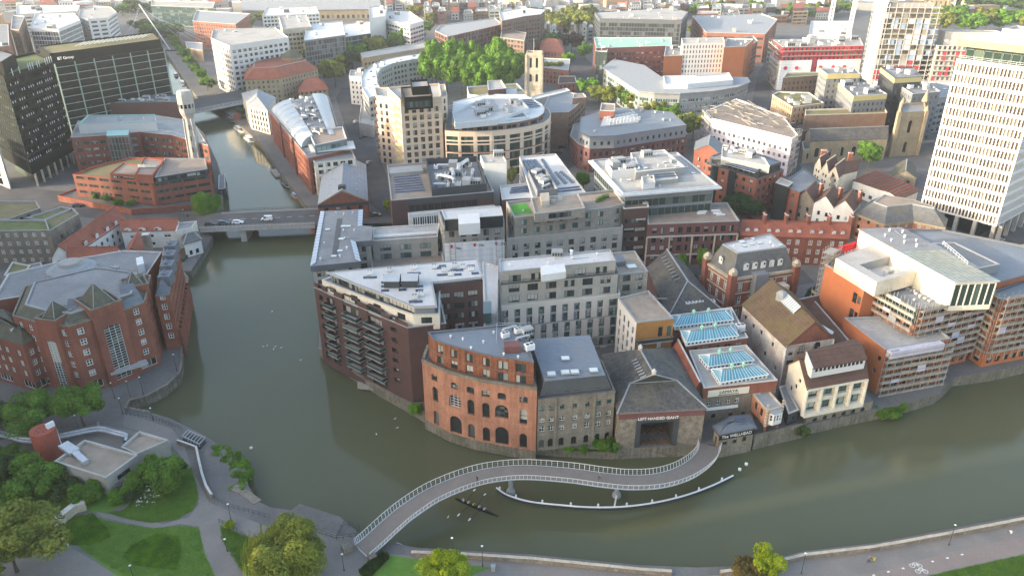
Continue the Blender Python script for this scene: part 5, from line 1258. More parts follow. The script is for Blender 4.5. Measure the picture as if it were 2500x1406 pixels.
for i in range(5):
 for j in range(3):
  a2 = lerp(lerp(pc[0],pc[1],(i + .5) / 5),lerp(pc[3],pc[2],(i + .5) / 5),(j + .5) / 3)
  put(b, rr_.choice(('plant_box', 'duct', 'plant_box', 'air_conditioner')), *a2, 21.8, rr_.choice((.0, 1.57)), rr_.uniform(1.1, 1.6))
for i in range(4): put(b, 'duct', *lerp(pc[0], pc[2], .25 + i * .17), 23., rr_.uniform(0, 3), 1.9)
rows_of(b, 'solar_panel', PL('966,472 1038,466 1022,424 962,430', z1), z1 - .45, 6, 7, 1.1)
mb = MB(); mb.prism(PL('952,425 1034,418 1028,405 950,411', 22.), z1 - .5, 22.2); mb.build('terrace_box', 'panel_grey', b)
rail(b, PL('1068,466 1195,455', z1), z1 - .4, 1.2, mt='galvanised', step=1.6); finish(b)
b = bldg('white_core', 'tall blank white core wall beside the plant-roofed office', 'building')
q = PL('1180,398 1237,396 1228,378 1172,380', 26.5); vol(b, q, ZB, 26.5, 'render_white', 'roof_pale', None, pp=.3); clutter(b, q, 26.3, 2, m=.8); finish(b)
b = bldg('wrapped_flats', 'grey flats under repair with white sheeting hung down the front', 'apartments')
z1 = 22.5; q = PL('1084,553 1232,544 1224,508 1070,516', z1)
vol(b, q, ZB, z1, 'render_grey', 'roof_felt', S(bay=3.8, fl=3, w=1.8, h=2.2, s=.5, st='m', gl='glass_home', mg=.5), pp=.6, cap='trim_grey')
vol(b, PL('1086,536 1228,526 1222,504 1078,514', 26.), z1 - .5, 26, 'glass_dark', 'roof_white', None, pp=.2, cap='trim_pale', name='penthouse_wall')
mb = MB(); mb.prism(PL('1120,548 1172,544 1170,520 1118,524', 26.2), z1, 26.2); mb.build('white_stair', 'panel_white', b)
a,c = q[0],q[1]; dv = Vector((c[0] - a[0],c[1] - a[1])); L = dv.length; dv /= L; nu = Vector((dv.y,-dv.x)); w3 = lambda u,o,z: (a[0] + dv.x * u + nu.x * o,a[1] + dv.y * u + nu.y * o,z)
mb = MB(); N = 16
for i in range(N):
 u0,u1 = L * (i / N) - .3,L * ((i + 1) / N) - .3; o0,o1 = 1.6 + .12 * math.sin(i * 2.3),1.6 + .12 * math.sin((i + 1) * 2.3)
 mb.face([w3(u0,o0,ZB),w3(u1,o1,ZB),w3(u1,o1,z1 - 5.2),w3(u0,o0,z1 - 5.2)])
mb.face([w3(L - .3, 1.6, ZB), w3(L - .3, 0, ZB), w3(L - .3, 0, z1 - 5.2), w3(L - .3, 1.6, z1 - 5.2)]); mb.build('white_sheeting', 'white_wrap', b)
for t in (.12,.5,.86):
 text(b, 'bbp', w3(L * t + .6, 0, 0)[:2], w3(L * t + 3.4, 0, 0)[:2], z1 - 6.9 - (0 if t > .3 else .6), .75, 'text_dark', 1.8, .02)
 m_ = MB(); m_.bar(w3(L * t - .3, 1.78, z1 - 6.9), w3(L * t - .3, 1.78, z1 - 5.9), .7, .06); m_.bar(w3(L * t + .0, 1.79, z1 - 6.7), w3(L * t, 1.79, z1 - 6.2), .35, .07, 1); m_.build('logo_mark', ['rail_red', 'sign_white'], b)
for ua,ub in ((1.5,3.2),(L - 3.2,L - 1.2)):
 mb = MB()
 for u in (ua,ub):
  for o in (1.8,3.1): mb.bar(w3(u,o,ZB),w3(u,o,z1 - 3.2),.09)
 for z in range(6,21,2):
  mb.bar(w3(ua,3.1,z),w3(ub,3.1,z),.08)
  for u in (ua,ub): mb.bar(w3(u,1.8,z),w3(u,3.1,z),.08)
 mb.build('scaffold_stair', 'scaffold_tube', b)
finish(b)
b = bldg('wrapped_party_wall', 'narrow gap wall wrapped in white sheeting between the flats', 'building')
q = PL('1186,800 1212,800 1216,650 1178,640', 14.); vol(b, q, ZB, 14., 'white_wrap', 'roof_white', None, pp=.2); finish(b)
b = bldg('roof_garden_flats', 'grey timber-clad flats with an artificial lawn roof garden', 'apartments')
zl = 17.; lq = PL('1238,583 1521,555 1516,530 1240,545', zl)
vol(b, lq, ZB, zl, 'render_grey', 'roof_felt', S(bay=4.0, fl=3., w=1.9, h=2., s=.6, st='ms', gl='glass_home', fr='frame_dark', mg=.8), pp=.6, cap='concrete')
z1 = 24.; q = PL('1256,531 1490,507 1526,496 1500,464 1410,470 1400,455 1240,492', z1); q = [G(1256, 532, z1), G(1489, 507, z1), G(1526, 497, z1), G(1500, 463, z1), G(1236, 493, z1)]
vol(b, q, ZB, z1, 'timber_grey', 'roof_brown', S(bay=4.6, fl=3., w=2.0, h=1.9, s=.7, lo=14.4, n=2, st='m', gl='glass_teal', fr='frame_dark', mg=1.), {2: None}, pp=.7, cap='trim_grey', name='timber_wall')
mb = MB(); mb.prism(PL('1252,520 1300,516 1284,492 1246,497', z1), z1 - .7, z1 - .62); mb.build('lawn_mat', 'astroturf', b)
vol(b, PL('1306,522 1428,508 1412,474 1296,484', 26.4), z1 - .7, 26.4, 'timber_grey', 'roof_gravel', None, {0: S(bay=20, fl=3, w=8, h=1.8, s=.7, n=1, st='W')}, pp=.3, cap='concrete', name='pavilion_wall')
mb = MB(); mb.prism(PL('1322,492 1342,490 1340,470 1318,472', 28), 26, 28); mb.build('stair_box', 'stone_pale', b)
for (x, y) in ((1350, 492), (1368, 486), (1330, 502)): put(b, 'roof_hatch', *G(x, y, 26.4), 26.1, 0, .9)
for (x, y) in ((1470, 484), (1478, 480), (1463, 488)): m_ = MB(); p = G(x, y, z1); m_.box(p[0], p[1], z1 - .6, z1 + .1, 3.2, .6, .6); m_.box(p[0], p[1] + .5, z1 + .4, z1 + .5, 3.2, 1.0, .6); m_.build('garden_bench', 'rough_grass', b)
m_ = MB(); p = G(1278, 512, z1); m_.cyl(p[0], p[1], z1 - .6, z1, .35, n=8); m_.build('planter', 'concrete', b)
finish(b)
b = bldg('striped_flats', 'long grey flats with vertical pale stripes and white flat roof', 'apartments')
z3 = 29.; t3 = PL('1221,664 1504,637 1489,609 1219,634', z3)
vol(b, t3, 24, z3, 'render_grey', 'roof_white', None, {0: S(bay=6.2, fl=3, w=3.2, h=2., s=1.7, n=1, st='M', gl='glass_home', mg=1.)}, pp=.35, cap='trim_grey', name='penthouse_wall')
z2 = 25.6; t2 = PL('1224,695 1509,668 1500,640 1220,664', z2)
vol(b, t2, 18, z2, 'render_grey', 'roof_felt', None, {0: S(bay=5.2, fl=3.05, w=2.9, h=2., s=.8, lo=1.2, n=2, st='M', gl='glass_home', mg=.9), 3: None}, pp=.8, cap='trim_dark', name='upper_wall')
z1 = 19.4; t1 = PL('1224,748 1514,717 1505,680 1222,706', z1)
def stripes(L):
 o = []
 for j in range(5):
  for i in range(10):
   u = L * (i + .18) / 10; o.append((u,u + L * .056,ZB + .9 + j * 3.05,ZB + 3.3 + j * 3.05))
 return o
vol(b, t1, ZB, z1, 'panel_slate', 'roof_felt', None, {0: dict(S(st='ms', gl='glass_teal', dep=.25), ops=stripes), 3: None}, pp=.5, cap='panel_stripe', name='lower_wall')
a,c = t1[0],t1[1]; dv = Vector((c[0] - a[0],c[1] - a[1])); L = dv.length; dv /= L; nu = Vector((dv.y,-dv.x)); w3 = lambda u,o,z: (a[0] + dv.x * u + nu.x * o,a[1] + dv.y * u + nu.y * o,z)
for j in range(6): m_ = MB(); z = ZB + .55 + j * 3.05; m_.bar(w3(1.2, .03, z), w3(L - .4, .03, z), .12, .5); m_.build('floor_band', 'render_grey', b)
for i in range(10):
 for j in range(3):
  m_ = MB(); u = L * (i + .02 if (j % 2) else i + .80) / 10; zz = ZB + .9 + j * 6.1 - (3 if j == 0 else 0)
  if 1 < u < L - 1: m_.prism([w3(u - .85, .1, 0)[:2], w3(u + .85, .1, 0)[:2], w3(u + .85, -.05, 0)[:2], w3(u - .85, -.05, 0)[:2]], max(ZB, zz - 3), min(zz + 2.7, z1 - 1.2), bottom=True); m_.build('pale_panel', 'panel_stripe', b)
band(b, [a, c], z1 - 1.3, z1 - .1, .12, 'panel_stripe', 'pale_fascia', False)
rail(b, [t2[0], t2[1]], z2 + .1, .9, mt='steel_dark', step=2); balcony(b, a, c, 1.2, 6.2, ZB + 9.5, 1.3)
mb = MB(); mb.prism(PL('1322,668 1382,660 1378,640 1320,646', 31), z3 - .3, 30.6); mb.build('lift_room', 'plant_white', b); put(b, 'plant_box', *G(1360, 622, z3), z3 - .3, 0, .9); put(b, 'roof_vent', *G(1395, 620, z3), z3 - .3, 0, 2); clutter(b, t3, z3 - .35, 6, kinds=('roof_vent',), m=2); finish(b)
b = bldg('brown_roof_flats', 'grey timber flats with brown gravel roof at the right end of the striped flats', 'apartments')
z1 = 24.; q = PL('1510,670 1582,663 1550,613 1493,618', z1); vol(b, q, ZB, z1, 'timber_grey', 'roof_gravel', S(bay=3.4, fl=3., w=2.2, h=1.9, s=.7, st='m', gl='glass_home', fr='frame_dark', mg=.7), pp=.4, cap='trim_grey')
mb = MB(); mb.prism(PL('1498,640 1528,636 1520,620 1494,622', 25.2), z1 - .3, 25.); mb.build('blue_hatch', 'zinc_dark', b); put(b, 'skylight', *G(1542, 650, z1), z1 - .4, .2, 1.8); finish(b)
b = bldg('orange_white_flats', 'flats with white left side, orange timber front and bare gravel roof', 'apartments')
z1 = 20.2; q = PL('1554,787 1645,777 1583,710 1509,727', z1)
def owf(L): return [(L * t - .55,L * t + .55,ZB + 1.2 + j * 2.9,ZB + 3.3 + j * 2.9) for t in (.16,.4,.62,.85) for j in range(5)]
vol(b, q, ZB, z1, 'panel_white', 'roof_gravel', None, {3: dict(S(st='s', gl='glass_dark', dep=.3), ops=owf), 0: [S(bay=6, fl=2.9, w=1.7, h=2.2, s=.5, n=5, st='n', gl='glass_teal', mg=1.5)]}, pp=.4, cap='trim_grey')
band(b, [q[0], q[1]], ZB + 6.2, z1 - .2, .08, 'timber_orange', 'timber_front', False) if False else None
ow = [q[0],q[1]]; a,c = ow; dv = Vector((c[0] - a[0],c[1] - a[1])); L = dv.length; dv /= L; nu = Vector((dv.y,-dv.x)); w3 = lambda u,o,z: (a[0] + dv.x * u + nu.x * o,a[1] + dv.y * u + nu.y * o,z)
tb = MB(); wall_face(tb, w3(0, .12, 0)[:2], w3(L, .12, 0)[:2], 10.6, z1 - .15, [(L * .6, L * .72, 15.4, 18.2), (L * .6, L * .72, 12., 14.6), (L * .84, L * .95, 15.4, 18.2)], .12); tb.build('timber_front', 'timber_orange', b)
for u in (.6, .84): link('window', window_mesh(L * (.12 if u < .7 else .11), 2.8, 'n', 'frame_dark', 'glass_dark' if u < .7 else 'glass_teal', .1), b, (*w3(L * (u + .06), .12, 0)[:2], 15.4), math.atan2(dv.y, dv.x))
tb = MB(); wall_face(tb, q[3], q[0], 14.6, z1 - .15, [], 0); tb.v = [(x - .12, y - .06, z) for x, y, z in tb.v]; tb.build('timber_side', 'timber_orange', b) if False else None
balcony(b, a, c, .3, L - .2, 14.4, 1.3, nm='long_balcony'); balcony(b, a, c, .3, L - .2, 10.9, 1.8, nm='long_balcony')
for (x, y) in ((1575, 730), (1600, 735)): m_ = MB(); p = G(x, y, z1); m_.tube([(p[0], p[1], z1), (p[0], p[1], z1 + .8), (p[0] + 3, p[1], z1 + .8)], .08, 5); m_.build('guard_rail', 'steel_grey', b)
finish(b)
b = bldg('solar_roof_offices', 'white flat-roofed offices covered in rows of blue solar panels', 'offices')
z1 = 20.5; q = PL('1300,482 1430,470 1357,376 1268,383', z1)
vol(b, q, ZB, z1, 'panel_white', 'roof_white', S(bay=3, fl=3.4, w=2.2, h=2., s=.8, st='m'), pp=.5, cap='trim_pale')
for k, s in enumerate(('1290,424 1336,420 1308,388 1276,390', '1338,420 1352,418 1330,386 1316,388', '1356,450 1410,444 1374,416 1338,420')):
 rows_of(b, 'solar_panel', PL(s, z1), z1 - .45, (4, 1, 3)[k], 9 - k, 1.15, rz=1.2)
rows_of(b, 'solar_panel', PL('1342,472 1420,464 1412,452 1350,458', z1), z1 - .45, 7, 2, 1.1)
vol(b, PL('1220,456 1300,450 1300,484 1240,490', 19.5)[::-1] if False else PL('1226,488 1310,482 1300,446 1220,454', 19.5), ZB, 19.5, 'brick_dark', 'roof_white', S(bay=3, fl=3.4, w=1.2, h=1.8, s=.9), pp=.6, cap='trim_pale', name='front_wall')
rows_of(b, 'solar_panel', PL('1244,472 1306,466 1302,450 1250,456', 19.5), 19.1, 5, 3, 1.1)
vol(b, PL('1312,466 1362,462 1330,414 1290,418', 23.), z1 - .5, 23., 'panel_slate', 'roof_felt', None, pp=1.6, cap='panel_slate', name='plant_screen', th=.2)
for i in range(5): put(b, ('plant_box', 'duct', 'plant_box')[i % 3], *G(1310 + i * 6, 424 + i * 8, 22.), 21.4, .9, 1.2)
finish(b)
b = bldg('terraced_office', 'large glazed office with pale paved roof, plant rooms and overhanging white eaves', 'offices')
z1 = 27.; q = PL('1516,477 1763,458 1672,384 1640,358 1560,362 1436,393', z1); q = [G(1516, 478, z1), G(1763, 458, z1), G(1655, 372, z1), G(1436, 392, z1)]
iq = inset(q,2.2)
vol(b, iq, ZB, z1 - .6, 'panel_slate', None, S(bay=2.6, fl=3.6, w=2.4, h=2.6, s=.6, st='n', gl='glass_green', mg=.3), name='wall')
mb = MB(); mb.prism(q, z1 - .6, z1, 0, bottom=True); mb.build('eaves_slab', 'metal_white', b)
mb = MB(); mb.face([(*p, z1 + .02) for p in inset(q, 1.3)]); mb.build('roof', 'roof_pale', b); band(b, inset(q, 1.2), z1, z1 + .5, .05, 'metal_white', 'roof_kerb', th=.3)
vol(b, PL('1570,450 1600,446 1596,428 1566,432', 29.), z1, 29, 'panel_white', 'roof_pale', None, pp=.3, name='stair_wall')
vol(b, PL('1494,418 1562,412 1552,386 1480,392', 30.), z1, 30., 'panel_white', 'roof_pale', None, pp=1.4, cap='panel_white', name='plant_screen')
vol(b, PL('1552,420 1672,408 1622,366 1540,374', 30.), z1, 30., 'panel_grey', 'roof_pale', None, pp=.5, cap='panel_white', name='plant_room_wall')
vol(b, PL('1590,442 1656,436 1646,420 1580,426', 28.6), z1, 28.6, 'panel_grey', 'panel_grey', None, pp=.1, name='skylight_box_wall')
rows_of(b, 'solar_panel', PL('1592,438 1652,433 1644,422 1584,427', 28.6), 28.6, 6, 2, 1.)
clutter(b, PL('1494,418 1562,412 1552,386 1480,392', 30.), 28.7, 7, m=1.2, kinds=('plant_box', 'air_conditioner'), s=1.2); clutter(b, PL('1552,420 1672,408 1622,366 1540,374', 30.), 29.6, 9, m=2)
clutter(b, q, z1 + .05, 14, m=4, kinds=('roof_vent', 'roof_hatch', 'skylight'))
zl = 18.6; lq = PL('1582,530 1805,522 1775,500 1584,506', zl); vol(b, [G(1582, 548, zl), G(1806, 540, zl), G(1775, 495, zl), G(1580, 500, zl)], ZB, zl, 'brick_purple', 'roof_brown', S(bay=3., fl=3.3, w=1.6, h=2.2, s=.7, n=4, st='m', gl='glass_dark', mg=1., lo=1.4), pp=.7, cap='trim_grey', name='front_wing_wall')
fw = [G(1582,548,zl),G(1806,540,zl)]
band(b, fw, zl - 4.9, zl - 4.4, .35, 'concrete', 'cornice', False); band(b, fw, ZB + 3.8, ZB + 4.3, .3, 'concrete', 'cornice', False)
for i in range(5): p = lerp(fw[0], fw[1], i / 4.02); m_ = MB(); m_.box(p[0], p[1] - .15, ZB, zl - 4.9, .5, .5); m_.build('pilaster', 'stone_pale', b)
band(b, [lerp(fw[0], fw[1], 0), lerp(fw[0], fw[1], 1)], zl - 4.4, zl - .1, .06, 'panel_slate', 'attic_cladding', False) if False else None
vol(b, [G(1522, 510, 23.), G(1584, 506, 23.), G(1582, 494, 23.), G(1520, 492, 23.)], ZB, 23, 'brick_dark', 'roof_brown', S(bay=5, fl=3.4, w=4.4, h=1.7, s=.9, st='W', mg=.6), pp=.6, name='corner_tower_wall')
for (x, y) in ((1712, 518), (1716, 514), (1748, 512), (1752, 518), (1760, 522)): m_ = MB(); p = G(x, y, zl); m_.box(p[0], p[1], zl - .6, zl - .1, 3., .8, .15); m_.build('roof_bench', 'plant_white', b)
finish(b)
b = bldg('peach_tower', 'tall peach concrete tower with regular dark windows and black penthouse', 'tower block')
z1 = 40.; q = PL('975,243 1080,236 1088,208 1052,204 960,214', z1); q = [G(977, 244, z1), G(1078, 237, z1), G(1072, 204, z1), G(945, 214, z1)]
pw = S(bay=3.2, fl=3.35, w=1.9, h=2.3, s=.6, st='ms', gl='glass_brown', fr='frame_dark', mg=.9, dep=.35, top=.6)
vol(b, q, ZB, z1, 'panel_peach', 'roof_pale', pw, {3: S(bay=3.0, fl=3.35, w=1.5, h=2.1, s=.7, st='s', gl='glass_dark', fr='frame_dark', mg=.6, dep=.35)}, pp=.8, cap='panel_peach')
vol(b, PL('987,236 1056,231 1050,206 978,210', 45.), z1 - .8, 44.4, 'steel_black', 'roof_brown', None, {0: S(bay=5, fl=4, w=9, h=2.6, s=.8, n=1, st='W', gl='glass_green')}, pp=.5, cap='steel_black', name='penthouse_wall')
vol(b, PL('1006,216 1048,213 1044,196 1002,199', 47.), 44, 47.4, 'steel_black', 'roof_pale', None, pp=.8, cap='steel_black', name='plant_wall')
vol(b, [G(918, 234, 36), G(966, 240, 36), G(960, 214, 36), G(914, 214, 36)], ZB, 36., 'panel_peach', 'roof_pale', S(bay=3, fl=3.35, w=1.6, h=2.2, s=.6, st='s'), pp=.7, cap='panel_peach', name='side_wall')
vol(b, [G(1078, 238, 37), G(1092, 234, 37), G(1086, 206, 37), G(1066, 208, 37)], ZB, 37., 'panel_peach', 'roof_pale', S(bay=3, fl=3.35, w=1.3, h=2.2, s=.6, st='s'), pp=.7, cap='panel_peach', name='right_wall')
A,B = q[3],q[0]
for j in range(9): m_ = MB(); p = lerp(A, B, .82); m_.box(p[0] - .6, p[1] - .4, ZB + 5 + j * 3.35, ZB + 6.1 + j * 3.35, 1.6, 3.4, 1.1); m_.build('yellow_balcony', 'panel_yellow', b)
A,B = G(918,234,36),G(914,214,36)
for j in range(9): m_ = MB(); m_.box(A[0] - .8, A[1] + 1.5, ZB + 4 + j * 3.35, ZB + 5.1 + j * 3.35, 1.6, 3.4, .1); m_.build('side_balcony', 'brick_brown', b)
vol(b, [G(930, 330, 14), G(955, 372, 14), G(960, 300, 14), G(945, 300, 14)], ZB, 14, 'brick_purple', 'roof_felt', None, name='base_wall') if False else None
finish(b)
b = bldg('curved_frame_office', 'curved office with peach concrete frame, dark glass and sawtooth roof terrace', 'offices')
z1 = 25.; cv = []
for i in range(15):
 t = i / 14; cv.append(t)
outer = [(1086,316),(1120,318),(1160,318),(1200,317),(1240,314),(1275,309),(1305,303),(1328,296),(1342,286),(1345,274),(1338,262)]
op = [G(x,y + 4,z1) for x,y in outer] + [G(1290,240,z1),G(1180,238,z1),G(1092,260,z1)]
cw = S(bay=6.4, fl=4.0, w=5.6, h=3.4, s=.35, cols=1, st='W', gl='glass_green', fr='frame_dark', mg=.3, dep=.6)
vol(b, op, ZB, z1, 'panel_peach', 'roof_felt', cw, {10: None, 11: None, 12: None, 13: None}, pp=.3, cap='panel_peach')
for z in (ZB + 8.3, ZB + 12.3): band(b, op[:11], z, z + .35, .12, 'trim_red', 'red_spandrel', False)
band(b, op[:11], z1 - 4.6, z1 - 4.0, .25, 'panel_peach', 'cornice', False)
zr = 28.5; rp_ = PL('1100,312 1216,300 1280,286 1330,262 1290,238 1180,236 1096,262', z1)
vol(b, inset(op, 3.2), z1 - 1, 27.4, 'brick_brown', 'metal_white', S(bay=3, fl=3, w=2.4, h=1.8, s=.6, n=1, st='n'), pp=.2, cap='metal_white', name='attic_wall')
vol(b, PL('1110,300 1212,290 1292,262 1270,240 1180,240 1104,270', 30.), 27, 29.6, 'metal_white', 'roof_white', None, pp=1.5, cap='metal_white', name='plant_screen')
clutter(b, PL('1120,296 1210,286 1280,262 1268,244 1180,246 1112,270', 29.), 28.1, 16, m=2, kinds=('plant_box', 'duct', 'plant_box', 'air_conditioner'), s=1.2)
mb = MB(); tq = PL('1236,292 1292,288 1268,270', 27.8); mb.prism(tq, 27.3, 28.2); mb.build('triangle_rooflight', 'metal_white', b); mb = MB(); mb.face([(*p, 28.24) for p in inset(tq, .8)]); mb.build('rooflight_glass', 'solar', b)
rows_of(b, 'solar_panel', PL('1262,268 1320,262 1296,242 1252,246', 27.6), 27.5, 5, 5, 1.5); finish(b)
b = bldg('terrace_tower_block', 'small peach block with white stair and sedum roof behind the curved office', 'offices')
q = PL('1144,226 1186,232 1280,218 1262,200 1140,208', 26.); vol(b, q, ZB, 25., 'panel_peach', 'roof_moss', S(bay=3.4, fl=3.4, w=2, h=2.2, s=.6, st='m'), pp=.6, cap='metal_white')
vol(b, PL('1192,220 1236,216 1224,196 1190,198', 30.), 24, 30., 'brick_dark', 'roof_pale', None, pp=.6, cap='trim_pale', name='plant_wall'); vol(b, PL('1200,240 1260,234 1262,214 1206,218', 27.), ZB, 27., 'panel_white', 'roof_white', None, pp=.4, name='stair_wall'); finish(b)
b = bldg('brown_drum_office', 'brown brick drum-ended office with ribbon windows and mottled flat roof', 'offices')
q = PL('1320,270 1342,276 1390,262 1418,250 1430,232 1400,228 1350,232', 22.); q = [G(1322, 276, 22), G(1388, 274, 22), G(1404, 262, 22), G(1418, 248, 22), G(1430, 232, 22), G(1390, 226, 22), G(1340, 236, 22)]
vol(b, q, ZB, 22., 'brick_buff' if False else 'brick_brown', 'roof_blue', S(bay=3, fl=3.3, w=2.3, h=1.6, s=1., st='m'), {0: None}, pp=.4, cap='trim_grey')
vol(b, PL('1398,240 1432,238 1424,228 1400,230', 25.), 21, 25, 'brick_brown', 'roof_brown', None, pp=.3, name='plant_wall'); finish(b)
b = bldg('blue_octagon_office', 'broad red brick office with blue-grey metal attic and angled corners', 'offices')
zb_ = 15.; bq = [G(1392,332,zb_),G(1412,352,zb_),G(1440,362,zb_),G(1510,356,zb_),G(1678,328,zb_),G(1660,292,zb_),G(1500,280,zb_),G(1400,304,zb_)]
vol(b, bq, ZB, zb_, 'brick_purple', 'roof_felt', S(bay=3.2, fl=3.4, w=1.6, h=2., s=.9, st='m', gl='glass_dark'), pp=.3, cap='concrete')
z1 = 20.5; uq = [G(1412,322,z1),G(1440,334,z1),G(1500,332,z1),G(1676,306,z1),G(1640,274,z1),G(1490,262,z1),G(1418,286,z1)]
vol(b, uq, zb_ - .4, z1, 'panel_slate', 'roof_blue', S(bay=3.4, fl=4, w=1.3, h=1.7, s=1.6, n=1, st='m'), pp=.1, cap='zinc_dark', name='attic_wall')
mb = MB(); mb.prism(PL('1466,308 1560,298 1540,276 1474,284', 20.9), z1 - .2, 20.9); mb.build('white_roof_deck', 'roof_white', b)
for k in range(3):
 for i in range(9): p = G(1478 + i * 8.5 + k * 7, 291 - i * 1.6 + k * 6, 21.5); m_ = MB(); m_.box(p[0], p[1], 20.9, 22.6, 1.5, .5, .15); m_.build('sawtooth_rooflight', 'metal_white', b)
vol(b, PL('1465,270 1500,272 1502,254 1468,252', 25.), ZB, 25., 'brick_red', 'roof_brown', None, pp=.4, name='lift_tower_wall'); clutter(b, uq, z1, 10, m=4, kinds=('roof_vent', 'roof_hatch')); finish(b)
# right side
def scaffold(par,a,b_,z0,z1,d0=.35,d1=1.6,step=2.0,bay=2.4,top=1.):
 L = math.dist(a,b_); dv = Vector(((b_[0] - a[0]) / L,(b_[1] - a[1]) / L)); nu = Vector((dv.y,-dv.x)); ang = math.atan2(dv.y,dv.x)
 W = lambda u,o,z: (a[0] + dv.x * u + nu.x * o,a[1] + dv.y * u + nu.y * o,z)
 pm = bpy.data.meshes.new('pole'); m_ = MB(); m_.box(0, 0, 0, z1 - z0 + top, .11, .11); pm.from_pydata(m_.v, [], m_.f); pm.materials.append(M('scaffold_tube'))
 n = max(1,round(L / bay))
 for i in range(n + 1):
  for o in (d0, d1): link('pole', pm, par, W(L * i / n, o, z0 - RND.uniform(0, .3)))
 k = int((z1 - z0) / step)
 for j in range(1,k + 1):
  z = z0 + j * step; m_ = MB(); m_.prism([W(-.3, d1 - .1, 0)[:2], W(L + .3, d1 - .1, 0)[:2], W(L + .3, d0, 0)[:2], W(-.3, d0, 0)[:2]], z - .06, z, bottom=True); m_.build('board_deck', 'scaffold_board', par)
  m_ = MB()
  for h in (.5,1.0): m_.bar(W(-.5,d1,z + h),W(L + .5,d1,z + h),.08)
  m_.build('guard_rail', 'scaffold_tube', par); m_ = MB(); m_.bar(W(-.3, d1 - .05, z + .34), W(L + .3, d1 - .05, z + .34), .05, .75); m_.build('toe_board', 'scaffold_board', par)
  for i in range(n):
   if RND.random() < .13: m_ = MB(); m_.prism([W(L * i / n, d1 + .08, 0)[:2], W(L * (i + 1) / n, d1 + .08, 0)[:2], W(L * (i + 1) / n, d1 + .05, 0)[:2], W(L * i / n, d1 + .05, 0)[:2]], z, z + step * RND.choice((.55, .95))); m_.build('debris_net', RND.choice(('mesh_wrap', 'scaffold_board', 'trim_grey')), par)
  if j % 2: i = RND.randrange(max(1, n - 1)); m_ = MB(); m_.bar(W(L * i / n, d1 + .06, z), W(L * (i + 1) / n, d1 + .06, z + step), .07); m_.build('brace', 'scaffold_tube', par)
b = bldg('orange_offices', 'large orange-red offices with glazed long roof, dark flat terraces and scaffolded river front', 'offices')
zl = 16.1; lo = PL('2163,853 2320,826 2250,768 2062,776', zl)
rs = S(bay=3., fl=3.3, w=1.8, h=1.7, s=.9, st='m', gl='glass_dark')
vol(b, lo, ZB, zl, 'orange_wall', 'roof_pale', rs, {3: dict(S(st='s'), ops=lambda L: [(L * .84, L * .84 + 1.2, ZB + 5., ZB + 6.4), (L * .88, L * .88 + 1.2, ZB + 9, ZB + 10.4)])}, pp=.5, cap='trim_grey')
zm = 23.; mi = PL('2243,757 2405,722 2330,655 2143,703', zm)
vol(b, mi, ZB, zm, 'orange_wall', 'roof_blue', rs, pp=.4, cap='zinc_dark', name='middle_wall')
band(b, [mi[3], mi[0]], zm - 4., zm - .5, .05, 'glass_green', 'glazed_strip', False)
zo = 24.; up_ = PL('2016,646 2111,704 2142,700 2260,650 2130,588 2060,606', zo)
vol(b, up_, ZB, zo, 'orange_wall', 'roof_pale', None, {0: dict(S(st='s'), ops=lambda L: [(L * .78, L * .78 + 1.6, zo - 5.6, zo - 2.6), (L * .9, L * .9 + 1.2, zo - 5.2, zo - 2.9), (L * .78, L * .78 + 1.6, zo - 10.4, zo - 7.4), (L * .9, L * .9 + 1.2, zo - 10., zo - 7.6)])}, pp=.5, cap='concrete', name='upper_wall')
zw = 27.5; wq = PL('2041,630 2141,689 2250,659 2180,597 2150,590', zw)
vol(b, wq, zo - .6, zw, 'render_cream', None, None, name='cream_wall')
mb = MB(); well = PL('2098,646 2152,676 2226,656 2188,622', zw); r_ = [(*p, zw) for p in wq]
for i in range(4):
 o4 = [wq[0],wq[1],wq[2],wq[3]]; j = (i + 1) % 4; mb.face([(*o4[i],zw),(*o4[j],zw),(*well[j],zw),(*well[i],zw)])
 mb.face([(*well[j],zw - 3.),(*well[i],zw - 3.),(*well[i],zw),(*well[j],zw)][::-1],1)
mb.face([(*o4[0],zw),(*o4[3],zw),(*wq[4],zw)][::-1])
mb.face([(*p, zw - 2.6) for p in well], 2); mb.build('roof', ['roof_pale', 'panel_grey', 'roof_white'], b)
clutter(b, well, zw - 2.6, 5, m=.8, kinds=('roof_hatch', 'roof_vent'))
zs = 30.; sh = PL('2332,690 2436,686 2200,559 2099,562', zs)
vol(b, sh, zm - 1, zs, 'render_cream', None, None, {0: S(bay=1.7, fl=4.6, w=1.6, h=6.1, s=1.3, n=1, st='n', gl='glass_green', fr='frame_white', mg=.2, dep=.1)}, name='long_hall_wall')
mb = MB(); hs = [lerp(sh[0], sh[3], .56), lerp(sh[1], sh[2], .56), sh[2], sh[3]]; mb.prism(inset(hs, -.4), zs, zs + .35, 0, bottom=True); mb.build('hall_roof', 'roof_felt', b)
gq = inset([sh[0],sh[1],lerp(sh[1],sh[2],.555),lerp(sh[0],sh[3],.555)],-.35)
for i in range(9):
 for j in range(20):
  f = lambda u,v: (*lerp(lerp(gq[0],gq[1],u),lerp(gq[3],gq[2],u),v),zs + .2 + .1 * v)
  g_ = MB(); g_.face([f((i + .04) / 9, (j + .06) / 20), f((i + .96) / 9, (j + .06) / 20), f((i + .96) / 9, (j + .94) / 20), f((i + .04) / 9, (j + .94) / 20)]); g_.build('roof_pane', 'roof_glass', b)
mb = MB(); mb.prism(gq, zs - .1, zs + .16, 0, bottom=True); mb.build('glass_roof_frame', 'trim_pale', b)
zr = 23.; rb = PL('2446,735 2600,708 2600,650 2412,716', zr); vol(b, rb, ZB, zr, 'orange_wall', 'roof_blue', rs, pp=.5, cap='zinc_dark', name='right_wall')
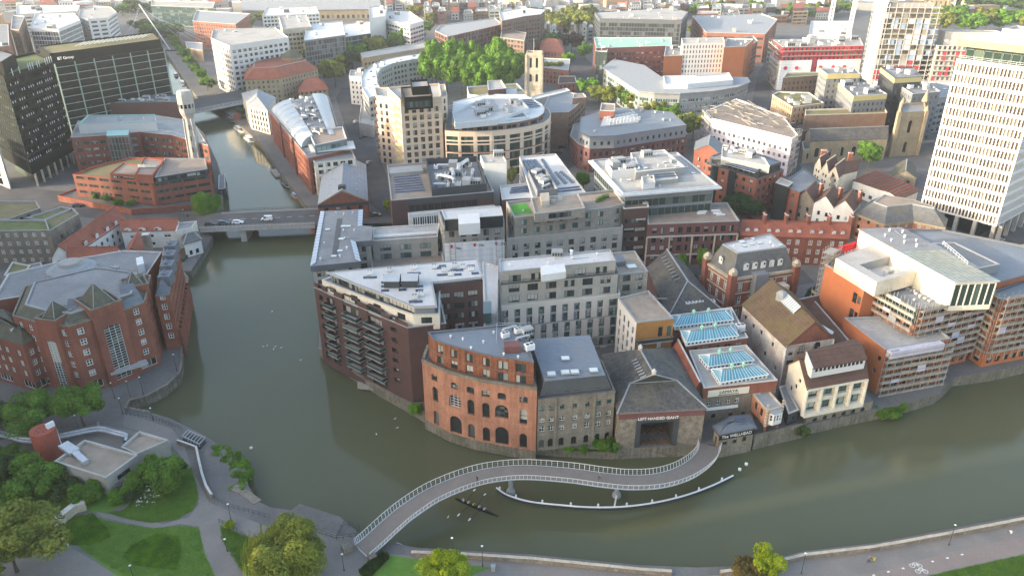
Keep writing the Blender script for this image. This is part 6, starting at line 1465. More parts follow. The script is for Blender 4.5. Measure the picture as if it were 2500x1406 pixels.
bk_ = PL('2440,700 2640,660 2520,600 2190,566 2260,600', 25.); vol(b, PL('2436,690 2520,668 2640,690 2500,600 2300,560 2210,560', 24.5), ZB, 24.5, 'orange_wall', 'roof_blue', None, pp=.5, cap='zinc_dark', name='rear_wall')
vol(b, PL('2390,655 2440,645 2330,592 2275,594', 26.5), 24, 26.5, 'panel_grey', 'roof_felt', None, pp=.2, name='rear_box_wall')
for k in range(6): put(b, 'roof_hatch', *G(2215 + k * 11, 702 + k * 6, zm), zm - .4, .5, .5)
clutter(b, PL('2230,745 2340,720 2300,690 2200,712', zm), zm - .4, 6, kinds=('roof_vent',), m=1); clutter(b, hs, zs + .36, 8, kinds=('roof_vent',), m=1.5)
rail(b, PL('2300,600 2360,650', 30.), 30.2, 1.2, mt='steel_white', step=1.5); finish(b)
s_ = thing('scaffolding', 'scaffold lifts along the river front of the lower orange wing', 'scaffold', group='scaffolds on the orange offices'); scaffold(s_, lo[0], lo[1], .8, 15.4)
mb = MB(); a, c = lo[0], lo[1]; dv = Vector((c[0] - a[0], c[1] - a[1])).normalized(); nu = Vector((dv.y, -dv.x)); mb.prism([(a[0] + nu.x * 2, a[1] + nu.y * 2), (a[0] + nu.x * 2 + dv.x * 16, a[1] + nu.y * 2 + dv.y * 16), (a[0] + nu.x * .3 + dv.x * 16, a[1] + nu.y * .3 + dv.y * 16), (a[0] + nu.x * .3, a[1] + nu.y * .3)], 14.4, 16.3); mb.build('fan_sheeting', 'mesh_wrap', s_)
s_ = thing('scaffolding', 'scaffold round the dark flat terrace of the orange offices', 'scaffold', group='scaffolds on the orange offices'); scaffold(s_, mi[3], mi[0], 15., 24.4); scaffold(s_, mi[0], lerp(mi[0], mi[1], .98), 5., 24.4)
s_ = thing('scaffolding', 'tall scaffold on the right-hand river block of the orange offices', 'scaffold', group='scaffolds on the orange offices'); scaffold(s_, rb[3], rb[0], 6., 24.4); scaffold(s_, rb[0], rb[1], 6., 24.4)
s_ = thing('scaffolding', 'scaffold stair tower at the left end of the orange upper wall', 'scaffold', group='scaffolds on the orange offices')
p0,p1 = G(2000,652,22.),G(2018,640,22.); scaffold(s_,p0,p1,ZB,27,.2,3.4,1.7,1.6); scaffold(s_,G(1996,690,14),G(2120,770,14),ZB,12.5,.2,1.4)
b = bldg('roof_walkway_frame', 'bright red steel roof railing behind the orange upper wall', 'railing')
a,c = G(2030,618,25.),G(2092,598,25.); mb = MB()
for z in (24.4,25.2,26.): mb.bar((*a,z),(*c,z),.35,.5)
for i in range(9): p = lerp(a,c,i / 8); mb.bar((*p,23.),(*p,26.3),.25)
mb.build('red_rail', 'rail_red', b)
b = bldg('white_office_tower', 'tall white concrete office tower on columns with rows of small windows', 'tower block')
A = Vector(G(2235,548,ZB)); B = Vector(G(2418,600,ZB)); d = (B - A); Lw = d.length; d /= Lw; n_ = Vector((-d.y,d.x))
q = [tuple(A),tuple(B),tuple(B + n_ * 30),tuple(A + n_ * 30)]
zt = 66.5; cw = dict(fl=3.95, h=2.75, s=.6, st='sT', fr='panel_white', gl='glass_brown', dep=.55, mg=.5)
vol(b, q, 10.5, zt, 'panel_white', 'roof_pale', S(bay=1.2, w=.82, cols=22, **cw), {1: S(bay=1.2, w=.82, **{**cw, 'gl': 'glass_dark'})}, pp=.6, cap='panel_white')
mb = MB(); mb.face([(*p, 10.5) for p in reversed(q)]); mb.build('soffit', 'concrete', b)
vol(b, inset(q, 1.6), zt - .4, 71., 'glass_green', None, S(bay=3, fl=4, w=2.8, h=3.6, s=.3, n=1, st='n', gl='glass_green', fr='steel_white', mg=.2), name='glazed_storey')
mb = MB(); mb.prism(inset(q, -.9), 71., 73.4, 0, 1, bottom=True); mb.build('crown_slab', ['stone_tan', 'roof_white'], b); rail(b, inset(q, .3), zt + .1, 1.2, True, 'steel_white', 2.5)
put(b, 'plant_box', *lerp(q[0], q[2], .45), 73.4, .5, 1.6); vol(b, inset(q, 9), 73, 77, 'panel_white', 'roof_pale', None, name='plant_wall')
for i in range(5):
 for e_ in ((q[0],q[1]),(q[1],q[2])):
  p = lerp(*e_, i / 4.); c = centroid(q); p = lerp(p, c, .06); m_ = MB(); m_.box(p[0], p[1], ZB, 10.5, 1.3, 1.3, math.atan2(d.y, d.x)); m_.build('column', 'concrete', b)
vol(b, inset(q, 7), ZB, 10.5, 'glass_dark', None, None, name='lobby_wall')
finish(b)
b = bldg('mansard_office', 'ornate red brick and stone office with grey mansard roof, dormers and corner turrets', 'offices')
ze = 17.; q = PL('1788,680 1942,658 1880,604 1726,640', ze)
st_ = dict(fr='frame_white', gl='glass_home', dep=.35)
fr0 = [S(bay=3.6, fl=4.2, w=1.7, h=2.8, s=.9, n=3, st='gT', mg=1.2, **st_)]
vol(b, q, ZB, ze, 'brick_red', None, fr0)
for z in (ZB + 4.4, ZB + 8.6, ze - 1.9): band(b, q, z, z + .45, .12, 'stone_pale', 'string_course')
band(b, q, ze - .6, ze + .1, .5, 'stone_pale', 'cornice', th=.4)
t = mansard(b, inset(q, .3), ze, 23.4, 2.6, 'slate', 'roof_white')
i_ = inset(q,.9); dA = math.atan2(q[1][1] - q[0][1],q[1][0] - q[0][0])
for k in range(5): p = lerp(i_[0],i_[1],.2 + k * .145); dormer(b,p[0],p[1],ze + 1.6,dA,1.5,2.,2.2)
p = lerp(i_[3],i_[0],.4); dormer(b,p[0],p[1],ze + 1.6,math.atan2(q[0][1] - q[3][1],q[0][0] - q[3][0]),1.5,2.,2.2)
for p in q: m_ = MB(); m_.box(p[0], p[1], ZB, ze + 1.2, 2., 2., dA); m_.box(p[0], p[1], ze + 1.2, ze + 2.4, 1.8, 1.8, dA, 1); m_.cyl(p[0], p[1], ze + 2.4, ze + 3.2, 1.2, .6, 4, 1); m_.build('corner_turret', ['brick_red', 'stone_pale'], b)
p = lerp(q[0], q[1], .42); m_ = MB(); m_.box(p[0], p[1] - .6, ZB + 8, ze + 1., 4.4, 3., dA); m_.build('blue_plant_box', 'panel_slate', b)
p = lerp(q[0], q[1], .68); m_ = MB(); m_.box(p[0], p[1] - 1., ZB, ze - 3.5, 7.5, 4., dA); m_.build('rear_outshot', 'render_cream', b)
clutter(b, t, 23.4, 10, m=1, kinds=('roof_vent', 'skylight')); finish(b)
R0,R1 = G(1808,572,13.5),G(2072,582,13.5); K0,K1 = G(1812,548,13.5),G(2072,552,13.5)
names = ('leftmost house of the red-tiled brick terrace', 'second house from the left in the red-tiled brick terrace', 'middle house of the red-tiled brick terrace', 'fourth house from the left in the red-tiled brick terrace', 'house at the right end of the red-tiled brick terrace')
for i in range(5):
 b = bldg('terraced_house', names[i], 'house', group='brick terrace with red tiled roofs')
 q = [lerp(R0,R1,i / 5),lerp(R0,R1,(i + .995) / 5),lerp(K0,K1,(i + .995) / 5),lerp(K0,K1,i / 5)]
 vol(b, q, ZB, 13.5, 'brick_red', None, {}, {0: S(bay=3.3, fl=3.3, w=1.3, h=1.9, s=.8, st='gT', fr='frame_white', gl='glass_home', mg=.7, dep=.2)})
 pitched(b, q, 13.5, 17., 'tile_red', 'brick_red', 'w', ov=.3, ridge_cap='tile_red')
 for t in (.3, .7): p = lerp(lerp(q[0], q[1], t), lerp(q[3], q[2], t), .12); dormer(b, p[0], p[1], 13.7, 0, 1.2, 1.5, 2., rm='tile_red')
 p = lerp(q[1],q[2],.5); chimney(b,p[0],p[1],14,19.4,1.57,2.4,.7); finish(b)
b = bldg('dark_top_offices', 'red brick offices with dark metal top storey and solar roof', 'offices')
z1 = 20.; q = PL('1722,400 1848,438 1914,415 1800,372', z1); bk4 = S(bay=3.6, fl=3.4, w=1.5, h=1.6, s=1., st='m', gl='glass_dark')
vol(b, q, ZB, z1, 'brick_red', 'roof_felt', bk4, pp=.3, cap='zinc_dark')
vol(b, inset(q, 1.2), z1 - .3, 23.2, 'panel_dark', 'roof_blue', S(bay=2.6, fl=3, w=2.2, h=1.8, s=.7, n=1, st='n'), pp=.3, cap='zinc_dark', name='top_storey_wall')
rows_of(b, 'solar_panel', PL('1770,402 1840,422 1852,416 1782,396', 23.2), 23., 10, 2, 1.2)
vol(b, PL('1762,378 1880,400 1868,380 1764,352', 26.), 22, 25., 'panel_grey', 'roof_pale', None, pp=.4, name='plant_wall'); clutter(b, PL('1766,372 1860,390 1850,380 1768,356', 25.), 25., 8, m=.6, kinds=('air_conditioner', 'plant_box'))
for t in (.2, .55): p = lerp(q[0], q[1], t); m_ = MB(); m_.box(p[0], p[1], ZB, 20.3, 3.4, 1., math.atan2(q[1][1] - q[0][1], q[1][0] - q[0][0])); m_.build('glazed_bay', 'glass_dark', b)
finish(b)
b = bldg('slate_roof_offices', 'dark slate pitched office behind the dark-topped red offices', 'offices'); q = PL('1696,360 1760,372 1764,345 1700,340', 20.); vol(b, q, ZB, 19., 'brick_red', None, bk4); pitched(b, q, 19, 22.5, 'slate_blue', 'brick_red', 'd', ov=.3); finish(b)
b = bldg('corner_brick_offices', 'red brick corner offices with slate roof and glazed stair next to white gabled houses', 'offices')
q = PL('1906,452 1952,470 2008,446 1962,410', 17.); vol(b, q, ZB, 17., 'brick_red', 'roof_felt', bk4, pp=.3, cap='zinc_dark'); vol(b, PL('1894,446 1924,456 1936,446 1906,434', 18.), ZB, 18., 'glass_dark', 'roof_pale', None, pp=.2, name='glass_stair'); finish(b)
for i, (s, lab, wm, cat) in enumerate((('1944,480 1988,494 2010,468 1966,458', 'grey brick house with dark tiled roof left of the white gabled pair', 'stone_grey', 'house'), ('1988,494 2036,506 2056,478 2010,468', 'left house of the white gabled pair with a red chimney', 'render_white', 'house'), ('2036,506 2084,514 2104,488 2056,478', 'right house of the white gabled pair beside the slate hipped hall', 'render_white', 'house'))):
 b = bldg('gabled_house', lab, cat); q = PL(s, 14.5); vol(b, q, ZB, 14.5, wm, None, S(bay=3., fl=3.1, w=1.1, h=1.6, s=.9, st='gT', fr='frame_white' if i else 'frame_white', gl='glass_dark'))
 pitched(b, q, 14.5, 18., 'tile_dark', wm, 'd', ov=.2, ridge_cap='tile_dark'); p = lerp(q[1], q[2], .6); chimney(b, p[0], p[1], 15, 19.4, .5); finish(b)
b = bldg('slate_hip_hall', 'red brick hall with large slate hipped roof and polygonal brick end', 'hall')
q = PL('2086,520 2160,548 2230,540 2306,556 2312,535 2240,510 2130,490', 12.5); vol(b, q, ZB, 12.5, 'brick_orange', None, S(bay=3.4, fl=3.2, w=1.2, h=1.6, s=1., st='gT', fr='frame_white'))
band(b, q, 11.7, 12.6, .3, 'stone_tan', 'corbel_band'); mansard(b, inset(q, -.3), 12.5, 17., 5.2, 'slate', 'roof_brown'); finish(b)
b = bldg('ribbed_brown_hall', 'low white hall with ribbed brown metal roof in front of the church tower', 'hall')
q = PL('2084,440 2196,486 2242,466 2138,418', 9.5); vol(b, q, ZB, 9.5, 'render_white', None, S(bay=4, fl=4, w=2, h=1.6, s=1.4, st='m')); pitched(b, q, 9.5, 10.6, 'tile_dark', 'render_white', 'd', ov=.4, ridge_cap=None, kick=.8)
for i in range(12): A_, B_ = lerp(q[0], q[1], (i + .5) / 12), lerp(q[3], q[2], (i + .5) / 12); m_ = MB(); m_.bar((*A_, 10.5 + .02 * i), (*B_, 10.5 + .02 * i), .2, .25); m_.build('roof_rib', 'trim_red', b)
finish(b)
for i, (s, lab) in enumerate((('1990,400 2006,410 2026,398 2010,386', 'cream jettied house with pointed gables, left of its row'), ('2006,410 2024,420 2046,405 2026,396', 'cream jettied house with pointed gables, middle of its row'), ('2024,420 2048,432 2068,414 2046,404', 'cream jettied house with pointed gables, right of its row'))):
 b = bldg('jettied_house', lab, 'house'); q = PL(s, 12.5); vol(b, q, ZB, 12.5, 'render_cream', None, S(bay=2.4, fl=2.8, w=1.2, h=1.3, s=.9, st='m', gl='glass_dark')); pitched(b, q, 12.5, 16.5, 'tile_dark', 'render_cream', 'd', ov=.3, ridge_cap='stone_pale'); finish(b)
b = bldg('cream_hall', 'plain cream house with dark tiled roof facing the churchyard tree', 'house'); q = PL('2030,432 2094,416 2098,398 2040,404', 12.); vol(b, q, ZB, 12., 'render_cream', None, None); pitched(b, q, 12., 15.5, 'tile_dark', 'render_cream', 'w', ov=.2, ridge_cap=None); chimney(b, *G(2075, 385, 16), 12, 18, 0, 1.8, 1.); chimney(b, *G(2010, 378, 16), 12, 18, 0, 2.4, 1.); finish(b)
b = bldg('church', 'tan stone church with dark lead nave roof and pinnacled square tower', 'church')
q = PL('1980,345 2168,338 2160,318 1968,325', 14.); vol(b, q, ZB, 14., 'stone_tan', None, S(bay=6, fl=9, w=2.2, h=4.5, s=3, st='g', arch=True, n=1)); pitched(b, q, 14., 18., 'slate_dark', 'stone_tan', 'w', ov=.2)
q = PL('1962,366 2030,358 2020,340 1958,346', 10.); vol(b, q, ZB, 10., 'stone_tan', 'slate', S(bay=4, fl=6, w=1.6, h=3, s=2, st='g', arch=True, n=1), pp=.3, name='aisle_wall')
zt = 25.5
tq = [G(2196,276,zt),G(2262,272,zt),G(2258,250,zt),G(2203,253,zt)]
vol(b, tq, ZB, zt, 'stone_tan', 'roof_felt', [dict(S(st='n', arch=True, dep=.6, gl='glass_dark', fr='stone_tan'), ops=lambda L: [(L * .5 - 1.1, L * .5 + 1.1, zt - 10.5, zt - 4.2), (L * .5 - 1.1, L * .5 + 1.1, zt - 20.5, zt - 15.)])], pp=1., cap='stone_tan', name='tower_wall')
for z in (zt - 3., zt - 13.): band(b, tq, z, z + .5, .3, 'stone_tan', 'string_course')
for k,p in enumerate(tq):
 m_ = MB(); m_.box(p[0], p[1], ZB, zt + .5, 1.7, 1.7, .1); h = 6.5 if k == 2 else 2.6; m_.cyl(p[0], p[1], zt + .5, zt + .5 + h, 1.1 if k < 2 else (1.9 if k == 2 else 1.1), .05, 8); m_.build('pinnacle', 'stone_tan', b)
finish(b)
b = bldg('vestry', 'low stone vestry with mossy roof at the foot of the church tower', 'church'); q = PL('2180,418 2240,424 2236,395 2190,392', 10.); vol(b, q, ZB, 8., 'stone_grey', None, S(bay=4, fl=5, w=1.4, h=2.2, s=1.4, st='g', arch=True, n=1)); pitched(b, q, 8., 11., 'slate_olive', 'stone_grey', 'd', ov=.2); finish(b)
b = bldg('corner_depot', 'low orange brick depot with pale flat roof at the right edge', 'depot'); q = PL('2442,640 2600,690 2600,590 2470,600', 8.); vol(b, q, ZB, 8., 'brick_orange', 'roof_pale', S(bay=8, fl=4, w=1.6, h=2, s=1., n=1, st='n'), pp=.4); finish(b)
# farther town: name,label,roof outline px,height,wall,roof,window rhythm,roof clutter
OF = lambda **k: S(**{**dict(bay=3.4, fl=3.5, w=2.3, h=1.8, s=.9, st='m', gl='glass_far', fr='frame_dark', mg=.8, dep=.25), **k})
SPC = {'o': OF(), 'r': OF(bay=6, w=5.2, h=1.7, st='n'), 'g': OF(bay=2.4, w=2.2, h=2.9, s=.3, st='n'), 'h': OF(bay=3., w=1.2, h=1.6, fl=3.1), 's': OF(bay=2.2, w=.9, h=2., fl=3.2, s=.6), 'w': OF(bay=4.2, w=2.6, h=1.9), 'n': None}
FARB = [
 ('white_grid_office', 'large white office with square windows and a glazed corner stair', 'offices', '515,94 560,112 704,92 672,68 520,72', 37, 'panel_white', 'roof_pale', 'w', 4),
 ('crescent_tan_hall', 'long tan stone block with pale flat roof left of the big green trees', 'offices', '886,142 1044,116 1040,102 880,130', 20, 'brick_buff', 'roof_pale', 'o', 0),
 ('white_link_block', 'low white block at the outer end of the crescent building', 'offices', '852,186 905,190 905,170 855,172', 21, 'panel_white', 'roof_pale', 'h', 3),
 ('red_stripe_office', 'red brick office with white stripe bands and black corner glazing', 'offices', '934,46 1000,62 1034,52 1000,28 940,28', 30, 'panel_white', 'roof_white', 'r', 6),
 ('white_slab_office', 'white slab tower behind the red striped office', 'offices', '902,46 940,40 945,14 900,18', 34, 'panel_white', 'roof_white', 'n', 3),
 ('blue_glass_office', 'blue-grey glass office with flat white roof left of the striped office', 'offices', '742,100 842,86 835,52 748,60', 32, 'panel_slate', 'metal_white', 'g', 6),
 ('blue_atrium_office', 'pale blue glass office with curved atrium roof and silver columns', 'offices', '838,92 946,76 925,52 836,60', 21, 'glass_teal', 'metal_white', 'g', 5),
 ('pale_stone_office', 'pale stone office behind the white grid office', 'offices', '690,72 760,66 748,36 680,40', 34, 'stone_pale', 'roof_pale', 'o', 5),
 ('white_roof_offices', 'wide white-roofed office further behind the stone office', 'offices', '640,40 780,34 770,16 650,20', 24, 'render_white', 'roof_white', 'o', 5),
 ('red_curve_offices', 'long red brick offices with pale green metal roof above the trees', 'offices', '1062,76 1092,90 1226,60 1208,44 1075,62', 28, 'brick_far', 'slate_grey', 'g', 0),
 ('brown_round_office', 'brown office block with rounded glazed corner and white roof ring', 'offices', '1225,52 1282,40 1320,36 1330,26 1270,20 1218,30', 34, 'brick_brown', 'roof_white', 'o', 3),
 ('brown_square_office', 'brown square office in front of the rounded one', 'offices', '1222,92 1280,100 1285,80 1225,70', 24, 'brick_brown', 'roof_brown', 'o', 0),
 ('dark_zinc_office', 'dark zinc-clad office with large glazed centre and busy roof', 'offices', '1464,46 1664,50 1680,30 1640,18 1452,30', 34, 'zinc_dark', 'roof_pale', 'g', 16),
 ('red_courtyard_office', 'red brick office with grey hipped roofs and white plant deck', 'offices', '1724,80 1868,84 1898,48 1860,34 1690,40', 26, 'brick_far', 'slate_grey', 'r', 9),
 ('green_roof_office', 'dark brick office with pale green metal roof deck and white corner', 'offices', '1456,118 1640,112 1640,92 1450,92', 27, 'brick_purple', 'copper_green', 'o', 10),
 ('slotted_hotel', 'white hotel with rows of narrow slot windows', 'hotel', '1666,106 1770,104 1766,92 1664,94', 36, 'panel_white', 'roof_pale', 's', 4),
 ('orange_hotel_wing', 'orange brick hotel wing at the right of the slotted white facade', 'hotel', '1768,116 1820,114 1840,96 1775,94', 34, 'orange_wall', 'roof_felt', 'n', 4),
 ('orange_hotel_stub', 'short orange brick hotel wing at the left of the slotted white facade', 'hotel', '1621,138 1667,136 1668,114 1626,112', 28, 'orange_wall', 'roof_felt', 'n', 4),
 ('hotel_link', 'narrow red brick building behind the orange hotel wing', 'building', '1822,118 1850,100 1838,88 1800,94', 27, 'brick_far', 'slate', 'o', 0),
 ('crane_site_office', 'white low building with arched dormers behind the cranes', 'building', '1975,85 2080,88 2078,52 1980,52', 26, 'panel_white', 'roof_white', 'w', 8),
 ('brick_garden_flats', 'brown brick flats with planted roof in front of the wrapped site', 'apartments', '1912,190 2000,184 2000,176 1920,178', 27, 'brick_brown', 'roof_green', 'h', 0),
 ('roof_garden_block', 'tan block with sedum garden and white cube on the roof', 'apartments', '1886,232 1935,262 2012,252 1975,226 1900,224', 22, 'brick_buff', 'roof_moss', 'h', 5),
 ('yellow_top_tower', 'grey and yellow flats with a yellow top band facing the wrapped site', 'apartments', '2020,182 2100,180 2088,166 2000,167', 33, 'panel_slate', 'roof_felt', 'h', 5),
 ('yellow_side_flats', 'grey flats with sunlit yellow side and brick base behind the church', 'apartments', '2084,236 2166,230 2104,192 2036,193', 28, 'panel_slate', 'roof_felt', 'h', 12),
 ('yellow_band_flats', 'dark flats with yellow parapet band beside the white tower', 'apartments', '2185,192 2252,188 2230,164 2150,165', 34, 'panel_dark', 'roof_felt', 'h', 4),
 ('grey_band_flats', 'lower grey flats in front of the yellow banded ones', 'apartments', '2228,230 2296,224 2270,205 2192,207', 29, 'panel_slate', 'roof_felt', 'h', 4),
 ('brick_long_base', 'long brown brick block behind the church nave', 'apartments', '1966,282 2166,276 2160,262 1966,268', 20, 'brick_brown', 'roof_moss', 'n', 0),
 ('slate_low_hall', 'low slate-roofed hall behind the wrapped office', 'hall', '1936,322 2050,316 2020,298 1945,300', 13, 'brick_dark', 'slate', 'n', 0),
 ('white_round_office', 'pale office with oval glazed tower at the upper left', 'offices', '192,40 215,48 262,44 284,30 270,18 225,16 195,24', 32, 'panel_white', 'roof_pale', 'r', 3),
 ('white_big_office', 'large white office with saw-tooth roof at the upper left', 'offices', '72,70 142,72 196,50 180,32 86,34', 33, 'panel_white', 'roof_white', 'g', 10),
 ('pale_rear_office', 'pale office wing at the top left behind the white office', 'offices', '40,36 190,28 195,14 40,14', 26, 'concrete_far', 'roof_white', 'r', 8),
 ('red_edge_flats', 'brown brick flats at the upper left edge', 'apartments', '-60,120 22,112 20,60 -60,62', 36, 'brick_far', 'roof_felt', 'h', 2),
 ('dark_edge_flats', 'grey-brown slim block at the upper left edge', 'apartments', '26,72 46,74 60,40 30,38', 36, 'brick_brown', 'roof_felt', 'h', 0),
 ('orange_far_office', 'orange brick office with grey roof behind the white grid office', 'offices', '470,52 575,60 610,34 480,26', 26, 'brick_far', 'slate_grey', 'h', 0),
 ('tan_low_yard', 'low tan building with yard beside the avenue of trees', 'building', '458,118 494,124 494,105 452,102', 12, 'brick_buff', 'slate_grey', 'n', 0),
 ('curved_glass_far', 'long curved pale glass building at the top', 'offices', '368,14 520,20 525,6 370,2', 24, 'glass_teal', 'roof_pale', 'r', 0),
 ('church_hall', 'red brick hall with slate roof right of the leaning tower', 'hall', '1322,165 1388,172 1392,145 1325,142', 14, 'brick_far', 'slate_grey', 'h', 0),
 ('brick_lodge', 'small red brick lodge by the street junction', 'house', '1362,205 1408,202 1404,186 1365,186', 10, 'brick_far', 'tile_dark', 'h', 0),
 ('white_rooflight_hall', 'low hall with white ribbed roof lights behind the curved office', 'hall', '1300,245 1392,222 1382,216 1296,236', 12, 'render_grey', 'metal_white', 'n', 0),
 ('glass_corner_block', 'glazed rounded corner block at the street junction', 'offices', '1454,125 1482,128 1486,108 1456,106', 26, 'glass_green', 'roof_pale', 'g', 3),
 ('white_block_low', 'white low block at the end of the tower street', 'building', '876,300 912,306 914,240 884,236', 10, 'concrete', 'roof_pale', 'n', 0),
]
FSEED = 0
for nm,lab,cat,s,z,wm,rm,sk,nc in FARB:
 b = bldg(nm,lab,cat); q = PL(s,z)
 if area(q) < 0: q = q[::-1]
 vol(b, q, ZB, z, wm, rm, SPC[sk], pp=.6, cap='trim_pale' if 'dark' not in wm else 'trim_dark')
 FSEED += 1
 if 'yellow' in nm: band(b, q, z - 2.6, z - .15, .08, 'panel_yellow', 'yellow_band')
 if nc: clutter(b,q,z - .55,nc,m=2.5,seed=FSEED,s=1.5)
 finish(b)
b = bldg('tan_tiled_offices', 'tan stone offices with red tiled roof and octagonal slate lantern', 'offices')
q = PL('596,192 690,186 772,168 765,150 640,160 600,176', 19.); q = [G(597, 196, 19), G(686, 192, 19), G(776, 170, 19), G(740, 146, 19), G(660, 156, 19), G(600, 176, 19)]
vol(b, q, ZB, 19., 'stone_tan', None, SPC['h']); mansard(b, inset(q, -.6), 19., 25., 7., 'tile_red', 'tile_red')
p = G(712, 138, 27.); m_ = MB(); m_.cyl(p[0], p[1], 22, 27, 7, 7, 8); m_.cyl(p[0], p[1], 27, 32, 8, .3, 8, 1); m_.build('lantern', ['stone_tan', 'slate_olive'], b); finish(b)
b = bldg('red_hip_house', 'small house with bright red hipped roof by the canal street', 'house'); q = PL('728,222 800,214 790,196 735,200', 13.); vol(b, q, ZB, 12., 'stone_tan', None, SPC['h']); pitched(b, q, 12, 17.5, 'tile_red', 'stone_tan', 'w', hip=(.3, .3), ov=.6, ridge_cap='tile_red'); finish(b)
b = bldg('crescent_offices', 'curved grey crescent offices with glazed strip roof round a court', 'offices')
oc = [G(x,y,22) for x,y in ((900,240),(884,214),(882,190),(892,172),(912,156),(944,144),(985,136),(1034,130))]; ic = [G(x,y,22) for x,y in ((1034,142),(995,148),(958,156),(930,168),(920,184),(922,204),(936,228))]
q = oc[::-1] + []; poly = [oc[0]] + [ic[-1]] + ic[::-1][1:] + oc[::-1][:-1]
if area(poly) < 0: poly = poly[::-1]
vol(b, poly, ZB, 22., 'concrete', 'metal_white', SPC['o'], pp=.4, cap='trim_grey'); clutter(b, poly, 21.6, 14, m=2, kinds=('solar_panel', 'skylight', 'air_conditioner'), s=1.6); finish(b)
b = bldg('curved_glass_office', 'sweeping grey office with rounded glazed end and white roof plant', 'offices')
q = [G(x,y,20) for x,y in ((1474,166),(1560,222),(1598,226),(1660,228),(1740,222),(1800,212),(1828,200),(1822,190),(1700,188),(1610,188),(1570,160),(1500,146))]
vol(b, q, ZB, 19.5, 'panel_grey', None, OF(bay=5, w=4.3, h=2., st='W', gl='glass_teal', fr='frame_white')); mb = MB(); mb.prism(inset(q, -1.), 19.5, 20.1, bottom=True); mb.build('roof', 'slate_grey', b)
vol(b, PL('1624,206 1680,206 1790,196 1780,178 1700,184 1620,186', 23.), 20, 23., 'metal_white', 'roof_white', None, pp=.8, cap='metal_white', name='plant_wall'); finish(b)
b = bldg('leaning_church_tower', 'tall tan Gothic church tower standing alone by the trees', 'church tower')
p = Vector(G(1302,240,ZB)); w_ = 5.1; q = [(p.x - w_,p.y - 1),(p.x + w_,p.y - 2),(p.x + w_ + 1,p.y + 8),(p.x - w_ + 1,p.y + 9)]
gs = [dict(S(st='m', arch=True, dep=.6, gl='glass_dark', fr='stone_tan'), ops=lambda L: [(L * .3 - .8, L * .3 + .8, z, z + h) for z, h in ((23, 6.5), (14, 5))] + [(L * .7 - .8, L * .7 + .8, z, z + h) for z, h in ((23, 6.5), (14, 5))])]
vol(b, q, ZB, 32.5, 'stone_pale', 'roof_pale', gs, pp=1.2, cap='stone_pale')
for z in (11.5, 21, 30.5): band(b, q, z, z + .5, .35, 'stone_pale', 'string_course')
for k in q: m_ = MB(); m_.box(k[0], k[1], ZB, 31.5, 2., 2., 0, 0, .7); m_.build('buttress', 'stone_pale', b)
m_ = MB(); m_.bar((p.x, p.y + 3, 32), (p.x, p.y + 3, 41), .25); m_.build('flagpole', 'steel_white', b); finish(b)
for i, (s, lab) in enumerate((('1280,98 1340,90 1330,70 1276,74', 'brown tiled roof beside the rounded brown office'), ('1318,125 1378,130 1370,98 1322,100', 'orange tiled hipped roof behind the leaning tower'), ('1282,135 1300,128 1300,112 1280,114', 'small dark tiled gable left of the leaning tower'))):
 b = bldg('tiled_house', lab, 'house'); q = PL(s, 13.); vol(b, q, ZB, 13., 'brick_far', None, SPC['h']); pitched(b, q, 13., 19., ('tile_dark', 'tile_red', 'tile_dark')[i], 'brick_far', 'w', hip=(.3, .3), ov=.5, ridge_cap=None); finish(b)
b = bldg('sheeted_office', 'office under refurbishment wrapped in white and lilac sheeting with scaffolded roof', 'offices')
z1 = 21.; q = [G(1722,272,z1),G(1740,290,z1),G(1934,338,z1),G(1948,330,z1),G(1912,284,z1),G(1797,242,z1)]
vol(b, q, ZB, z1, 'mesh_wrap', 'roof_brown', OF(bay=3., w=1.4, h=1.6, gl='glass_far'), pp=.4, cap='white_wrap'); band(b, q[:4], z1 - 3.2, z1 - .2, .4, 'white_wrap', 'white_sheet_band', False)
mb = MB(); rr_ = random.Random(9); xs = [p[0] for p in q]; ys = [p[1] for p in q]; k = 0
while k < 110:
 p = (rr_.uniform(min(xs),max(xs)),rr_.uniform(min(ys),max(ys)))
 if inside(p,inset(q,1)):
  a_ = rr_.choice((.25,1.82)) + rr_.uniform(-.1,.1); l = rr_.uniform(2,6); mb.bar((p[0] - math.cos(a_) * l,p[1] - math.sin(a_) * l,z1 + rr_.uniform(.2,2.4)),(p[0] + math.cos(a_) * l,p[1] + math.sin(a_) * l,z1 + rr_.uniform(.2,2.4)),.22); k += 1
mb.build('roof_scaffold', 'scaffold_board', b)['kind'] = 'stuff'; finish(b)
s_ = thing('scaffolding', 'scaffold frame on the street side of the sheeted office', 'scaffold'); scaffold(s_, q[0], q[1], ZB, 23, step=3.); scaffold(s_, q[2], q[3], ZB, 23, step=3.)
b = bldg('wrapped_site_block', 'long construction block wrapped in white with red boarded upper floors', 'construction site')
z1 = 32.; q = PL('1882,118 1912,118 2108,112 2100,90 1895,92', z1); q = [G(1912, 116, z1), G(2108, 112, z1), G(2100, 94, z1), G(1888, 98, z1)]
vol(b, q, ZB, z1, 'red_board', 'roof_pale', OF(bay=3, w=1.5, h=2., s=.7, fl=3.2, gl='glass_far'), pp=.4); clutter(b, q, z1 - .3, 22, m=2, kinds=('plant_box', 'air_conditioner', 'roof_hatch'), s=1.6)
a, c = q[0], q[1]; band(b, [lerp(a, c, 0), lerp(a, c, .38)], ZB, z1 - 9., .9, 'white_wrap', 'white_sheeting', False); band(b, [lerp(a, c, .46), c], ZB, z1 - 9., .9, 'white_wrap', 'white_sheeting', False); band(b, [q[3], a], ZB, z1 - 9., .9, 'white_wrap', 'white_sheeting', False)
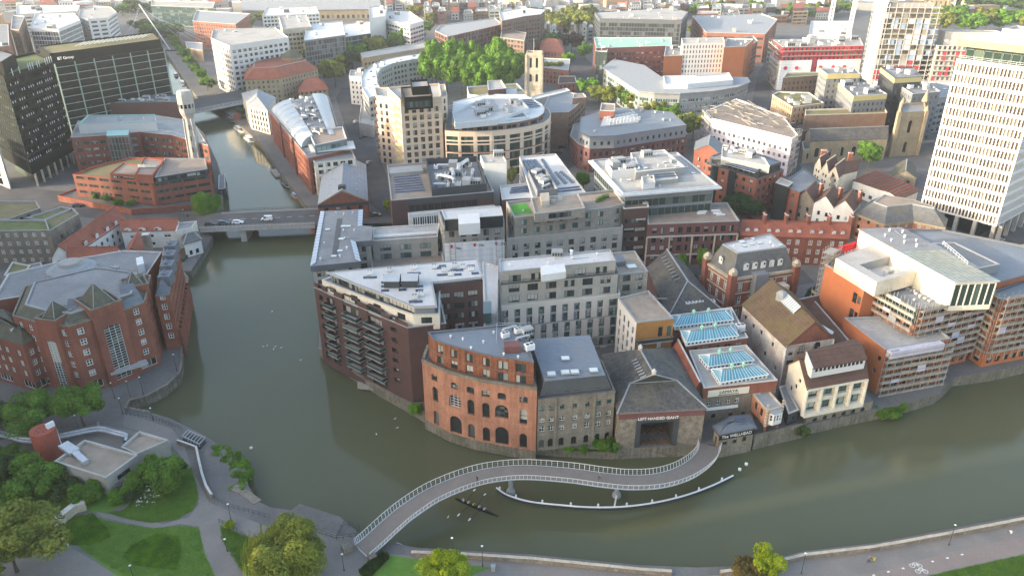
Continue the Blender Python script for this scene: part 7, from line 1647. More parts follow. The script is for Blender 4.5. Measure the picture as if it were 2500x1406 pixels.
band(b, [a, c], z1 - 3., z1 - 2.4, 1., 'scaffold_board', 'scaffold_deck', False); band(b, [a, c], z1 - 6.4, z1 - 5.9, 1., 'scaffold_board', 'scaffold_deck', False); finish(b)
for t in (.06, .2, .5, .66, .8): p = lerp(a, c, t); m_ = MB(); m_.cyl(0, 0, 0, .1, 1.3, n=14); o = m_.build('logo_roundel', 'red_board', b, loc=(p[0], p[1] - 1.05, z1 - 14)); o.rotation_euler = (math.pi / 2, 0, 0)
s_ = thing('scaffolding', 'scaffold on the left end of the white-wrapped construction block', 'scaffold'); scaffold(s_, q[3], q[0], ZB, z1 + 1, .9, 3., 3.4, 4)
b = bldg('concrete_tower', 'unfinished concrete tower with open floors, white core and scaffold', 'construction site')
z1 = 62.; bx_ = Vector(G(2170,232,ZB)); q = [(bx_.x - 14,bx_.y),(bx_.x + 22,bx_.y - 3),(bx_.x + 24,bx_.y + 22),(bx_.x - 12,bx_.y + 25)]
vol(b, inset(q, 5), ZB, z1, 'render_grey', None, None, name='inner_wall')
for j in range(1, 18): m_ = MB(); m_.prism(q, ZB + j * 3.3, ZB + j * 3.3 + .4, bottom=True); m_.build('floor_slab', 'concrete_far', b)
for i in range(8):
 for e_ in (0, 3): p = lerp(q[e_], q[(e_ + 1) % 4], (i + .5) / 8); m_ = MB(); m_.bar((*p, ZB), (*p, z1), .35); m_.build('pole', 'concrete_far', b)
vol(b, [(bx_.x - 17, bx_.y + 4), (bx_.x - 12, bx_.y + 2), (bx_.x - 10, bx_.y + 12), (bx_.x - 15, bx_.y + 14)], ZB, 70., 'concrete_far', 'roof_pale', None, name='lift_core')
rr_ = random.Random(4)
for j in range(15):
 for i in range(7):
  if rr_.random() < .42: p = lerp(q[0], q[1], (i + .5) / 7); m_ = MB(); m_.box(p[0], p[1] + .3, ZB + 3.8 + j * 3.3, ZB + 6.4 + j * 3.3, 4, .2); m_.build('infill_board', rr_.choice(('red_board', 'red_board', 'concrete')) if j < 6 else rr_.choice(('panel_white', 'metal_blue', 'scaffold_board')), b)
q2 = [(bx_.x + 23,bx_.y - 4),(bx_.x + 70,bx_.y - 10),(bx_.x + 74,bx_.y + 14),(bx_.x + 26,bx_.y + 20)]
vol(b, q2, ZB, 36., 'concrete', 'roof_pale', OF(bay=3, w=1.7, h=2.2, fl=3.3, gl='glass_far'), pp=.4, name='podium_wall'); vol(b, inset(q2, 6), 35, 44, 'concrete_far', 'roof_pale', None, name='upper_core')
for j in range(9):
 for i in range(12):
  if rr_.random() < .5: p = lerp(q2[0], q2[1], (i + .5) / 12); m_ = MB(); m_.box(p[0], p[1] - .1, ZB + .6 + j * 3.3, ZB + 3. + j * 3.3, 1.9, .2, -.13); m_.build('infill_board', 'red_board', b)
for j in range(1, 10): band(b, q2[:2], ZB + j * 3.3, ZB + j * 3.3 + .3, .9, 'scaffold_board', 'scaffold_deck', False)
q3 = [(bx_.x - 62,bx_.y - 14),(bx_.x - 15,bx_.y - 8),(bx_.x - 14,bx_.y + 8),(bx_.x - 60,bx_.y + 4)]
vol(b, [(bx_.x - 14, bx_.y - 9), (bx_.x + 70, bx_.y - 14), (bx_.x + 70, bx_.y - 10), (bx_.x - 14, bx_.y - 4)], ZB, 13., 'white_wrap', None, None, name='hoarding'); finish(b)
def crane(px,py,h,lab,tilt):
 c = thing('tower_crane', lab, 'crane', group='white lattice tower cranes'); x, y = G(px, py, ZB); m = MB(); w_ = 1.1
 for sx,sy in ((-1,-1),(1,-1),(1,1),(-1,1)): m.bar((x + sx * w_,y + sy * w_,ZB),(x + sx * w_ + tilt,y + sy * w_,h),.38)
 n = int(h / 2.6); cs = ((-1,-1),(1,-1),(1,1),(-1,1))
 for k in range(n):
  z0,z1_ = ZB + (h - ZB) * k / n,ZB + (h - ZB) * (k + 1) / n; t0,t1 = tilt * k / n,tilt * (k + 1) / n
  for i in range(4): (a0,b0),(a1,b1) = cs[i],cs[(i + 1) % 4]; m.bar((x + a0 * w_ + t0,y + b0 * w_,z0),(x + a1 * w_ + t1,y + b1 * w_,z1_),.22)
 m.build('mast', 'steel_white', c)
 j = MB(); X = x + tilt
 for dz,dy in ((0,-.6),(0,.6),(1.4,0)): j.bar((X - 12,y + dy,h + dz),(X + 26,y + dy * .6,h + 20 + dz),.3)
 for k in range(20): t = k / 20; j.bar((X - 12 + 38 * t,y - .6,h + (20 * max(0,t - .3) / .7)),(X - 12 + 38 * (t + .05),y,h + 1.4 + (20 * max(0,t - .25) / .7)),.15)
 j.build('jib', 'steel_white', c); k = MB(); k.box(X, y - 1.8, h - 2.4, h, 1.6, 1.4); k.build('cab', 'steel_white', c); k = MB(); k.box(X - 10, y, h - 1.4, h + .8, 3, 1.6); k.build('counterweight', 'concrete_far', c)
crane(2004, 178, 58, 'white lattice tower crane nearer the red brick offices', .6); crane(2052, 178, 78, 'white lattice tower crane nearer the concrete tower', 2.)
b = bldg('ruined_abbey_church', 'distant ornate tan church tower behind the construction tower', 'church'); p = Vector(G(2270, 60, ZB)); q = [(p.x - 12, p.y), (p.x + 14, p.y - 4), (p.x + 16, p.y + 20), (p.x - 10, p.y + 24)]; vol(b, q, ZB, 44, 'stone_tan', 'roof_pale', OF(bay=5, w=1.8, h=6, fl=9, arch=True, gl='glass_far'));
for k in q: m_ = MB(); m_.box(k[0], k[1], ZB, 47, 3, 3); m_.cyl(k[0], k[1], 47, 54, 1.6, .1, 6); m_.build('pinnacle', 'stone_tan', b)
finish(b)
b = bldg('station_shed', 'long grey railway station roof across the top of the view', 'station')
for k,(x0,x1,y0,y1) in enumerate(((590,930,16,2),(640,1010,22,10))):
 q = [G(x0,y0 + 6,16),G(x1,y0 + 2,16),G(x1 - 10,y1,16),G(x0 + 10,y1 + 2,16)]
 if k == 0: vol(b, q, ZB, 14, 'stone_tan', None, OF(bay=6, w=3, h=4, fl=8, arch=True)); pitched(b, q, 14, 24, 'slate_grey', 'stone_tan', 'w', ov=1.)
b2 = b; finish(b)
HZ = random.Random(21)
hb = 0
WALL = ['brick_far', 'concrete_far', 'stone_pale', 'render_white', 'brick_buff', 'brick_brown', 'panel_grey', 'render_cream']; ROOF = ['roof_pale', 'roof_felt', 'slate_grey', 'roof_white', 'slate', 'tile_red']
ROWS = [(1030,1450,24,13,5),(1330,1450,60,8,3),(1500,2000,14,15,5),(1540,1760,4,8,4),(0,640,6,14,5),(700,1240,42,0,4),(940,1300,8,16,6),(1700,2040,30,6,3),(2280,2500,22,4,6)]
WH = {'brick_far': 'red brick', 'concrete_far': 'pale concrete', 'stone_pale': 'stone', 'render_white': 'white', 'brick_buff': 'buff brick', 'brick_brown': 'brown brick', 'panel_grey': 'grey', 'render_cream': 'cream'}
WHERE = ['beyond the rounded brown office', 'beyond the leaning tower trees', 'behind the dark zinc office', 'on the skyline above the zinc office', 'at the top left skyline', 'between the striped office and the station', 'on the skyline above the striped office', 'behind the red courtyard office', 'behind the far park trees']
ORD = ['first', 'second', 'third', 'fourth', 'fifth', 'sixth', 'seventh', 'eighth', 'ninth', 'tenth', 'eleventh', 'twelfth', 'thirteenth', 'fourteenth', 'fifteenth', 'sixteenth']
for ri,(x0,x1,y,n,dep_) in enumerate(ROWS):
 if n == 0: continue
 st = (x1 - x0) / n
 for i in range(n):
  xx = x0 + st * (i + .5); wd = st * HZ.uniform(.55,.95); yy = y + HZ.uniform(-6,6); z = HZ.uniform(9,20); wm = HZ.choice(WALL); rm = HZ.choice(ROOF)
  q = [G(xx - wd / 2,yy + 4,z),G(xx + wd / 2,yy + 3,z),G(xx + wd / 2 - 3,yy - dep_,z),G(xx - wd / 2 + 3,yy - dep_,z)]
  b = bldg('distant_building', f'{WH[wm]} block, {ORD[i]} from left {WHERE[ri]}', 'building', group='distant blocks ' + WHERE[ri])
  vol(b, q, ZB, z, wm, rm if 'tile' not in rm else None, HZ.choice((SPC['o'], SPC['h'], SPC['r'])), pp=.5)
  if 'tile' in rm: pitched(b, q, z, z + 4, rm, wm, 'w', ov=.5, ridge_cap=None)
  else: clutter(b,q,z - .5,HZ.randrange(0,3),m=2,seed=hb,s=2.)
  hb += 1; finish(b)
FM = {}
for k in range(900):
 X = HZ.uniform(-1300,1300); Y_ = HZ.uniform(760,2300)
 if Y_ < 980 and abs(X) < 560: continue
 if Y_ * .62 < abs(X) - 80: continue
 FM.setdefault(HZ.choice(WALL),MB()).box(X,Y_,ZB,HZ.uniform(9,20) ,HZ.uniform(10,34),HZ.uniform(9,22),HZ.choice((.2,.2,1.1,-.3)) + HZ.uniform(-.1,.1),0)
 FM.setdefault(HZ.choice(ROOF),MB()).box(X + HZ.uniform(-30,30),Y_ + HZ.uniform(10,40),ZB,HZ.uniform(7,13),HZ.uniform(10,30),HZ.uniform(8,14),.2,0,.8)
root = MB(); mm = []
for k,m_ in FM.items():
 b0 = len(root.v); root.v += m_.v; root.f += [tuple(i + b0 for i in f) for f in m_.f]; root.m += [len(mm)] * len(m_.f); mm.append(k)
o = root.build('far_roofs', mm); o['kind'] = 'stuff'; o['label'] = 'mass of far town roofs along the skyline'
for i, (x, y, w_, d_, h, lab) in enumerate(((-235, 76, 34, 46, 96, 'tall residential tower left of the view by the park'), (-245, 133, 34, 78, 103, 'office tower left of the view beside the river'), (-300, 214, 40, 94, 88, 'office tower left of the view near the moss-roofed block'), (-235, 19, 34, 46, 92, 'residential tower left of the view beside the promenade'))):  # added out of view, sized and placed to keep low sun off the near bank
 b = bldg('neighbour_tower', lab, 'tower block', group='towers beyond the left edge'); q = [(x - w_ / 2, y - d_ / 2), (x + w_ / 2, y - d_ / 2), (x + w_ / 2, y + d_ / 2), (x - w_ / 2, y + d_ / 2)]
 vol(b, q, ZB, h, 'brick_brown', 'roof_pale', None, {1: OF(bay=4, w=2.4, h=1.9, fl=3.2)}, pp=.6, allf=True); finish(b)
for i in range(14):
 x,y = 235 + (i % 3) * 55 + (i * 17 % 13),205 + (i // 3) * 58 + (i * 11 % 9); wm = WALL[(i * 5 + 2) % 8]; z = 14 + (i * 7) % 15; a = .35; c_,s_ = math.cos(a),math.sin(a)
 q = [(x + u * c_ - v * s_,y + u * s_ + v * c_) for u,v in ((-19,-16),(19,-16),(19,16),(-19,16))]
 b = bldg('neighbour_block', f'{WH[wm]} block beyond the right edge, {ORD[i]} away from the river', 'building', group='blocks beyond the right edge'); vol(b, q, ZB, z, wm, ROOF[i % 5], SPC['o'], pp=.5); clutter(b, q, z - .5, 4, m=2, seed=i, s=1.4); finish(b)
# vegetation
def leaf_mat(name,c0,c1,trans=.25):
 m = bpy.data.materials.new(name); m.use_nodes = True; t = m.node_tree; b = t.nodes['Principled BSDF']; out = t.nodes['Material Output']
 geo = _n(t, 'ShaderNodeNewGeometry'); oi = _n(t, 'ShaderNodeObjectInfo')
 nz = _n(t, 'ShaderNodeTexNoise', inp={'Scale': .35, 'Detail': 2.}); t.links.new(geo.outputs['Position'], nz.inputs['Vector'])
 a = _n(t, 'ShaderNodeMath', operation='MULTIPLY_ADD', inp={1: .55}); t.links.new(geo.outputs['Random Per Island'], a.inputs[0])
 r = _n(t, 'ShaderNodeMapRange', inp={1: .35, 2: .65, 3: -.1, 4: .55}); t.links.new(nz.outputs[0], r.inputs[0]); t.links.new(r.outputs[0], a.inputs[2])
 mx = _n(t, 'ShaderNodeMix', data_type='RGBA'); mx.inputs[6].default_value = (*c0, 1); mx.inputs[7].default_value = (*c1, 1); t.links.new(a.outputs[0], mx.inputs[0])
 t.links.new(mx.outputs[2], b.inputs['Base Color']); b.inputs['Roughness'].default_value = .6; b.inputs['Specular IOR Level'].default_value = .25
 tr = _n(t, 'ShaderNodeBsdfTranslucent'); t.links.new(mx.outputs[2], tr.inputs[0]); ms = _n(t, 'ShaderNodeMixShader', inp={0: trans}); t.links.new(b.outputs[0], ms.inputs[1]); t.links.new(tr.outputs[0], ms.inputs[2]); t.links.new(ms.outputs[0], out.inputs[0])
 MATS[name] = m
leaf_mat('leaf_green', (.055, .14, .018), (.175, .34, .035), .4); leaf_mat('leaf_fresh', (.055, .15, .012), (.17, .36, .022)); leaf_mat('leaf_dark', (.025, .06, .016), (.065, .125, .03))
leaf_mat('leaf_olive', (.10, .14, .022), (.29, .32, .055), .35); leaf_mat('leaf_lime', (.17, .26, .012), (.50, .58, .03), .4); leaf_mat('leaf_purple', (.02, .012, .014), (.055, .03, .035))
leaf_mat('leaf_willow', (.13, .18, .03), (.36, .39, .06), .4); leaf_mat('leaf_bronze', (.08, .06, .02), (.22, .17, .04)); leaf_mat('blossom', (.55, .56, .5), (.8, .8, .74))
leaf_mat('leaf_grass', (.09, .20, .024), (.17, .30, .04), .5)
mat('bark', (.09, .07, .055), var=.3, fine=4)
CROWN = {}
def crown(kind,v,rx,rz,n,leaf,lobes):
 key = (kind,v)
 if key in CROWN: return CROWN[key]
 r = random.Random(sum(map(ord,kind)) % 97 + v * 13 + len(kind)); vs = []; fs = []
 L = []
 for i in range(lobes):
  a = r.uniform(0, 6.283); h = r.uniform(-.75, .85); q = math.sqrt(max(0, 1 - h * h)) * r.uniform(.3, .98) if kind != 'bush' else r.uniform(.2, .8)
  L.append((math.cos(a) * q * rx, math.sin(a) * q * rx, h * rz * (.72 if kind != 'bush' else .35), r.uniform(.17, .40) * rx))
 L.append((0,0,rz * .05,.42 * rx))
 for k in range(n):
  x,y,z,rr = L[r.randrange(len(L))]
  d = Vector((r.gauss(0,1),r.gauss(0,1),r.gauss(.25,1))).normalized(); p = Vector((x,y,z)) + d * rr * r.uniform(.75,1.06)
  p.z *= 1.0
  if kind == 'bush' and p.z < -rz * .5: p.z = -rz * .5 + r.random() * .3
  nrm = (d + Vector((r.gauss(0,.45),r.gauss(0,.45),r.gauss(.1,.45)))).normalized(); s = leaf * r.uniform(.6,1.35)
  t1 = nrm.orthogonal().normalized(); t1.rotate(Matrix.Rotation(r.uniform(0,6.28),3,nrm)); t2 = nrm.cross(t1); b0 = len(vs)
  for aa,bb in ((-1,-.45),(.15,-.75),(1,.2),(-.2,.75)): vs.append(tuple(p + t1 * (aa * s) + t2 * (bb * s)))
  fs.append((b0,b0 + 1,b0 + 2,b0 + 3))
 if kind == 'willow':
  for k in range(n // 18):
   a = r.uniform(0,6.283); q = rx * r.uniform(.45,1.05); z0 = rz * r.uniform(-.1,.8) * (1.15 - q / rx * .5); ln = r.uniform(.5,1.1) * rz * (.6 + q / rx * .5)
   for j in range(11):
    t = j / 10; p = Vector((math.cos(a) * q * (1 + .10 * t),math.sin(a) * q * (1 + .10 * t),z0 - ln * t)); s = leaf * .8; b0 = len(vs)
    d = Vector((math.cos(a + r.gauss(0,.8)),math.sin(a + r.gauss(0,.8)),.3)).normalized(); t1 = d.orthogonal().normalized(); t2 = d.cross(t1)
    for aa,bb in ((-.8,-1),(.8,-1),(.6,1),(-.6,1)): vs.append(tuple(p + Vector((-math.sin(a),math.cos(a),0)) * (aa * s * .5) + Vector((0,0,bb * s))))
    fs.append((b0,b0 + 1,b0 + 2,b0 + 3))
 me = bpy.data.meshes.new('crown'); me.from_pydata(vs, [], fs); me.materials.append(M('leaf_green')); me.update(); CROWN[key] = me
 return me
TRK = {}
def trunk_mesh(h,r0,v=0):
 k = (round(h),round(r0,2),v)
 if k in TRK: return TRK[k]
 mb = MB(); r = random.Random(v); mb.tube([(0,0,0),(.1,0,h * .35),(0,.1,h * .7),(.05,.05,h)],[r0,r0 * .75,r0 * .5,r0 * .2],7)
 for i in range(6):
  a = i * 1.05 + r.random(); z = h * r.uniform(.4,.75); l = h * r.uniform(.25,.42); mb.tube([(0,0,z),(math.cos(a) * l * .5,math.sin(a) * l * .5,z + l * .45),(math.cos(a) * l,math.sin(a) * l,z + l * .75)],[r0 * .45,r0 * .28,r0 * .08],5)
 me = bpy.data.meshes.new('trunk'); me.from_pydata(mb.v, [], mb.f); me.materials.append(M('bark')); TRK[k] = me
 return me
def tree(px, py, r, h, m, label, kind='round', v=None, group=None, res=1, z=None, name='tree', sy=None):
 x,y = G(px,py,GZ if z is None else z); z0 = GZ if z is None else z; v = RND.randrange(3) if v is None else v
 o = thing(name, label, 'tree' if name == 'tree' else ('shrub' if 'shrub' in name or 'bush' in name else 'tree'), (x, y, z0), RND.uniform(0, 6.28), group)
 if kind == 'bush': cm = crown('bush', v, 3., 2.4, 9000, .13, 20); cz, sz = h * .42, h / 3.4; sxy = r / 3.
 elif kind == 'willow': cm = crown('willow', v % 2, 6., 5., 20000, .19, 30); cz, sz = h * .55, h / 11.; sxy = r / 6.
 elif res == 1 and y < 200: cm = crown('near', v, 5., 5., 15000, .2, 34); cz, sz = h * .57, h * .43 / 5.2; sxy = r / 5.3
 elif res: cm = crown('round', v, 5., 5., 7000, .36, 26); cz, sz = h * .57, h * .43 / 5.2; sxy = r / 5.3
 else: cm = crown('far', v, 5., 5., 2600, .58, 22); cz, sz = h * .56, h * .44 / 5.2; sxy = r / 5.3
 c = link('crown', cm, o, (0, 0, cz), 0, (sxy, sxy, sz)); c.material_slots[0].link = 'OBJECT'; c.material_slots[0].material = M(m)
 if kind != 'bush': link('trunk', trunk_mesh(max(3, h * .8), .28 if h < 12 else .42, v), o)
 return o
ORDN = ORD + ['seventeenth', 'eighteenth', 'nineteenth', 'twentieth']
def trees(pts, r, h, m, lab, grp, res=0, kind='round'):
 ms = m if isinstance(m,(list,tuple)) else [m]
 for i,(x,y) in enumerate(pts):
  k = RND.uniform(.85, 1.15); tree(x, y, r * k, h * RND.uniform(.88, 1.1), ms[i % len(ms)], f'{ORDN[i]} tree from the left {lab}', kind, None, grp, res)
trees([(1058, 226), (1066, 205), (1092, 232), (1104, 206), (1128, 236), (1144, 208), (1162, 238), (1182, 210), (1198, 238), (1222, 212), (1228, 238), (1248, 218)], 10.2, 33, ['leaf_fresh', 'leaf_green', 'leaf_fresh'], 'in the big green clump by the leaning tower', 'churchyard trees', 1)
trees([(1346, 72), (1370, 92), (1392, 62), (1412, 84), (1436, 56), (1448, 88)], 13, 24, 'leaf_olive', 'in the pale clump left of the dark zinc office', 'pale street trees')
tree(1395, 128, 10, 19, 'leaf_purple', 'dark purple copper beech among the pale trees', res=0); tree(1386, 164, 6, 12, 'leaf_fresh', 'small bright green tree at the street junction', res=0); tree(1428, 148, 8, 17, 'leaf_green', 'mid green street tree beside the glazed corner block', res=0); tree(1432, 245, 8, 15, 'leaf_fresh', 'bright green tree at the left end of the pale yellow row', res=0)
trees([(1462, 252), (1496, 262), (1530, 270), (1562, 280), (1596, 292), (1632, 308), (1668, 326), (1690, 345)], 8, 15, ['leaf_olive', 'leaf_olive', 'leaf_green'], 'in the yellowish row behind the octagon office', 'yellowish street row')
trees([(820, 214), (838, 180), (862, 172), (888, 170), (914, 160), (942, 148), (975, 136), (1008, 126), (775, 172)], 11, 23, ['leaf_olive', 'leaf_dark', 'leaf_green', 'leaf_dark'], 'round the crescent offices', 'trees round the crescent')
trees([(424, 108), (434, 122), (444, 136), (455, 150), (466, 166), (478, 184), (492, 202), (508, 222)], 5.2, 10, ['leaf_green'], 'in the avenue beside the far canal', 'canal avenue trees')
trees([(348, 84), (372, 92), (398, 104), (425, 92), (330, 30), (300, 40), (360, 40)], 13, 17, ['leaf_dark', 'leaf_green'], 'in the clump behind the black grid office', 'upper left trees')
trees([(2290, 82), (2320, 62), (2352, 84), (2380, 40), (2404, 78), (2436, 36), (2462, 82), (2490, 48), (2520, 90), (2310, 30), (2350, 22)], 17, 26, ['leaf_olive', 'leaf_green', 'leaf_fresh', 'leaf_dark'], 'in the park at the upper right', 'upper right park trees')
trees([(1905, 52), (1932, 44), (1958, 54), (1984, 40), (2024, 40), (2060, 34), (1700, 44), (1735, 40), (1770, 36), (1840, 36)], 12, 18, ['leaf_dark', 'leaf_green', 'leaf_fresh', 'leaf_olive'], 'along the skyline left of the cranes', 'skyline trees')
trees([(604, 72), (640, 62), (665, 100), (720, 118), (752, 132), (1012, 98), (1042, 84), (1052, 62), (1108, 104), (1150, 100), (1200, 88), (1240, 112), (1268, 116), (1018, 40)], 9, 16, ['leaf_green', 'leaf_olive', 'leaf_dark'], 'among the offices left of the leaning tower', 'office street trees')
trees([(1690, 92), (1706, 70), (1660, 66), (1846, 120), (1895, 152), (1560, 140), (1350, 195), (1345, 120), (1360, 110), (1500, 10), (1560, 12), (1620, 14), (1780, 20)], 8, 14, ['leaf_olive', 'leaf_green', 'leaf_dark'], 'among the offices right of the leaning tower', 'right office street trees')
tree(2118, 418, 7.5, 15, 'leaf_green', 'large green tree in front of the church nave'); tree(2152, 490, 4.2, 8, 'leaf_green', 'round green tree beside the ribbed brown hall'); tree(2210, 440, 3, 5, 'leaf_dark', 'dark low tree at the foot of the church tower')
tree(1796, 534, 6, 12, 'leaf_dark', 'dark green tree left in front of the dark-topped offices'); tree(1826, 546, 5.6, 11, 'leaf_dark', 'dark green tree right in front of the dark-topped offices')
tree(1626, 672, 2.8, 9.5, 'leaf_green', 'left upright street tree behind the slate hall'); tree(1660, 678, 2.7, 9, 'leaf_green', 'middle upright street tree behind the slate hall'); tree(1716, 676, 3.2, 11, 'leaf_green', 'right upright street tree beside the mansard office')
tree(1792, 630, 5, 11, 'leaf_olive', 'yellow-green tree behind the mansard office'); tree(1846, 624, 5.4, 11, 'leaf_olive', 'yellow-green tree in front of the brick terrace'); tree(1765, 648, 3.4, 8, 'leaf_green', 'green tree at the left corner of the mansard office')
tree(1250, 452, 3.2, 9, 'leaf_olive', 'narrow yellowish tree between the white core and the solar roof'); tree(1424, 470, 4, 10, 'leaf_green', 'green tree beside the terraced office'); tree(945, 520, 2.2, 6, 'leaf_lime', 'small lime green tree beside the plant-roofed office'); tree(592, 290, 3.6, 7, 'leaf_dark', 'dark tree at the foot of the cream canal block')
tree(508, 524, 5.4, 9.5, 'leaf_fresh', 'bright weeping willow at the left end of the road bridge', 'willow', 0)
for i, (x, y) in enumerate(((262, 490), (290, 498), (318, 502), (236, 484))): tree(x, y, 2.4, 2.6, 'leaf_green', f'{ORDN[i]} shrub in the raised bed of the ribbon-window offices', 'bush', i % 3, 'raised bed shrubs', z=5.4, name='shrub')
tree(1990, 740, 3.2, 6, 'leaf_dark', 'dark shrub behind the scaffold stair tower', 'bush', name='shrub')
tree(86, 1056, 7.4, 10.2, 'leaf_green', 'dense rounded tree below the pyramid-roofed offices'); tree(206, 1040, 5.6, 11.5, 'leaf_green', 'rounded willow-like tree beside the quay path', 'round', 1); tree(-12, 1060, 4.6, 8, 'leaf_dark', 'dark tree at the left edge by the steel pipes')
tree(86, 1196, 6.6, 7, 'leaf_green', 'big leafy bush left of the pumping station', 'bush', 0, name='bush'); tree(10, 1165, 3.8, 5, 'leaf_dark', 'grey-green bush at the left edge', 'bush', 1, name='bush')
o = tree(388, 1186, 6.4, 7.6, 'leaf_green', 'big spreading bush with white blossom edge beside the pumping station', 'bush', 2, name='bush')
c = link('blossom', crown('bush', 1, 3., 2.4, 3600, .22, 16), o, (1.2, -1.2, .9), 1., (2.0, 2.0, .35)); c.material_slots[0].link = 'OBJECT'; c.material_slots[0].material = M('leaf_green'); c2 = link('blossom', crown('bloom', 0, 3., 2.4, 260, .12, 12), o, (.6, -.6, 1.2), 2., (2.3, 2.3, .5)); c2.material_slots[0].link = 'OBJECT'; c2.material_slots[0].material = M('blossom')
for i, (x, y, r_) in enumerate(((134, 1172, 3.), (298, 1222, 2.6), (330, 1214, 2.4), (20, 1122, 3.2), (60, 1128, 2.8), (440, 1150, 2.2))): tree(x, y, r_, r_ * 1.1, ('leaf_green', 'leaf_fresh', 'leaf_dark')[i % 3], f'{ORDN[i]} low shrub in the planting bed of the pumping station', 'bush', i % 3, 'planting bed shrubs', name='shrub')
tree(222, 1222, 3.7, 4.6, 'leaf_green', 'round bush with pale flowers in front of the pumping station', 'bush', 1, name='bush'); tree(160, 1205, 3.2, 3.4, 'leaf_dark', 'low bush by the pumping station wall', 'bush', 2, name='bush')
tree(42, 1395, 9.2, 13, 'leaf_olive', 'large yellow-green tree at the lower left corner', 'round', 2); tree(700, 1404, 7., 10.6, 'leaf_willow', 'big yellow-green weeping willow by the footbridge', 'willow', 1)
tree(1086, 1436, 4.6, 7.6, 'leaf_lime', 'bright lime tree at the bottom edge'); tree(1866, 1390, 3.6, 4.6, 'leaf_lime', 'bright lime shrub on the river wall', 'bush', 0, name='shrub'); tree(1812, 1398, 3.2, 3.2, 'leaf_bronze', 'bronze-brown shrub on the river wall', 'bush', 1, name='shrub')
tree(563, 1286, 1.2, 1.8, 'leaf_lime', 'small yellow shrub beside the park lamp', 'bush', 0, name='shrub')
for i, (x, y, r_, h_) in enumerate(((540, 1112, 2.6, 2.6), (562, 1128, 2.8, 2.8), (582, 1150, 2.8, 3.), (596, 1178, 2.6, 3.), (590, 1205, 2.4, 2.6), (640, 1252, 1.8, 1.6), (618, 1238, 1.8, 1.6))): tree(x, y, r_, h_, 'leaf_green' if i % 2 else 'leaf_fresh', f'{ORDN[i]} riverside shrub down the park bank from the steel grille', 'bush', i % 3, 'riverside shrubs', z=1.2, name='shrub')
for i, (x, y, r_, h_, m_) in enumerate(((1330, 1092, 1.5, 2.2, 'leaf_fresh'), (1392, 1098, 1.6, 1.4, 'leaf_fresh'), (1424, 1100, 1.8, 1.6, 'leaf_green'), (1462, 1096, 1.8, 2.6, 'leaf_fresh'), (1486, 1096, 2.4, 3.2, 'leaf_green'))): tree(x, y, r_, h_, m_, f'{ORDN[i]} shrub from the left on the ledge of the stone warehouse', 'bush', i % 3, 'ledge shrubs', z=2.1, name='shrub')
tree(1018, 1012, 2., 3.6, 'leaf_fresh', 'green shrub at the corner of the orange warehouse', 'bush', 1, name='shrub', z=2.); tree(1955, 1062, 2., 3., 'leaf_dark', 'ivy clump hanging on the low river wall', 'bush', 0, name='shrub', z=1.4)
for i, (x, y) in enumerate(((2150, 1018), (2172, 1012), (2192, 1006))): tree(x, y, 2.4, 2.6, 'leaf_green', f'{ORDN[i]} shrub at the water below the scaffold', 'bush', i, 'shrubs below the scaffold', z=.8, name='shrub')
def tufts(name,s,n,m,label,h=.7,z=GZ,leaf=.3,seed=1):
 q = PL(s,z); r = random.Random(seed); xs = [p[0] for p in q]; ys = [p[1] for p in q]; vs,fs = [],[]; k = 0
 while k < n:
  p = (r.uniform(min(xs),max(xs)),r.uniform(min(ys),max(ys)))
  if not inside(p,q): continue
  a = r.uniform(0,6.28); b0 = len(vs); hh = h * r.uniform(.4,1.2); w_ = leaf * r.uniform(.5,1.); dx,dy = math.cos(a) * w_,math.sin(a) * w_; l = r.uniform(-.4,.4)
  vs += [(p[0] - dx,p[1] - dy,z),(p[0] + dx,p[1] + dy,z),(p[0] + dx * .3 + l,p[1] + dy * .3 + l,z + hh)]; fs.append((b0,b0 + 1,b0 + 2)); k += 1
 me = bpy.data.meshes.new(name); me.from_pydata(vs, [], fs); me.materials.append(M(m)); o = link(name, me); o['kind'] = 'stuff'; o['label'] = label
 return o
tufts('rough_grass', '300,1360 320,1330 380,1302 436,1310 442,1350 430,1390 380,1386 330,1378', 9000, 'leaf_fresh', 'long rough grass patch in the middle lawn', .3, leaf=.12)
tufts('long_grass', '150,1300 180,1262 225,1252 262,1290 270,1310 220,1330 170,1328', 8000, 'leaf_fresh', 'long grass round the stone ruin', .3, leaf=.12, seed=2)
tufts('bank_grass', '-40,1160 60,1185 150,1218 200,1242 160,1285 40,1300 -60,1290', 14000, 'leaf_grass', 'rough grass bank at the left edge', .4, leaf=.12, seed=3)
for i, (s, lab) in enumerate((('262,1250 300,1245 330,1215 420,1170 466,1140 478,1175 484,1215 472,1245 430,1268 370,1276 310,1266', 'short grass blades on the upper lawn'), ('240,1266 300,1278 372,1288 440,1283 484,1286 500,1350 530,1420 330,1420 200,1340 160,1300', 'short grass blades on the middle lawn'), ('2190,1426 2300,1397 2500,1353 2560,1345 2560,1420', 'short grass blades on the right lawn'), ('540,1284 600,1310 660,1340 740,1410 640,1420 590,1390 545,1320', 'short grass blades on the wedge lawn'))):
 tufts('lawn_grass', s, 12000, 'leaf_grass', lab, .12, GZ + .03, .1, 10 + i)
tufts('hedge', '880,1398 930,1356 948,1362 900,1410', 3000, 'leaf_dark', 'clipped dark hedge below the footbridge', 1.3, leaf=.4, seed=5)
tufts('wall_creeper', '1380,1100 1500,1103 1500,1088 1380,1086', 1500, 'leaf_green', 'low green creepers on the stone ledge', .7, z=2.2, leaf=.35, seed=6)
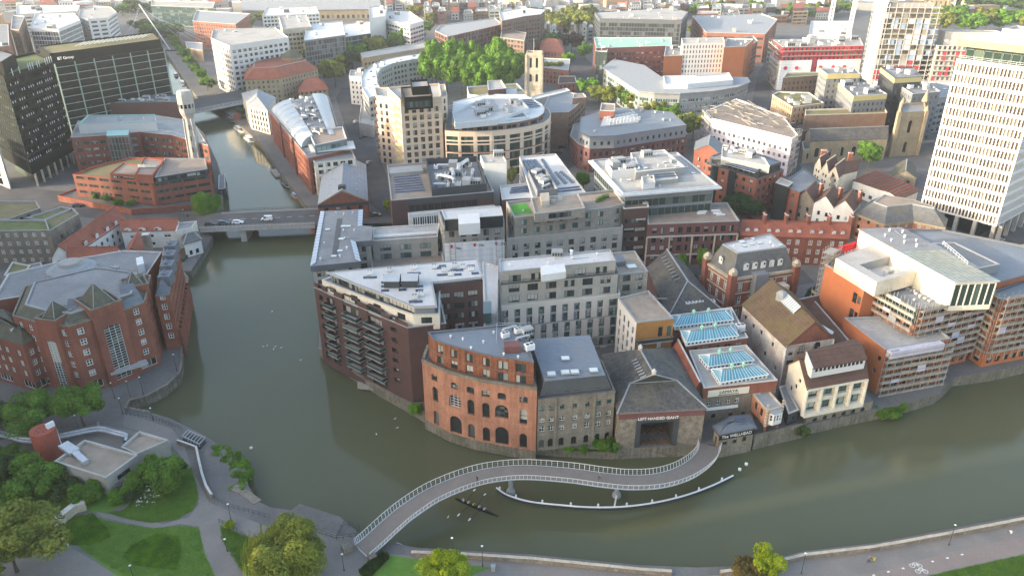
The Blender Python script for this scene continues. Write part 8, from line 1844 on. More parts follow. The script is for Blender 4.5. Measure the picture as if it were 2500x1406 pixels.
# bridges
def smooth_line(pts,n):
 out = []; P_ = [Vector(p) for p in pts]
 for i in range(len(P_) - 1):
  p0,p1,p2,p3 = P_[max(i - 1,0)],P_[i],P_[i + 1],P_[min(i + 2,len(P_) - 1)]
  for k in range(n):
   t = k / n; out.append(.5 * ((2 * p1) + (-p0 + p2) * t + (2 * p0 - 5 * p1 + 4 * p2 - p3) * t * t + (-p0 + 3 * p1 - 3 * p2 + p3) * t ** 3))
 out.append(P_[-1]); return out
cl = [(884,1344,3.6),(912,1320,4.2),(960,1276,5.2),(1000,1244,5.9),(1056,1208,6.5),(1120,1180,6.9),(1184,1161,7.1),(1256,1152,7.1),(1320,1153,7.),(1400,1160,6.8),(1472,1170,6.5),(1540,1176,6.1),(1608,1172,5.5),(1664,1156,4.8),(1704,1132,4.1),(1726,1108,3.5),(1732,1086,3.15)]
c3 = smooth_line([(*G(x,y,z),z) for x,y,z in cl],6)
fb = bldg('footbridge', 'S-shaped footbridge with brown deck and pale steel railings', 'footbridge')
def off(i,w_):
 d = (c3[min(i + 1,len(c3) - 1)] - c3[max(i - 1,0)]); n = Vector((-d.y,d.x,0)).normalized(); return c3[i] + n * w_
N = len(c3); HW = 2.15
mb = MB()
for i in range(N - 1):
 a,b_,c,d = off(i,-HW),off(i + 1,-HW),off(i + 1,HW),off(i,HW); mb.face([a,b_,c,d]); lo_ = Vector((0,0,-.55))
 e,f,g,h = off(i,-HW * .55) + lo_,off(i + 1,-HW * .55) + lo_,off(i + 1,HW * .55) + lo_,off(i,HW * .55) + lo_
 mb.face([e,h,g,f],1); mb.face([a,e,f,b_],1); mb.face([d,c,g,h],1)
mb.build('deck', ['bridge_deck', 'steel_white'], fb)
for sg in (-1,1):
 mb = MB(); mb.tube([off(i, sg * (HW + .08)) + Vector((0, 0, -.1)) for i in range(N)], .15, 6); mb.build('edge_beam', 'galvanised', fb, True)
 mb = MB(); mb.tube([off(i, sg * (HW + .42)) + Vector((0, 0, 1.25)) for i in range(N)], .09, 5); mb.build('handrail', 'trim_pale', fb, True)
 for z, o_ in ((.45, .16), (.8, .28)): mb = MB(); mb.tube([off(i, sg * (HW + o_)) + Vector((0, 0, z)) for i in range(N)], .022, 4); mb.build('rail_wire', 'steel_grey', fb)
 mp_ = MB()
pm = {}
for sg in (-1,1):
 for i in range(0,N):
  for t in (0.,):
   A = off(i, sg * (HW + .1)).lerp(off(min(i + 1, N - 1), sg * (HW + .1)), t); B = (off(i, sg * (HW + .42)).lerp(off(min(i + 1, N - 1), sg * (HW + .42)), t)) + Vector((0, 0, 1.25)); m_ = MB(); m_.bar(A - Vector((0, 0, .1)), B, .08, .07); m_.build('rail_post', 'steel_white', fb)
for (x,y,z1_) in ((1247,1206,6.),(1505,1214,5.2)):
 p = G(x, y - 4, 0.); m_ = MB(); m_.cyl(p[0], p[1], -1, .5, 1.0, n=14); m_.cyl(p[0], p[1], .5, 1.1, .9, .7, 14); m_.cyl(p[0], p[1], 1.1, z1_, .45, .6, 12); m_.build('pier', 'steel_grey', fb)
m_ = MB(); p = c3[0]; m_.box(p.x - 2.9, p.y + .6, 1, 4.5, 2., 1.6, .6); m_.build('abutment', 'quay_stone', fb); m_ = MB(); m_.box(p.x + 2.3, p.y - 1.9, 1, 4.4, 1.4, 1.4, .6); m_.build('abutment', 'quay_stone', fb)
fe = bldg('river_fender', 'curved grey boom fender floating beside the footbridge', 'fender')
fl_ = smooth_line([(*G(x,y,.9),.9) for x,y in ((1212,1190),(1240,1208),(1296,1224),(1368,1232),(1432,1237),(1504,1237),(1568,1231),(1628,1220),(1684,1205),(1740,1184),(1790,1160))],5)
mb = MB(); mb.tube(fl_, .2, 6); mb.build('rail', 'steel_white', fe, True); mb = MB()
for a,b_ in zip(fl_,fl_[1:]): mb.face([(a.x,a.y - .05,-.3),(b_.x,b_.y - .05,-.3),(b_.x,b_.y - .05,.85),(a.x,a.y - .05,.85)])
mb.build('skirt', 'steel_dark', fe)
for i in range(2, len(fl_), 5): m_ = MB(); m_.cyl(fl_[i].x, fl_[i].y + .3, -.5, 1.5, .22, n=8); m_.build('pile', 'steel_white', fe)
m_ = MB(); p = G(1505, 1210, 1.); m_.bar((p[0], p[1], 1.), (*G(1500, 1236, .9), .9), .3); m_.build('tie_bar', 'steel_white', fe)
fe = bldg('landing_fender', 'short curved grey fender under the near end of the footbridge', 'fender'); l2_ = smooth_line([(*G(x, y, .9), .9) for x, y in ((968, 1326), (984, 1332), (996, 1346), (1002, 1362))], 5); mb = MB(); mb.tube(l2_, .22, 6); mb.build('rail', 'steel_white', fe, True)
rb_ = bldg('road_bridge', 'low grey concrete road bridge across the canal', 'bridge'); zd = 6.2
q = [G(488, 560, zd), G(768, 549, zd), G(778, 508, zd), G(542, 519, zd)]; m_ = MB(); m_.prism(q, zd - 1.3, zd, 0, 1, bottom=True); m_.build('deck', ['concrete', 'asphalt'], rb_)
for (a, b_, nm) in ((q[0], q[1], 'near'), (q[3], q[2], 'far')): m_ = MB(); dd = Vector((b_[0] - a[0], b_[1] - a[1])).normalized(); nn = Vector((-dd.y, dd.x)) * (1 if nm == 'near' else -1); m_.prism([a, b_, (b_[0] + nn.x * 2, b_[1] + nn.y * 2), (a[0] + nn.x * 2, a[1] + nn.y * 2)] if nm == 'near' else [(a[0] + nn.x * 2, a[1] + nn.y * 2), (b_[0] + nn.x * 2, b_[1] + nn.y * 2), b_, a], zd, zd + .14); m_.build('pavement', 'path_tarmac', rb_); rail(rb_, [a, b_], zd, 1.1, mt='steel_dark' if nm == 'far' else 'concrete', step=1.5, r=.06)
p = G(594, 590, 0); m_ = MB(); m_.box(p[0], p[1] + 8, -1, zd - 1.2, 2.2, 16, .05); m_.build('pier', 'concrete', rb_)
for i in range(9): a = lerp(lerp(q[0], q[3], .52), lerp(q[1], q[2], .52), .05 + i * .11); b_ = lerp(lerp(q[0], q[3], .52), lerp(q[1], q[2], .52), .05 + i * .11 + .05); m_ = MB(); m_.bar((*a, zd + .012), (*b_, zd + .012), .18, .01); m_.build('lane_marking', 'road_paint', rb_)
for (s, nm) in (('488,560 542,519 470,524 400,548', 'ramp'), ('768,549 960,545 955,520 778,508', 'ramp')):
 t_ = s.split(); zz = [zd, zd, GZ + .03, GZ + .03] if t_[0] == '488,560' else [zd, 4.8, 4.8, zd]; pts = [(*G(*map(float, k.split(',')), z_), z_) for k, z_ in zip(t_, zz)]; m_ = MB(); m_.face(pts if area([p[:2] for p in pts]) > 0 else pts[::-1]); m_.build('approach_ramp', 'asphalt', rb_)
fbq = bldg('far_road_bridge', 'wide grey road bridge over the canal beyond the shot tower', 'bridge'); zd2 = 8.; q2 = [G(455, 276, zd2), G(640, 240, zd2), G(650, 206, zd2), G(440, 250, zd2)]; m_ = MB(); m_.prism(q2, zd2 - 1.6, zd2, 0, 1, bottom=True); m_.build('deck', ['concrete', 'asphalt'], fbq)
rail(fbq, [q2[0], q2[1]], zd2, 1.1, mt='steel_white', step=3, r=.08); rail(fbq, [q2[3], q2[2]], zd2, 1.1, mt='steel_dark', step=3, r=.08); m_ = MB(); p = G(585, 300, 0); m_.box(*p, -1, 6.4, 4, 9, .2); m_.build('abutment', 'brick_red', fbq)
cb = bldg('cable_footbridge', 'white cable-stayed footbridge mast beyond the black grid office', 'footbridge'); x, y = G(415, 122, ZB); m_ = MB(); m_.bar((x, y, ZB), (x - 22, y + 4, 42), .7); m_.build('mast', 'steel_white', cb); m_ = MB()
for k in range(5): m_.bar((x - 22 + k * .4,y + 4,42 - k * 2),(x + 10 + k * 9,y + 12,8),.09); m_.bar((x - 22,y + 4,42 - k * 2),(x - 34 - k * 3,y - 4,8),.09)
m_.build('stay_cables', 'steel_white', cb)
# pumping station and park furniture
b = bldg('pumping_station', 'low concrete pumping station with two gravel roofs and silver ducts', 'pumping station')
z1 = 7.8; q = PL('258,1166 336,1110 207,1074 133,1126', z1); vol(b, q, ZB, z1, 'render_grey', 'roof_gravel', None, {0: dict(S(st='W'), ops=lambda L: [(L * .3, L * .7, ZB + 2.2, ZB + 3.4)])}, pp=.5, cap='concrete', th=.3)
q = PL('333,1108 411,1074 340,1053 296,1091', 7.2); vol(b, q, ZB, 7.2, 'render_grey', 'roof_gravel', None, pp=.5, cap='concrete', name='side_wall', th=.3)
p = G(168, 1112, z1); m_ = MB(); m_.bar((p[0] - 3, p[1] + 3.5, z1 + .3), (p[0] + 1, p[1] + .8, z1 + .3), 2.2, .7); m_.bar((p[0] + 1, p[1] + .8, z1 + .3), (p[0] + 4, p[1] - 1.6, z1 + .1), 1.3, .6); m_.box(p[0] + 4.4, p[1] - 2, z1 - .4, z1 + .6, 1.4, 1.2, -.6); m_.build('roof_duct', 'galvanised', b)
p = G(148, 1108, ZB); m_ = MB(); m_.bar((p[0], p[1], 4), (p[0] - .5, p[1] + .3, 11.4), 1.7, .6); m_.build('riser_duct', 'plant_white', b); finish(b)
p = G(124, 1112, ZB); b = bldg('red_silo', 'round red-brown tank beside the pumping station', 'tank'); m_ = MB(); m_.cyl(p[0], p[1], ZB, 10.2, 2.6, n=24, m=0); m_.build('shell', 'silo_red', b, False)
for k in range(7): a = k * .9; m_ = MB(); m_.cyl(p[0] + 1.1 * math.cos(a), p[1] + 1.1 * math.sin(a), 10.2, 10.32, .16, n=8); m_.build('lid_vent', 'steel_dark', b)
for k in range(2):
 b = bldg('steel_pipe', ('outer', 'inner')[k] + ' of the two silver pipes curving round the pumping yard', 'pipe'); pts = [(*G(x, y + k * 7, 4.6), 4.6) for x, y in ((-10, 1052), (30, 1062), (62, 1071), (110, 1070), (145, 1062), (190, 1052), (242, 1043), (280, 1052), (307, 1060), (304, 1070))]; m_ = MB(); m_.tube(smooth_line(pts, 3), .42, 8); m_.build('pipe', 'galvanised', b, True)
 for x, y in ((62, 1071), (145, 1062), (242, 1043)): p = G(x, y + k * 7, ZB); m_ = MB(); m_.box(*p, ZB, 4.5, .3, .3); m_.build('pipe_support', 'steel_grey', b)
b = bldg('river_grille', 'steel lattice intake grille with red housing at the river edge', 'grille'); q = PL('444,1062 486,1082 500,1066 458,1048', 4.6); m_ = MB(); m_.prism(q, 1, 3.6); m_.build('housing', 'steel_dark', b); m_ = MB()
for i in range(7): A,B = lerp(q[0],q[1],i / 6),lerp(q[3],q[2],i / 6); m_.bar((*A,4.4),(*B,4.4),.16); m_.bar((*A,3.6),(*A,4.4),.14)
m_.bar((*q[0], 4.4), (*q[1], 4.4), .18); m_.bar((*q[3], 4.4), (*q[2], 4.4), .18); m_.build('lattice', 'steel_grey', b)
def wall_line(name, s, h, th, mt, label, z=None, cap=None, cat='wall'):
 b = bldg(name,label,cat); pts = PL(s,GZ); o = Vector((0,0)); i_ = []
 for k in range(len(pts)):
  d = (Vector(pts[min(k + 1,len(pts) - 1)]) - Vector(pts[max(k - 1,0)])).normalized(); i_.append((pts[k][0] - d.y * th,pts[k][1] + d.x * th))
 for k in range(len(pts) - 1):
  n = max(1,round(math.dist(pts[k],pts[k + 1]) / 1.8))
  for j in range(n):
   a, c, d, e = lerp(pts[k], pts[k + 1], j / n), lerp(pts[k], pts[k + 1], (j + .985) / n), lerp(i_[k], i_[k + 1], (j + .985) / n), lerp(i_[k], i_[k + 1], j / n); m_ = MB(); m_.prism([a, c, d, e] if area([a, c, d, e]) > 0 else [e, d, c, a], (GZ if z is None else z) - 1.5, (GZ if z is None else z) + h + RND.uniform(0, .06), 0, 1); m_.build('stone_block', [mt, cap or mt], b)
 return b
wall_line('park_parapet', '432,1084 462,1094 478,1100 484,1130 492,1165 502,1195 516,1218', 1.1, .5, 'stone_rubble', 'curving stone parapet beside the riverside ramp', cap='trim_pale')
wall_line('stone_ruin', '142,1294 165,1272 190,1252 212,1246', 2., 1.4, 'stone_pale', 'broken pale stone wall in the long grass', cap='trim_pale')
wall_line('river_parapet', '1004,1358 1100,1361 1300,1374 1560,1400 1640,1405', .9, .7, 'stone_rubble', 'stone river parapet under the lime green tree', cap='stone_pale')
wall_line('promenade_parapet', '1760,1406 1830,1398 1961,1365 2134,1345 2320,1311 2500,1276 2560,1264', .9, .7, 'stone_rubble', 'long stone river parapet at the lower right', cap='stone_pale')
wall_line('jetty_block', '562,1195 588,1208 620,1232', 1.5, 1.8, 'stone_rubble', 'old stone pier stub beside the park railings', z=1.6, cap='stone_grey')
b = bldg('landing_stage', 'flat concrete landing stage with black railings beside the footbridge', 'landing stage'); q = PL('714,1282 822,1318 836,1290 736,1252', 2.6); m_ = MB(); m_.prism(q, -1, 2.6); m_.build('slab', 'path_tarmac', b); rail(b, [q[0], q[1], q[2]], 2.6, 1.2, mt='steel_dark', step=1.1); rail(b, PL('822,1318 870,1312 878,1292 840,1282', 3.), 3., 1.2, mt='steel_dark', step=1.1)
def fence(s, label, z=GZ, h=1.2): b = bldg('iron_railing', label, 'railing'); rail(b, PL(s, z), z, h, mt='steel_dark', step=1.0, r=.035); return b
fence('516,1216 560,1240 620,1256 660,1268', 'black railing along the park ramp'); fence('308,1012 318,992 355,982 408,954 440,926 448,900 448,840 440,800', 'black railing round the quay below the brick offices'); fence('310,1014 368,1022 420,1040 444,1050', 'black railing beside the path to the intake grille')
fence('462,676 518,596 512,572', 'railing on the quay below the white bridge house'); fence('268,1204 318,1190', 'grey palisade at the pumping station wall', h=2.); fence('536,1276 580,1300 600,1312', 'low railing beside the small yellow shrub')
b = bldg('steel_fence', 'white striped barrier rail at the corner path', 'railing'); rail(b, PL('130,1310 168,1334', GZ), GZ, 1., mt='steel_white')
for i in range(7): a, c = G(2130 + i * 36, 1404 - i * 8.4, GZ), G(2136 + i * 36, 1402.6 - i * 8.4, GZ); m_ = MB(); m_.bar((*a, GZ + .03), (*c, GZ + .03), .3, .01); struct(m_.build('lane_marking', 'road_paint'), 'white dash of the cycle lane')
def bike_mark(px,py,lab):
 x,y = G(px,py,GZ); m_ = MB()
 for dx in (-.7,.7):
  for k in range(10): a,c = k * .628,(k + 1) * .628; m_.bar((x + dx + .45 * math.cos(a),y + .45 * math.sin(a),GZ + .03),(x + dx + .45 * math.cos(c),y + .45 * math.sin(c),GZ + .03),.12,.01)
 for A,B in (((-.7,0),(-.2,.7)),((-.2,.7),(.5,.7)),((.5,.7),(.7,0)),((-.2,.7),(0,0)),((0,0),(.5,.7))): m_.bar((x + A[0],y + A[1],GZ + .03),(x + B[0],y + B[1],GZ + .03),.12,.01)
 struct(m_.build('bicycle_marking', 'road_paint'), lab)
bike_mark(2236, 1380, 'upper white bicycle symbol on the path'); bike_mark(2250, 1394, 'lower white bicycle symbol on the path')
# lamps
LAMP = {}
def lamp(px,py,h,lab,globe=True,z=GZ):
 x, y = G(px, py, z); o = thing('lamp_post', lab, 'street lamp', (x, y, z), 0, 'lamp posts')
 if h not in LAMP:
  a,c = MB(),MB(); a.cyl(0,0,0,.5,.14,.1,8); a.cyl(0,0,.5,h,.07,.05,8); c.cyl(0,0,h,h + .12,.1,.24,10); c.cyl(0,0,h + .12,h + .26,.24,.08,10); L_ = []
  for mb_, m_ in ((a, 'steel_dark'), (c, 'sign_white')): me = bpy.data.meshes.new('p'); me.from_pydata(mb_.v, [], mb_.f); me.materials.append(M(m_)); L_.append(me)
  LAMP[h] = L_
 link('post', LAMP[h][0], o); link('lantern', LAMP[h][1], o)
for a in ((566, 1278, 5., 'white-topped lamp post beside the small yellow shrub'), (300, 1010, 4.5, 'lamp post at the bend of the quay path'), (374, 1026, 3.5, 'short lamp post by the path to the intake grille'), (432, 905, 5., 'lamp post on the quay under the brick offices corner'), (350, 962, 5., 'lamp post on the quay nearest the curved river wall'), (318, 968, 4.5, 'lamp post beside the entrance canopy steps'), (280, 972, 4.5, 'lamp post left of the entrance canopy steps'), (840, 1392, 4., 'round lamp on the path by the footbridge end'), (1106, 1362, 5., 'lamp post on the river parapet near the lime tree'), (1178, 1382, 5., 'second lamp post on the river parapet near the lime tree'), (1956, 1400, 5., 'lamp post on the promenade behind the lime shrub'), (2316, 1330, 5., 'lamp post on the promenade near the right edge'), (196, 1062, 5.5, 'lamp post in the pumping yard'), (456, 560, 8., 'tall lamp post at the left end of the road bridge'), (484, 640, 5., 'lamp post on the quay below the bridge house'), (326, 1410, 3., 'short lamp at the bottom lawn edge'), (555, 1345, 3., 'short lamp on the wedge lawn')): lamp(*a)
for (x, y, lab) in ((1204, 1392, 'grey litter bin on the promenade by the river parapet'), (414, 1090, 'dark notice board beside the pumping station')): p = G(x, y, GZ); m_ = MB(); m_.box(p[0], p[1], GZ, GZ + 1.3, .8, .7, 0, 0, .9); m_.box(p[0], p[1], GZ + 1.3, GZ + 1.5, .9, .8, 0, 0, .6); tag(m_.build('litter_bin', 'steel_grey'), lab, 'bin')
# cars
CAR = {}
def car(px,py,rz,paint,lab,van=False,z=GZ):
 k = (van,)
 if k not in CAR:
  def hull(prof,w_,mats,nm,ins=.0):
   m_ = MB(); n = len(prof)
   L_,R_ = [(x,-w_ + (ins if zz > .95 else 0),zz) for x,zz in prof],[(x,w_ - (ins if zz > .95 else 0),zz) for x,zz in prof]
   for i in range(n): j = (i + 1) % n; m_.face([L_[i],L_[j],R_[j],R_[i]][::-1])
   m_.face(L_); m_.face(R_[::-1]); me = bpy.data.meshes.new(nm); me.from_pydata(m_.v,[],m_.f); me.materials.append(M(mats)); return me
  body = hull([(-2.1, .3), (2.1, .3), (2.15, .7), (1.9, .9), (1.1, 1.0), (.4, 1.45) if not van else (.9, 1.9), (-1.3, 1.48) if not van else (-2., 1.95), (-2.0, 1.0), (-2.12, .7)], .86, 'steel_white', 'body', .16)
  gl_ = hull([(1.05, 1.02), (.42, 1.42), (-1.2, 1.44), (-1.85, 1.02)] if not van else [(1.12, 1.05), (.88, 1.8), (.1, 1.82), (.1, 1.05)], .80, 'glass_dark', 'window_glass', .05)
  wm_ = MB(); wm_.cyl(0, 0, -.1, .1, .32, n=12); wm_.f.append(tuple(reversed(range(12)))); wm_.m.append(0); wme = bpy.data.meshes.new('wheel'); wme.from_pydata(wm_.v, [], wm_.f); wme.materials.append(M('steel_black'))
  CAR[k] = (body,gl_,wme)
 x, y = G(px, py, z); o = thing('van' if van else 'car', lab, 'van' if van else 'car', (x, y, z), rz); bd, gl_, wh = CAR[k]
 c = link('body', bd, o); c.material_slots[0].link = 'OBJECT'; c.material_slots[0].material = M(paint); g_ = link('window_glass', gl_, o); g_.scale = (1.01, 1.06, 1.005) if not van else (1.01, 1.1, 1.)
 for wx in (-1.3,1.3):
  for wy in (-.8, .8): w_ = link('wheel', wh, o, (wx, wy, .32)); w_.rotation_euler = (math.pi / 2, 0, 0)
 for wy in (-.6, .6): h_ = MB(); h_.box(2.12, wy, .6, .75, .08, .3); h_.build('headlight', 'sign_white', o)
 return o
mat('paint_blue', (.05, .075, .11), var=.05, rough=.3, spec=.6); mat('paint_black', (.02, .02, .022), var=.05, rough=.25, spec=.6); mat('paint_silver', (.42, .43, .44), var=.05, rough=.3, spec=.6); mat('paint_white', (.8, .8, .8), var=.03, rough=.3)
for a in ((514, 551, .06, 'paint_black', 'black car leftmost on the road bridge', False, 6.2), (547, 548, .06, 'paint_blue', 'dark blue car second on the road bridge', False, 6.2), (581, 546, .06, 'paint_white', 'white car third on the road bridge', False, 6.2), (652, 538, 3.2, 'paint_white', 'white van on the road bridge', True, 6.2), (366, 517, .2, 'paint_black', 'black car parked beside the ribbon-window offices'), (1686, 640, .1, 'paint_silver', 'silver car in the street behind the slate hall'), (1694, 682, 1.4, 'paint_black', 'black car parked between slate hall and mansard office'), (1714, 684, 1.4, 'paint_silver', 'pale car parked beside the mansard office'), (1372, 362, .2, 'paint_black', 'black car parked beyond the curved frame office'), (1362, 376, .2, 'paint_black', 'black car parked closer to the curved frame office'), (884, 338, 1.3, 'paint_blue', 'dark car in the street left of the peach tower'), (1438, 195, 1., 'paint_white', 'white car at the junction by the church trees'), (1862, 148, 1., 'paint_silver', 'silver car in the narrow street by the hotel'), (918, 528, .1, 'paint_black', 'black car beside the brick gable hall', False, 5.), (868, 300, 1.3, 'paint_white', 'white car in the street beside the red canal offices'), (900, 400, 1.3, 'paint_silver', 'silver car beside the brick gable hall lane'), (1640, 642, .1, 'paint_black', 'black car below the left upright street tree'), (300, 512, .2, 'paint_white', 'white car on the left bank street'), (190, 505, .3, 'paint_blue', 'blue car on the left bank street near the moss roofs'), (1878, 190, 1., 'paint_black', 'black car in the narrow street below the site'), (1420, 215, 1., 'paint_blue', 'blue car at the junction by the church trees'), (2440, 590, .5, 'paint_silver', 'silver car on the forecourt of the white tower'), (2400, 612, .5, 'paint_black', 'black car on the forecourt of the white tower')): car(*a)
# boats
def boat(px, py, rz, l, w_, hull_, cab, lab, roofm='plant_white'):
 x, y = G(px, py, .1); o = thing('canal_boat', lab, 'boat', (x, y, 0), rz); m_ = MB(); n = 12; top, bot = [], []
 prof = [(-1,.75),(-.9,1),(.55,1),(.85,.6),(1,0)]
 ring = [(u * l / 2, v * w_ / 2) for u, v in prof] + [(u * l / 2, -v * w_ / 2) for u, v in reversed(prof[:-1])]; ring = ring[::-1] if area(ring) < 0 else ring; m_.prism(ring, -.2, .8, 0, 1); m_.build('hull', [hull_, 'scaffold_board'], o)
 q = [(-l * .36, -w_ * .36), (l * .24, -w_ * .36), (l * .24, w_ * .36), (-l * .36, w_ * .36)]; m_ = MB(); m_.prism(q, .8, 1.9, 0, 1); m_.build('cabin', [cab, roofm], o); m_ = MB(); m_.prism([(u * 1.01, v * 1.03) for u, v in q], 1.15, 1.6); m_.build('cabin_windows', 'glass_dark', o)
for a in ((566, 296, -.95, 15, 3., 'steel_black', 'brick_dark', 'dark houseboat moored nearest the far road bridge', 'roof_brown'), (586, 318, -.95, 14, 3.6, 'steel_white', 'plant_white', 'white cruiser moored second on the canal quay'), (611, 342, -.95, 13, 3.6, 'steel_white', 'plant_white', 'white cruiser moored third on the canal quay'), (722, 482, -1., 7, 2.4, 'orange_wall', 'metal_blue', 'small orange and blue boat moored near the road bridge', 'metal_blue'), (700, 456, -1., 9, 2.2, 'steel_black', 'steel_dark', 'dark flat boat moored behind the small orange boat', 'steel_dark'), (430, 185, -1.15, 16, 3, 'steel_black', 'brick_dark', 'narrowboat on the far canal beside the avenue'), (446, 205, -1.1, 16, 3, 'steel_white', 'plant_white', 'white boat on the far canal beside the avenue')): boat(*a)
b = bldg('canal_pontoon', 'long timber pontoon along the canal quay', 'pontoon'); q = PL('700,440 722,432 762,500 744,506', 1.); m_ = MB(); m_.prism(q if area(q) > 0 else q[::-1], .2, 1.); m_.build('deck', 'scaffold_board', b); q = PL('660,414 694,410 698,426 672,430', 1.); m_ = MB(); m_.prism(q if area(q) > 0 else q[::-1], .2, 1.); m_.build('platform', 'scaffold_board', b)
# people
def person_mesh(pose,top,legs,key):
 J = {'walk': dict(pel=(0, 0, .95), che=(0, .04, 1.35), nec=(0, .05, 1.52), hea=(0, .08, 1.66), hl=(-.1, 0, .9), kl=(-.11, .22, .5), fl=(-.11, .12, .06), tl=(-.11, .3, .04), hr=(.1, 0, .9), kr=(.11, -.05, .48), fr=(.11, -.34, .14), tr=(.11, -.2, .04), sl=(-.19, .03, 1.44), el=(-.25, -.12, 1.17), wl=(-.24, -.02, .93), sr=(.19, .03, 1.44), er=(.25, .1, 1.18), wr=(.24, .3, 1.)),
   'sit': dict(pel=(0, 0, .2), che=(0, .12, .6), nec=(0, .16, .76), hea=(0, .2, .9), hl=(-.1, 0, .2), kl=(-.13, .42, .42), fl=(-.1, .75, .1), tl=(-.1, .85, .18), hr=(.1, 0, .2), kr=(.13, .42, .42), fr=(.1, .75, .1), tr=(.1, .85, .18), sl=(-.19, .13, .68), el=(-.24, .4, .55), wl=(-.16, .64, .5), sr=(.19, .13, .68), er=(.24, .4, .55), wr=(.16, .64, .5))}[pose]
 R_ = dict(pel=.15,che=.17,nec=.065,hea=.115,hl=.1,kl=.075,fl=.05,tl=.04,hr=.1,kr=.075,fr=.05,tr=.04,sl=.075,el=.055,wl=.04,sr=.075,er=.055,wr=.04)
 E_ = [('pel', 'che'), ('che', 'nec'), ('nec', 'hea'), ('pel', 'hl'), ('hl', 'kl'), ('kl', 'fl'), ('fl', 'tl'), ('pel', 'hr'), ('hr', 'kr'), ('kr', 'fr'), ('fr', 'tr'), ('che', 'sl'), ('sl', 'el'), ('el', 'wl'), ('che', 'sr'), ('sr', 'er'), ('er', 'wr')]
 ks = list(J); me = bpy.data.meshes.new('tmp'); me.from_pydata([J[k] for k in ks], [(ks.index(a), ks.index(b)) for a, b in E_], []); o = link('tmp', me)
 md = o.modifiers.new('s', 'SKIN'); o.modifiers.new('u', 'SUBSURF').levels = 1
 for k, v in zip(ks, me.skin_vertices[0].data): v.radius = (R_[k], R_[k]); v.use_root = k == 'pel'
 dg = bpy.context.evaluated_depsgraph_get(); res = bpy.data.meshes.new_from_object(o.evaluated_get(dg)); bpy.data.objects.remove(o); res.materials.clear()
 for m_ in (legs, top, 'skin', 'hair'): res.materials.append(M(m_))
 hz_, nz_ = J['hea'], J['nec']
 for p in res.polygons:
  c = p.center; dl = min((Vector(c) - Vector(J[k])).length for k in ('wl', 'wr'))
  p.material_index = 3 if c[2] > hz_[2] + .03 or (c[2] > nz_[2] + .05 and c[1] < hz_[1] - .04) else 2 if c[2] > nz_[2] - .01 or dl < .08 else 1 if (c[2] > J['pel'][2] + .02 and (pose == 'walk' or c[1] < .7)) and not (pose == 'sit' and c[2] < .47 and c[1] > .2) else 0
  p.use_smooth = True
 return res
mat('skin', (.45, .27, .19), var=.05); mat('hair', (.04, .03, .022), var=.1); mat('cloth_dark', (.03, .032, .038), var=.1); mat('cloth_navy', (.03, .04, .07), var=.1); mat('cloth_yellow', (.6, .5, .05), var=.1); mat('cloth_white', (.65, .65, .66), var=.1); mat('cloth_grey', (.2, .2, .21), var=.1)
WK = person_mesh('walk', 'cloth_dark', 'cloth_navy', 0); WK2 = person_mesh('walk', 'cloth_grey', 'cloth_dark', 1); SITW = person_mesh('sit', 'cloth_white', 'cloth_dark', 2); SITY = person_mesh('sit', 'cloth_yellow', 'cloth_dark', 3)
def person(me, x, y, z, rz, lab): o = link('person', me, None, (x, y, z), rz); return tag(o, lab, 'person')
def on_deck(px,py):
 x,y = G(px,py,6.9); k = min(c3,key=lambda v: (v.x - x) ** 2 + (v.y - y) ** 2); return x,y,k.z
person(WK, *on_deck(1165, 1178), -1.2, 'person in dark jacket walking on the left half of the footbridge'); person(WK2, *on_deck(1464, 1166), 1.4, 'person in grey top walking on the right half of the footbridge')
person(WK2, *G(2120, 1372, GZ), GZ, 1.2, 'person standing beside the river parapet in a grey top'); person(SITY, *G(2134, 1372, GZ), GZ + .3, .4, 'person in yellow jacket sitting by the river parapet'); person(SITW, *G(2468, 1306, GZ), GZ + .3, .4, 'person in white top sitting at the far right of the promenade'); person(WK, *G(458, 530, 5.), 4.6, 1., 'person in dark clothes at the left end of the road bridge')
A, B = Vector((*G(1112, 1216, .2), .12)), Vector((*G(1217, 1260, .2), .12)); d = (B - A).normalized(); n = Vector((-d.y, d.x, 0)); rb_ = bldg('rowing_shell', 'long thin black rowing shell passing under the footbridge', 'rowing boat'); m_ = MB(); K = 14
sec = [(A.lerp(B,i / K),.42 * math.sin(math.pi * min(max(i / K,.03),.97)) ** .5) for i in range(K + 1)]
for (p,w0),(q_,w1) in zip(sec,sec[1:]):
 for sg in (-1,1): m_.face([p + n * (w0 * sg),q_ + n * (w1 * sg),q_ + Vector((0,0,.25)),p + Vector((0,0,.25))] if sg < 0 else [q_ + n * (w1 * sg),p + n * (w0 * sg),p + Vector((0,0,.25)),q_ + Vector((0,0,.25))])
m_.build('hull', 'steel_black', rb_); ang = math.atan2(d.y, d.x)
for i,t in enumerate((.20,.29,.41,.54,.66)):
 p = A.lerp(B, t); person((SITW, SITW, SITY, SITW, SITW)[i], p.x, p.y, .18, ang + (1.57 if i == 0 else -1.57) + 3.14159 * 0, ('cox in the stern of the rowing shell', 'rower in white nearest the cox', 'rower in yellow in the rowing shell', 'rower in white third along the rowing shell', 'rower in white at the bow of the rowing shell')[i])
 if i: sg = 1 if i % 2 else -1; m_ = MB(); tip = p + n * (3.6 * sg) - d * .9; m_.bar(p + Vector((0, 0, .75)) + n * (-.4 * sg), (tip.x, tip.y, .5), .06); m_.build('oar_shaft', 'steel_black', rb_); m_ = MB(); t2 = tip + n * (.8 * sg); m_.bar((tip.x, tip.y, .5), (t2.x, t2.y, .42), .28, .06); m_.build('oar_blade', 'sign_white', rb_)
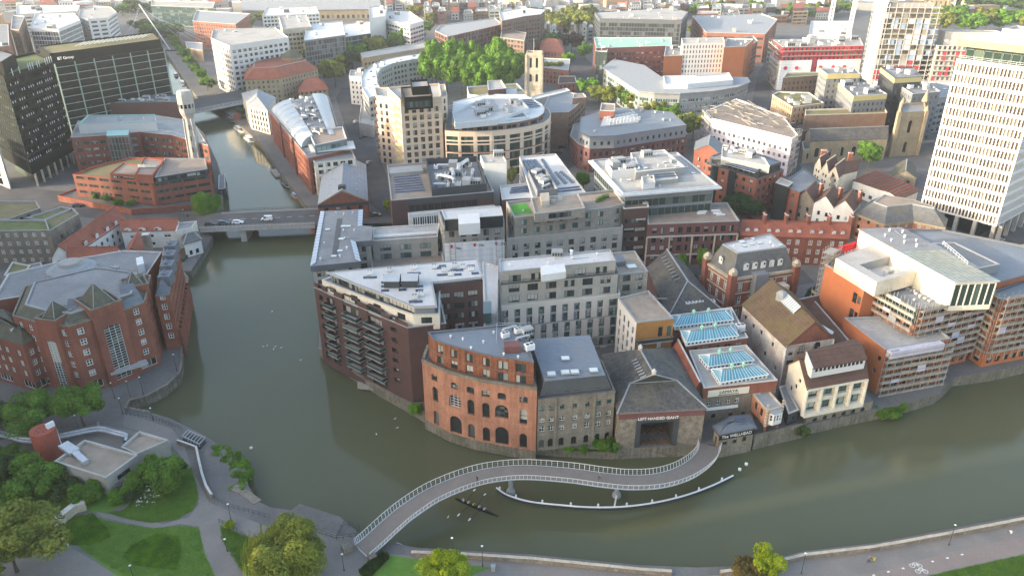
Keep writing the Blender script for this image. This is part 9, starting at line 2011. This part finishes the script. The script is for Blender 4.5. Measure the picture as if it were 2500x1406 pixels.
gm = MB(); gm.face([(0, .22, .05), (-.12, 0, .08), (0, -.3, .05), (.12, 0, .08)]); gm.face([(-.1, .08, .08), (-.75, -.05, .3), (-.1, -.12, .08)]); gm.face([(.1, .08, .08), (.1, -.12, .08), (.75, -.05, .3)]); gm.face([(0, .22, .05), (.1, 0, 0), (0, -.3, .05), (-.1, 0, 0)]); gme = bpy.data.meshes.new('gull'); gme.from_pydata(gm.v, [], gm.f); gme.materials.append(M('sign_white'))
for i,(x,y,z) in enumerate(((643,846,.1),(652,844,.1),(668,853,.1),(672,846,.1),(686,849,.1),(664,761,3.),(734,879,1.),(919,1060,4.),(964,1022,5.),(970,1044,4.),(1094,1262,2.))):
 p = G(x, y, z); o = link('gull', gme, None, (*p, z), RND.uniform(0, 6.3), (.75, .75, .75)); tag(o, f'{ORD[i]} white gull from the left in the floating flock' if z < .5 else 'white gull flying ' + ('over mid river above the flock', 'near the brown brick flats', 'lowest of three off the brown flats', 'highest of three off the brown flats', 'middle of three off the brown flats', 'beside the rowing shell')[i - 5], 'gull', 'gulls on the river' if z < .5 else 'gulls in flight')
for (x, y, m_, lab) in ((1806, 1145, 'sign_white', 'left white mooring buoy off the bar'), (1822, 1132, 'sign_white', 'right white mooring buoy off the bar'), (613, 1093, 'sign_cream', 'yellowish buoy in mid river')): p = G(x, y, .2); mb = MB(); mb.cyl(p[0], p[1], -.3, .4, .34, .38, 12); mb.cyl(p[0], p[1], .4, .6, .38, .1, 12); tag(mb.build('buoy', m_), lab, 'buoy')
mb = MB(); mb.prism([(-2300,-60),(2300,-60),(2300,2500),(-2300,2500)],-3,128,bottom=True)
hz = bpy.data.materials.new('haze'); hz.use_nodes = True; t = hz.node_tree; t.nodes.clear()
o_ = t.nodes.new('ShaderNodeOutputMaterial'); pv = t.nodes.new('ShaderNodeVolumePrincipled'); t.links.new(pv.outputs[0], o_.inputs['Volume'])
pv.inputs['Color'].default_value = (.86, .92, 1.0, 1); pv.inputs['Density'].default_value = .00012; pv.inputs['Anisotropy'].default_value = .2
MATS['haze'] = hz
h = mb.build('haze', 'haze'); h['kind'] = 'stuff'; h['label'] = 'pale morning haze over the city'
